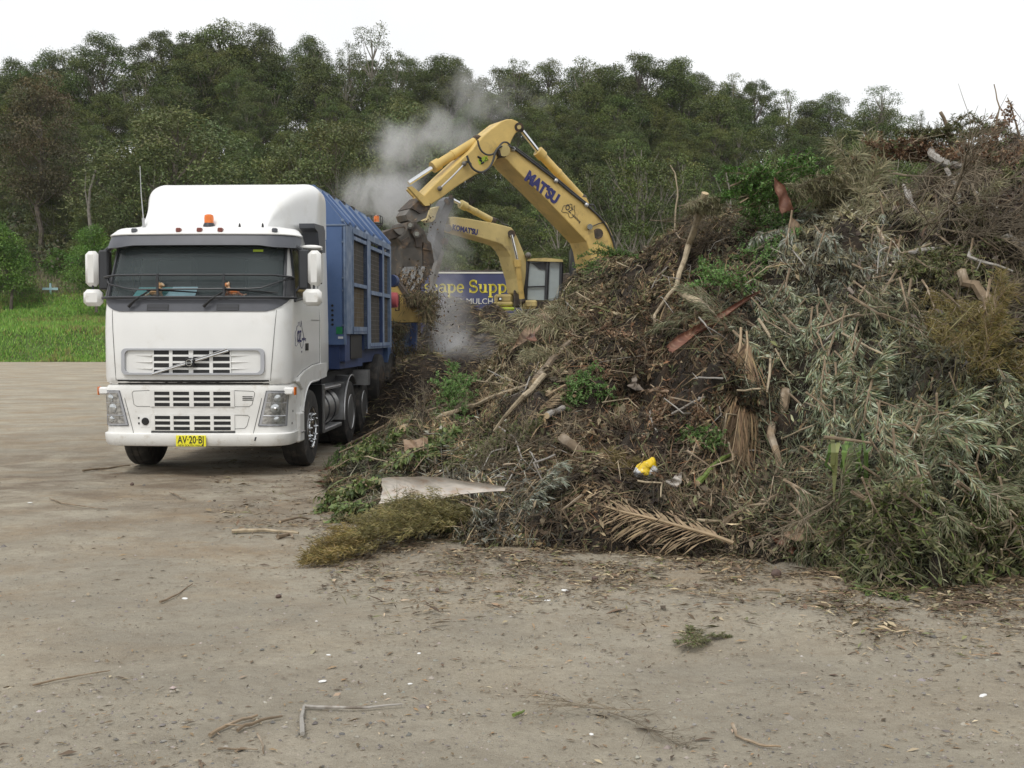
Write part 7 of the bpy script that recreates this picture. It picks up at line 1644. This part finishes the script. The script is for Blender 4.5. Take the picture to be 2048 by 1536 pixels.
# palm spray in the foreground
def gfro(a, b, lab, kind='frond', s=None, idx=0):
    p, q = G(*a), G(*b); p.z = q.z = .03; L = (q - p).length; o = put(kind, p, q - p, (0, 0, 1), (L / 1.85) if s is None else s, lab, 'palm frond' if 'frond' in kind else 'branch', None, idx); return o
for i, (a, b, k, s, lab) in enumerate((((1300, 1425), (1130, 1445), 'bare', .42, 'thin brown dry palm spray flat on the gravel in the right foreground'), ((1215, 1430), (1310, 1462), 'bare', .36, 'second dry palm spray crossing the first in the right foreground'),
                          ((1352, 1300), (1445, 1243), 'olive', .36, 'small wilted leafy sprig alone on the gravel right of centre'), ((1362, 1295), (1425, 1270), 'olive', .28, 'lower half of the wilted sprig on the gravel right of centre'),
                          ((1480, 1232), (1575, 1235), 'willow', .20, 'thin green trail of clippings above the wilted sprig'), ((1610, 1212), (1690, 1218), 'gum', .13, 'tiny fallen gum twig on the gravel at the right'),
                          ((1700, 1165), (1785, 1195), 'broad', .28, 'pale dry leaves spilled at the front of the pile foot on the right'), ((1715, 1180), (1775, 1190), 'broad', .24, 'dry leaf cluster nearest the camera on the right'),
                          ((640, 1165 - 30), (690, 1120), 'wispy', .14, 'tip tuft of the golden branch'))):
    p, q = G(*a), G(*b); p.z = .015; q.z = .02; o = put(k, p, q - p, (0, 0, 1), s, lab, 'branch'); o.scale.z *= .45
# stones, nuts and scraps
def lump(name, px, py, r, m, lab, cat, sq_=(1, .8, .7), seed=1):
    g_ = G(px, py); bm = bmesh.new(); bmesh.ops.create_icosphere(bm, subdivisions=3, radius=1)
    for v in bm.verts: c = v.co.copy(); v.co = Vector((c.x * sq_[0], c.y * sq_[1], c.z * sq_[2])) * r * (1 + .18 * noise.noise(c * 1.8 + Vector((seed, 0, 0))))
    me = bpy.data.meshes.new(name); bm.to_mesh(me); bm.free(); o = link(name, me, M[m], None, True); o.location = (g_.x, g_.y, yard_z(g_.x, g_.y) + r * sq_[2] * .75); o.rotation_euler = (0, 0, seed); return tag(o, lab, cat)
M['brownrock'] = mat('brown_stone', (.12, .08, .065), .8, var=.3, vs=30, bump=.4, bs=40)
lump('stone', 1553, 1154, .045, 'brownrock', 'round dark brown lump on the gravel near the right pile foot', 'stone', (1.2, .8, .75))
lump('stone', 875, 1180, .022, 'brownrock', 'small dark nut on the gravel in the centre left', 'stone', seed=2)
lump('stone', 1190, 1158, .026, 'brownrock', 'small dark nut on the gravel in front of the dry frond', 'stone', seed=3)
lump('stone', 557, 1194, .022, 'brownrock', 'small dark nut on the gravel in the left middle', 'stone', seed=4)
lump('stone', 264, 969, .03, 'brownrock', 'small dark clod in front of the truck', 'stone', seed=5)
lump('stone', 1395, 1145 - 40, .03, 'brownrock', 'dark clod at the pile foot beside the big frond', 'stone', seed=6)
lump('scrap', 1966, 1388, .022, 'whitescrap', 'white plastic scrap on the gravel at the right', 'scrap', (1.5, .6, .35), 7)
lump('scrap', 770, 1382, .02, 'whitescrap', 'white crumb patch on the gravel in the foreground', 'scrap', (1.8, .7, .2), 8)
for i, (a, b, s_) in enumerate(((645, 1357, .018), (1183, 1460, .012), (657, 1306, .012), (820, 1361, .011), (838, 1304, .012), (370, 1195, .02), (60, 1020 - 16, .02), (1075, 1190, .02), (1130, 1178, .025), (1095, 1200, .018))):
    lump('scrap', a, b, s_, 'whitescrap', 'small pale chip lying on the gravel', 'scrap', (1.3, .9, .3), 10 + i)['group'] = 'pale chips on the gravel'
o = gstick([(1027, 1436), (1048, 1424)], .010, 'green_stem', 'short green leaf blade on the gravel in the foreground')

# ================================================================ STEAM
def steam(name, px, py, Y, rx, ry, rz, dens, label, seed, lo=.42, tilt=0.0):
    c = P(px, py, Y); k = Y / F; mb = MB(); mb.sphere((0, 0, 0), 1.0, 20, 12)
    m = bpy.data.materials.new('steam_' + str(seed)); m.use_nodes = True; n = m.node_tree; L = n.links; n.nodes.clear()
    o_ = n.nodes.new('ShaderNodeOutputMaterial'); v = n.nodes.new('ShaderNodeVolumePrincipled'); v.inputs['Color'].default_value = (.93, .93, .94, 1); v.inputs['Anisotropy'].default_value = .1
    t = n.nodes.new('ShaderNodeTexCoord'); ln = n.nodes.new('ShaderNodeVectorMath'); ln.operation = 'LENGTH'; L.new(t.outputs['Object'], ln.inputs[0])
    g_ = n.nodes.new('ShaderNodeNewGeometry'); nz_ = n.nodes.new('ShaderNodeTexNoise'); nz_.inputs['Scale'].default_value = .8; nz_.inputs['Detail'].default_value = 6; nz_.inputs['Roughness'].default_value = .62; nz_.inputs['Distortion'].default_value = .7
    mp = n.nodes.new('ShaderNodeMapping'); mp.inputs['Location'].default_value = (seed * 3.1, 0, 0); L.new(g_.outputs['Position'], mp.inputs['Vector']); L.new(mp.outputs['Vector'], nz_.inputs['Vector'])
    f1 = n.nodes.new('ShaderNodeMath'); f1.operation = 'MULTIPLY_ADD'; f1.inputs[1].default_value = -1.9; f1.inputs[2].default_value = 2.62 - lo; L.new(ln.outputs['Value'], f1.inputs[0])
    f1c = n.nodes.new('ShaderNodeMath'); f1c.operation = 'MINIMUM'; f1c.inputs[1].default_value = .55; L.new(f1.outputs[0], f1c.inputs[0])
    f2 = n.nodes.new('ShaderNodeMath'); f2.operation = 'MULTIPLY_ADD'; f2.inputs[1].default_value = 4.4; f2.inputs[2].default_value = -2.4; L.new(nz_.outputs['Fac'], f2.inputs[0])
    f3 = n.nodes.new('ShaderNodeMath'); f3.operation = 'ADD'; f3.use_clamp = True; L.new(f1c.outputs[0], f3.inputs[0]); L.new(f2.outputs[0], f3.inputs[1])
    ed = n.nodes.new('ShaderNodeMapRange'); ed.inputs['From Min'].default_value = 1.0; ed.inputs['From Max'].default_value = .35; L.new(ln.outputs['Value'], ed.inputs['Value'])
    a = n.nodes.new('ShaderNodeMath'); a.operation = 'MULTIPLY'; L.new(f3.outputs[0], a.inputs[0]); L.new(ed.outputs[0], a.inputs[1])
    b = n.nodes.new('ShaderNodeMath'); b.operation = 'MULTIPLY'; b.inputs[1].default_value = dens * .8; L.new(a.outputs[0], b.inputs[0]); L.new(b.outputs[0], v.inputs['Density']); L.new(v.outputs[0], o_.inputs['Volume'])
    o = mb.build(name, m); o.location = c; o.scale = (rx * k, ry, rz * k); o.rotation_euler = (0, R(tilt), 0); tag(o, label, 'steam', kind='stuff'); return o
steam('steam', 765, 400, 27.5, 120, 1.0, 85, 2.6, 'dense steam rising beside the grab bucket', 1, 1.05)
steam('steam', 815, 305, 27.8, 110, 1.0, 100, 1.9, 'steam torn upwards above the bucket cylinder', 2, 1.15)
steam('steam', 900, 262, 28.3, 150, .9, 75, .8, 'thin steam trailing behind the top of the boom', 3, 1.2, 20)
steam('steam', 975, 195, 29, 190, .9, 85, .8, 'thin ragged steam drifting against the forest over the excavator elbow', 4, 1.2, 8)
steam('steam', 885, 500, 27.2, 75, .8, 150, 1.0, 'faint steam veil between the bucket and the small excavator', 5, 1.0)
steam('steam', 893, 640, 24.6, 90, .8, 105, 1.8, 'low steam over the mulch beside the hopper', 6, 1.0)
steam('steam', 935, 695, 22.8, 105, .8, 55, 2.2, 'thick steam creeping right in front of the mulch heap', 7, 1.0)
steam('steam', 800, 500, 27.2, 60, .8, 90, 1.1, 'steam column behind the bucket', 8, 1.0)

# remove prototypes that were never placed
def kill(o):
    for c in list(o.children): kill(c)
    bpy.data.objects.remove(o)
for pr in protos + sparse + [dome, redt, bush]:
    if pr.name not in used: kill(pr)
for L_ in BP.values():
    for pr in L_:
        if pr.name not in used_b: kill(pr)

# ================================================================ HAZE
m = bpy.data.materials.new('thin_damp_air'); m.use_nodes = True; n = m.node_tree; n.nodes.clear()
o_ = n.nodes.new('ShaderNodeOutputMaterial'); v = n.nodes.new('ShaderNodeVolumePrincipled'); v.inputs['Color'].default_value = (.90, .93, .96, 1); v.inputs['Density'].default_value = .00011
n.links.new(v.outputs[0], o_.inputs['Volume'])
hz = MB().box(-330, 330, -20, 430, -1.5, 75).build('haze', m); tag(hz, 'thin damp air over the yard and forest', 'haze', kind='stuff')
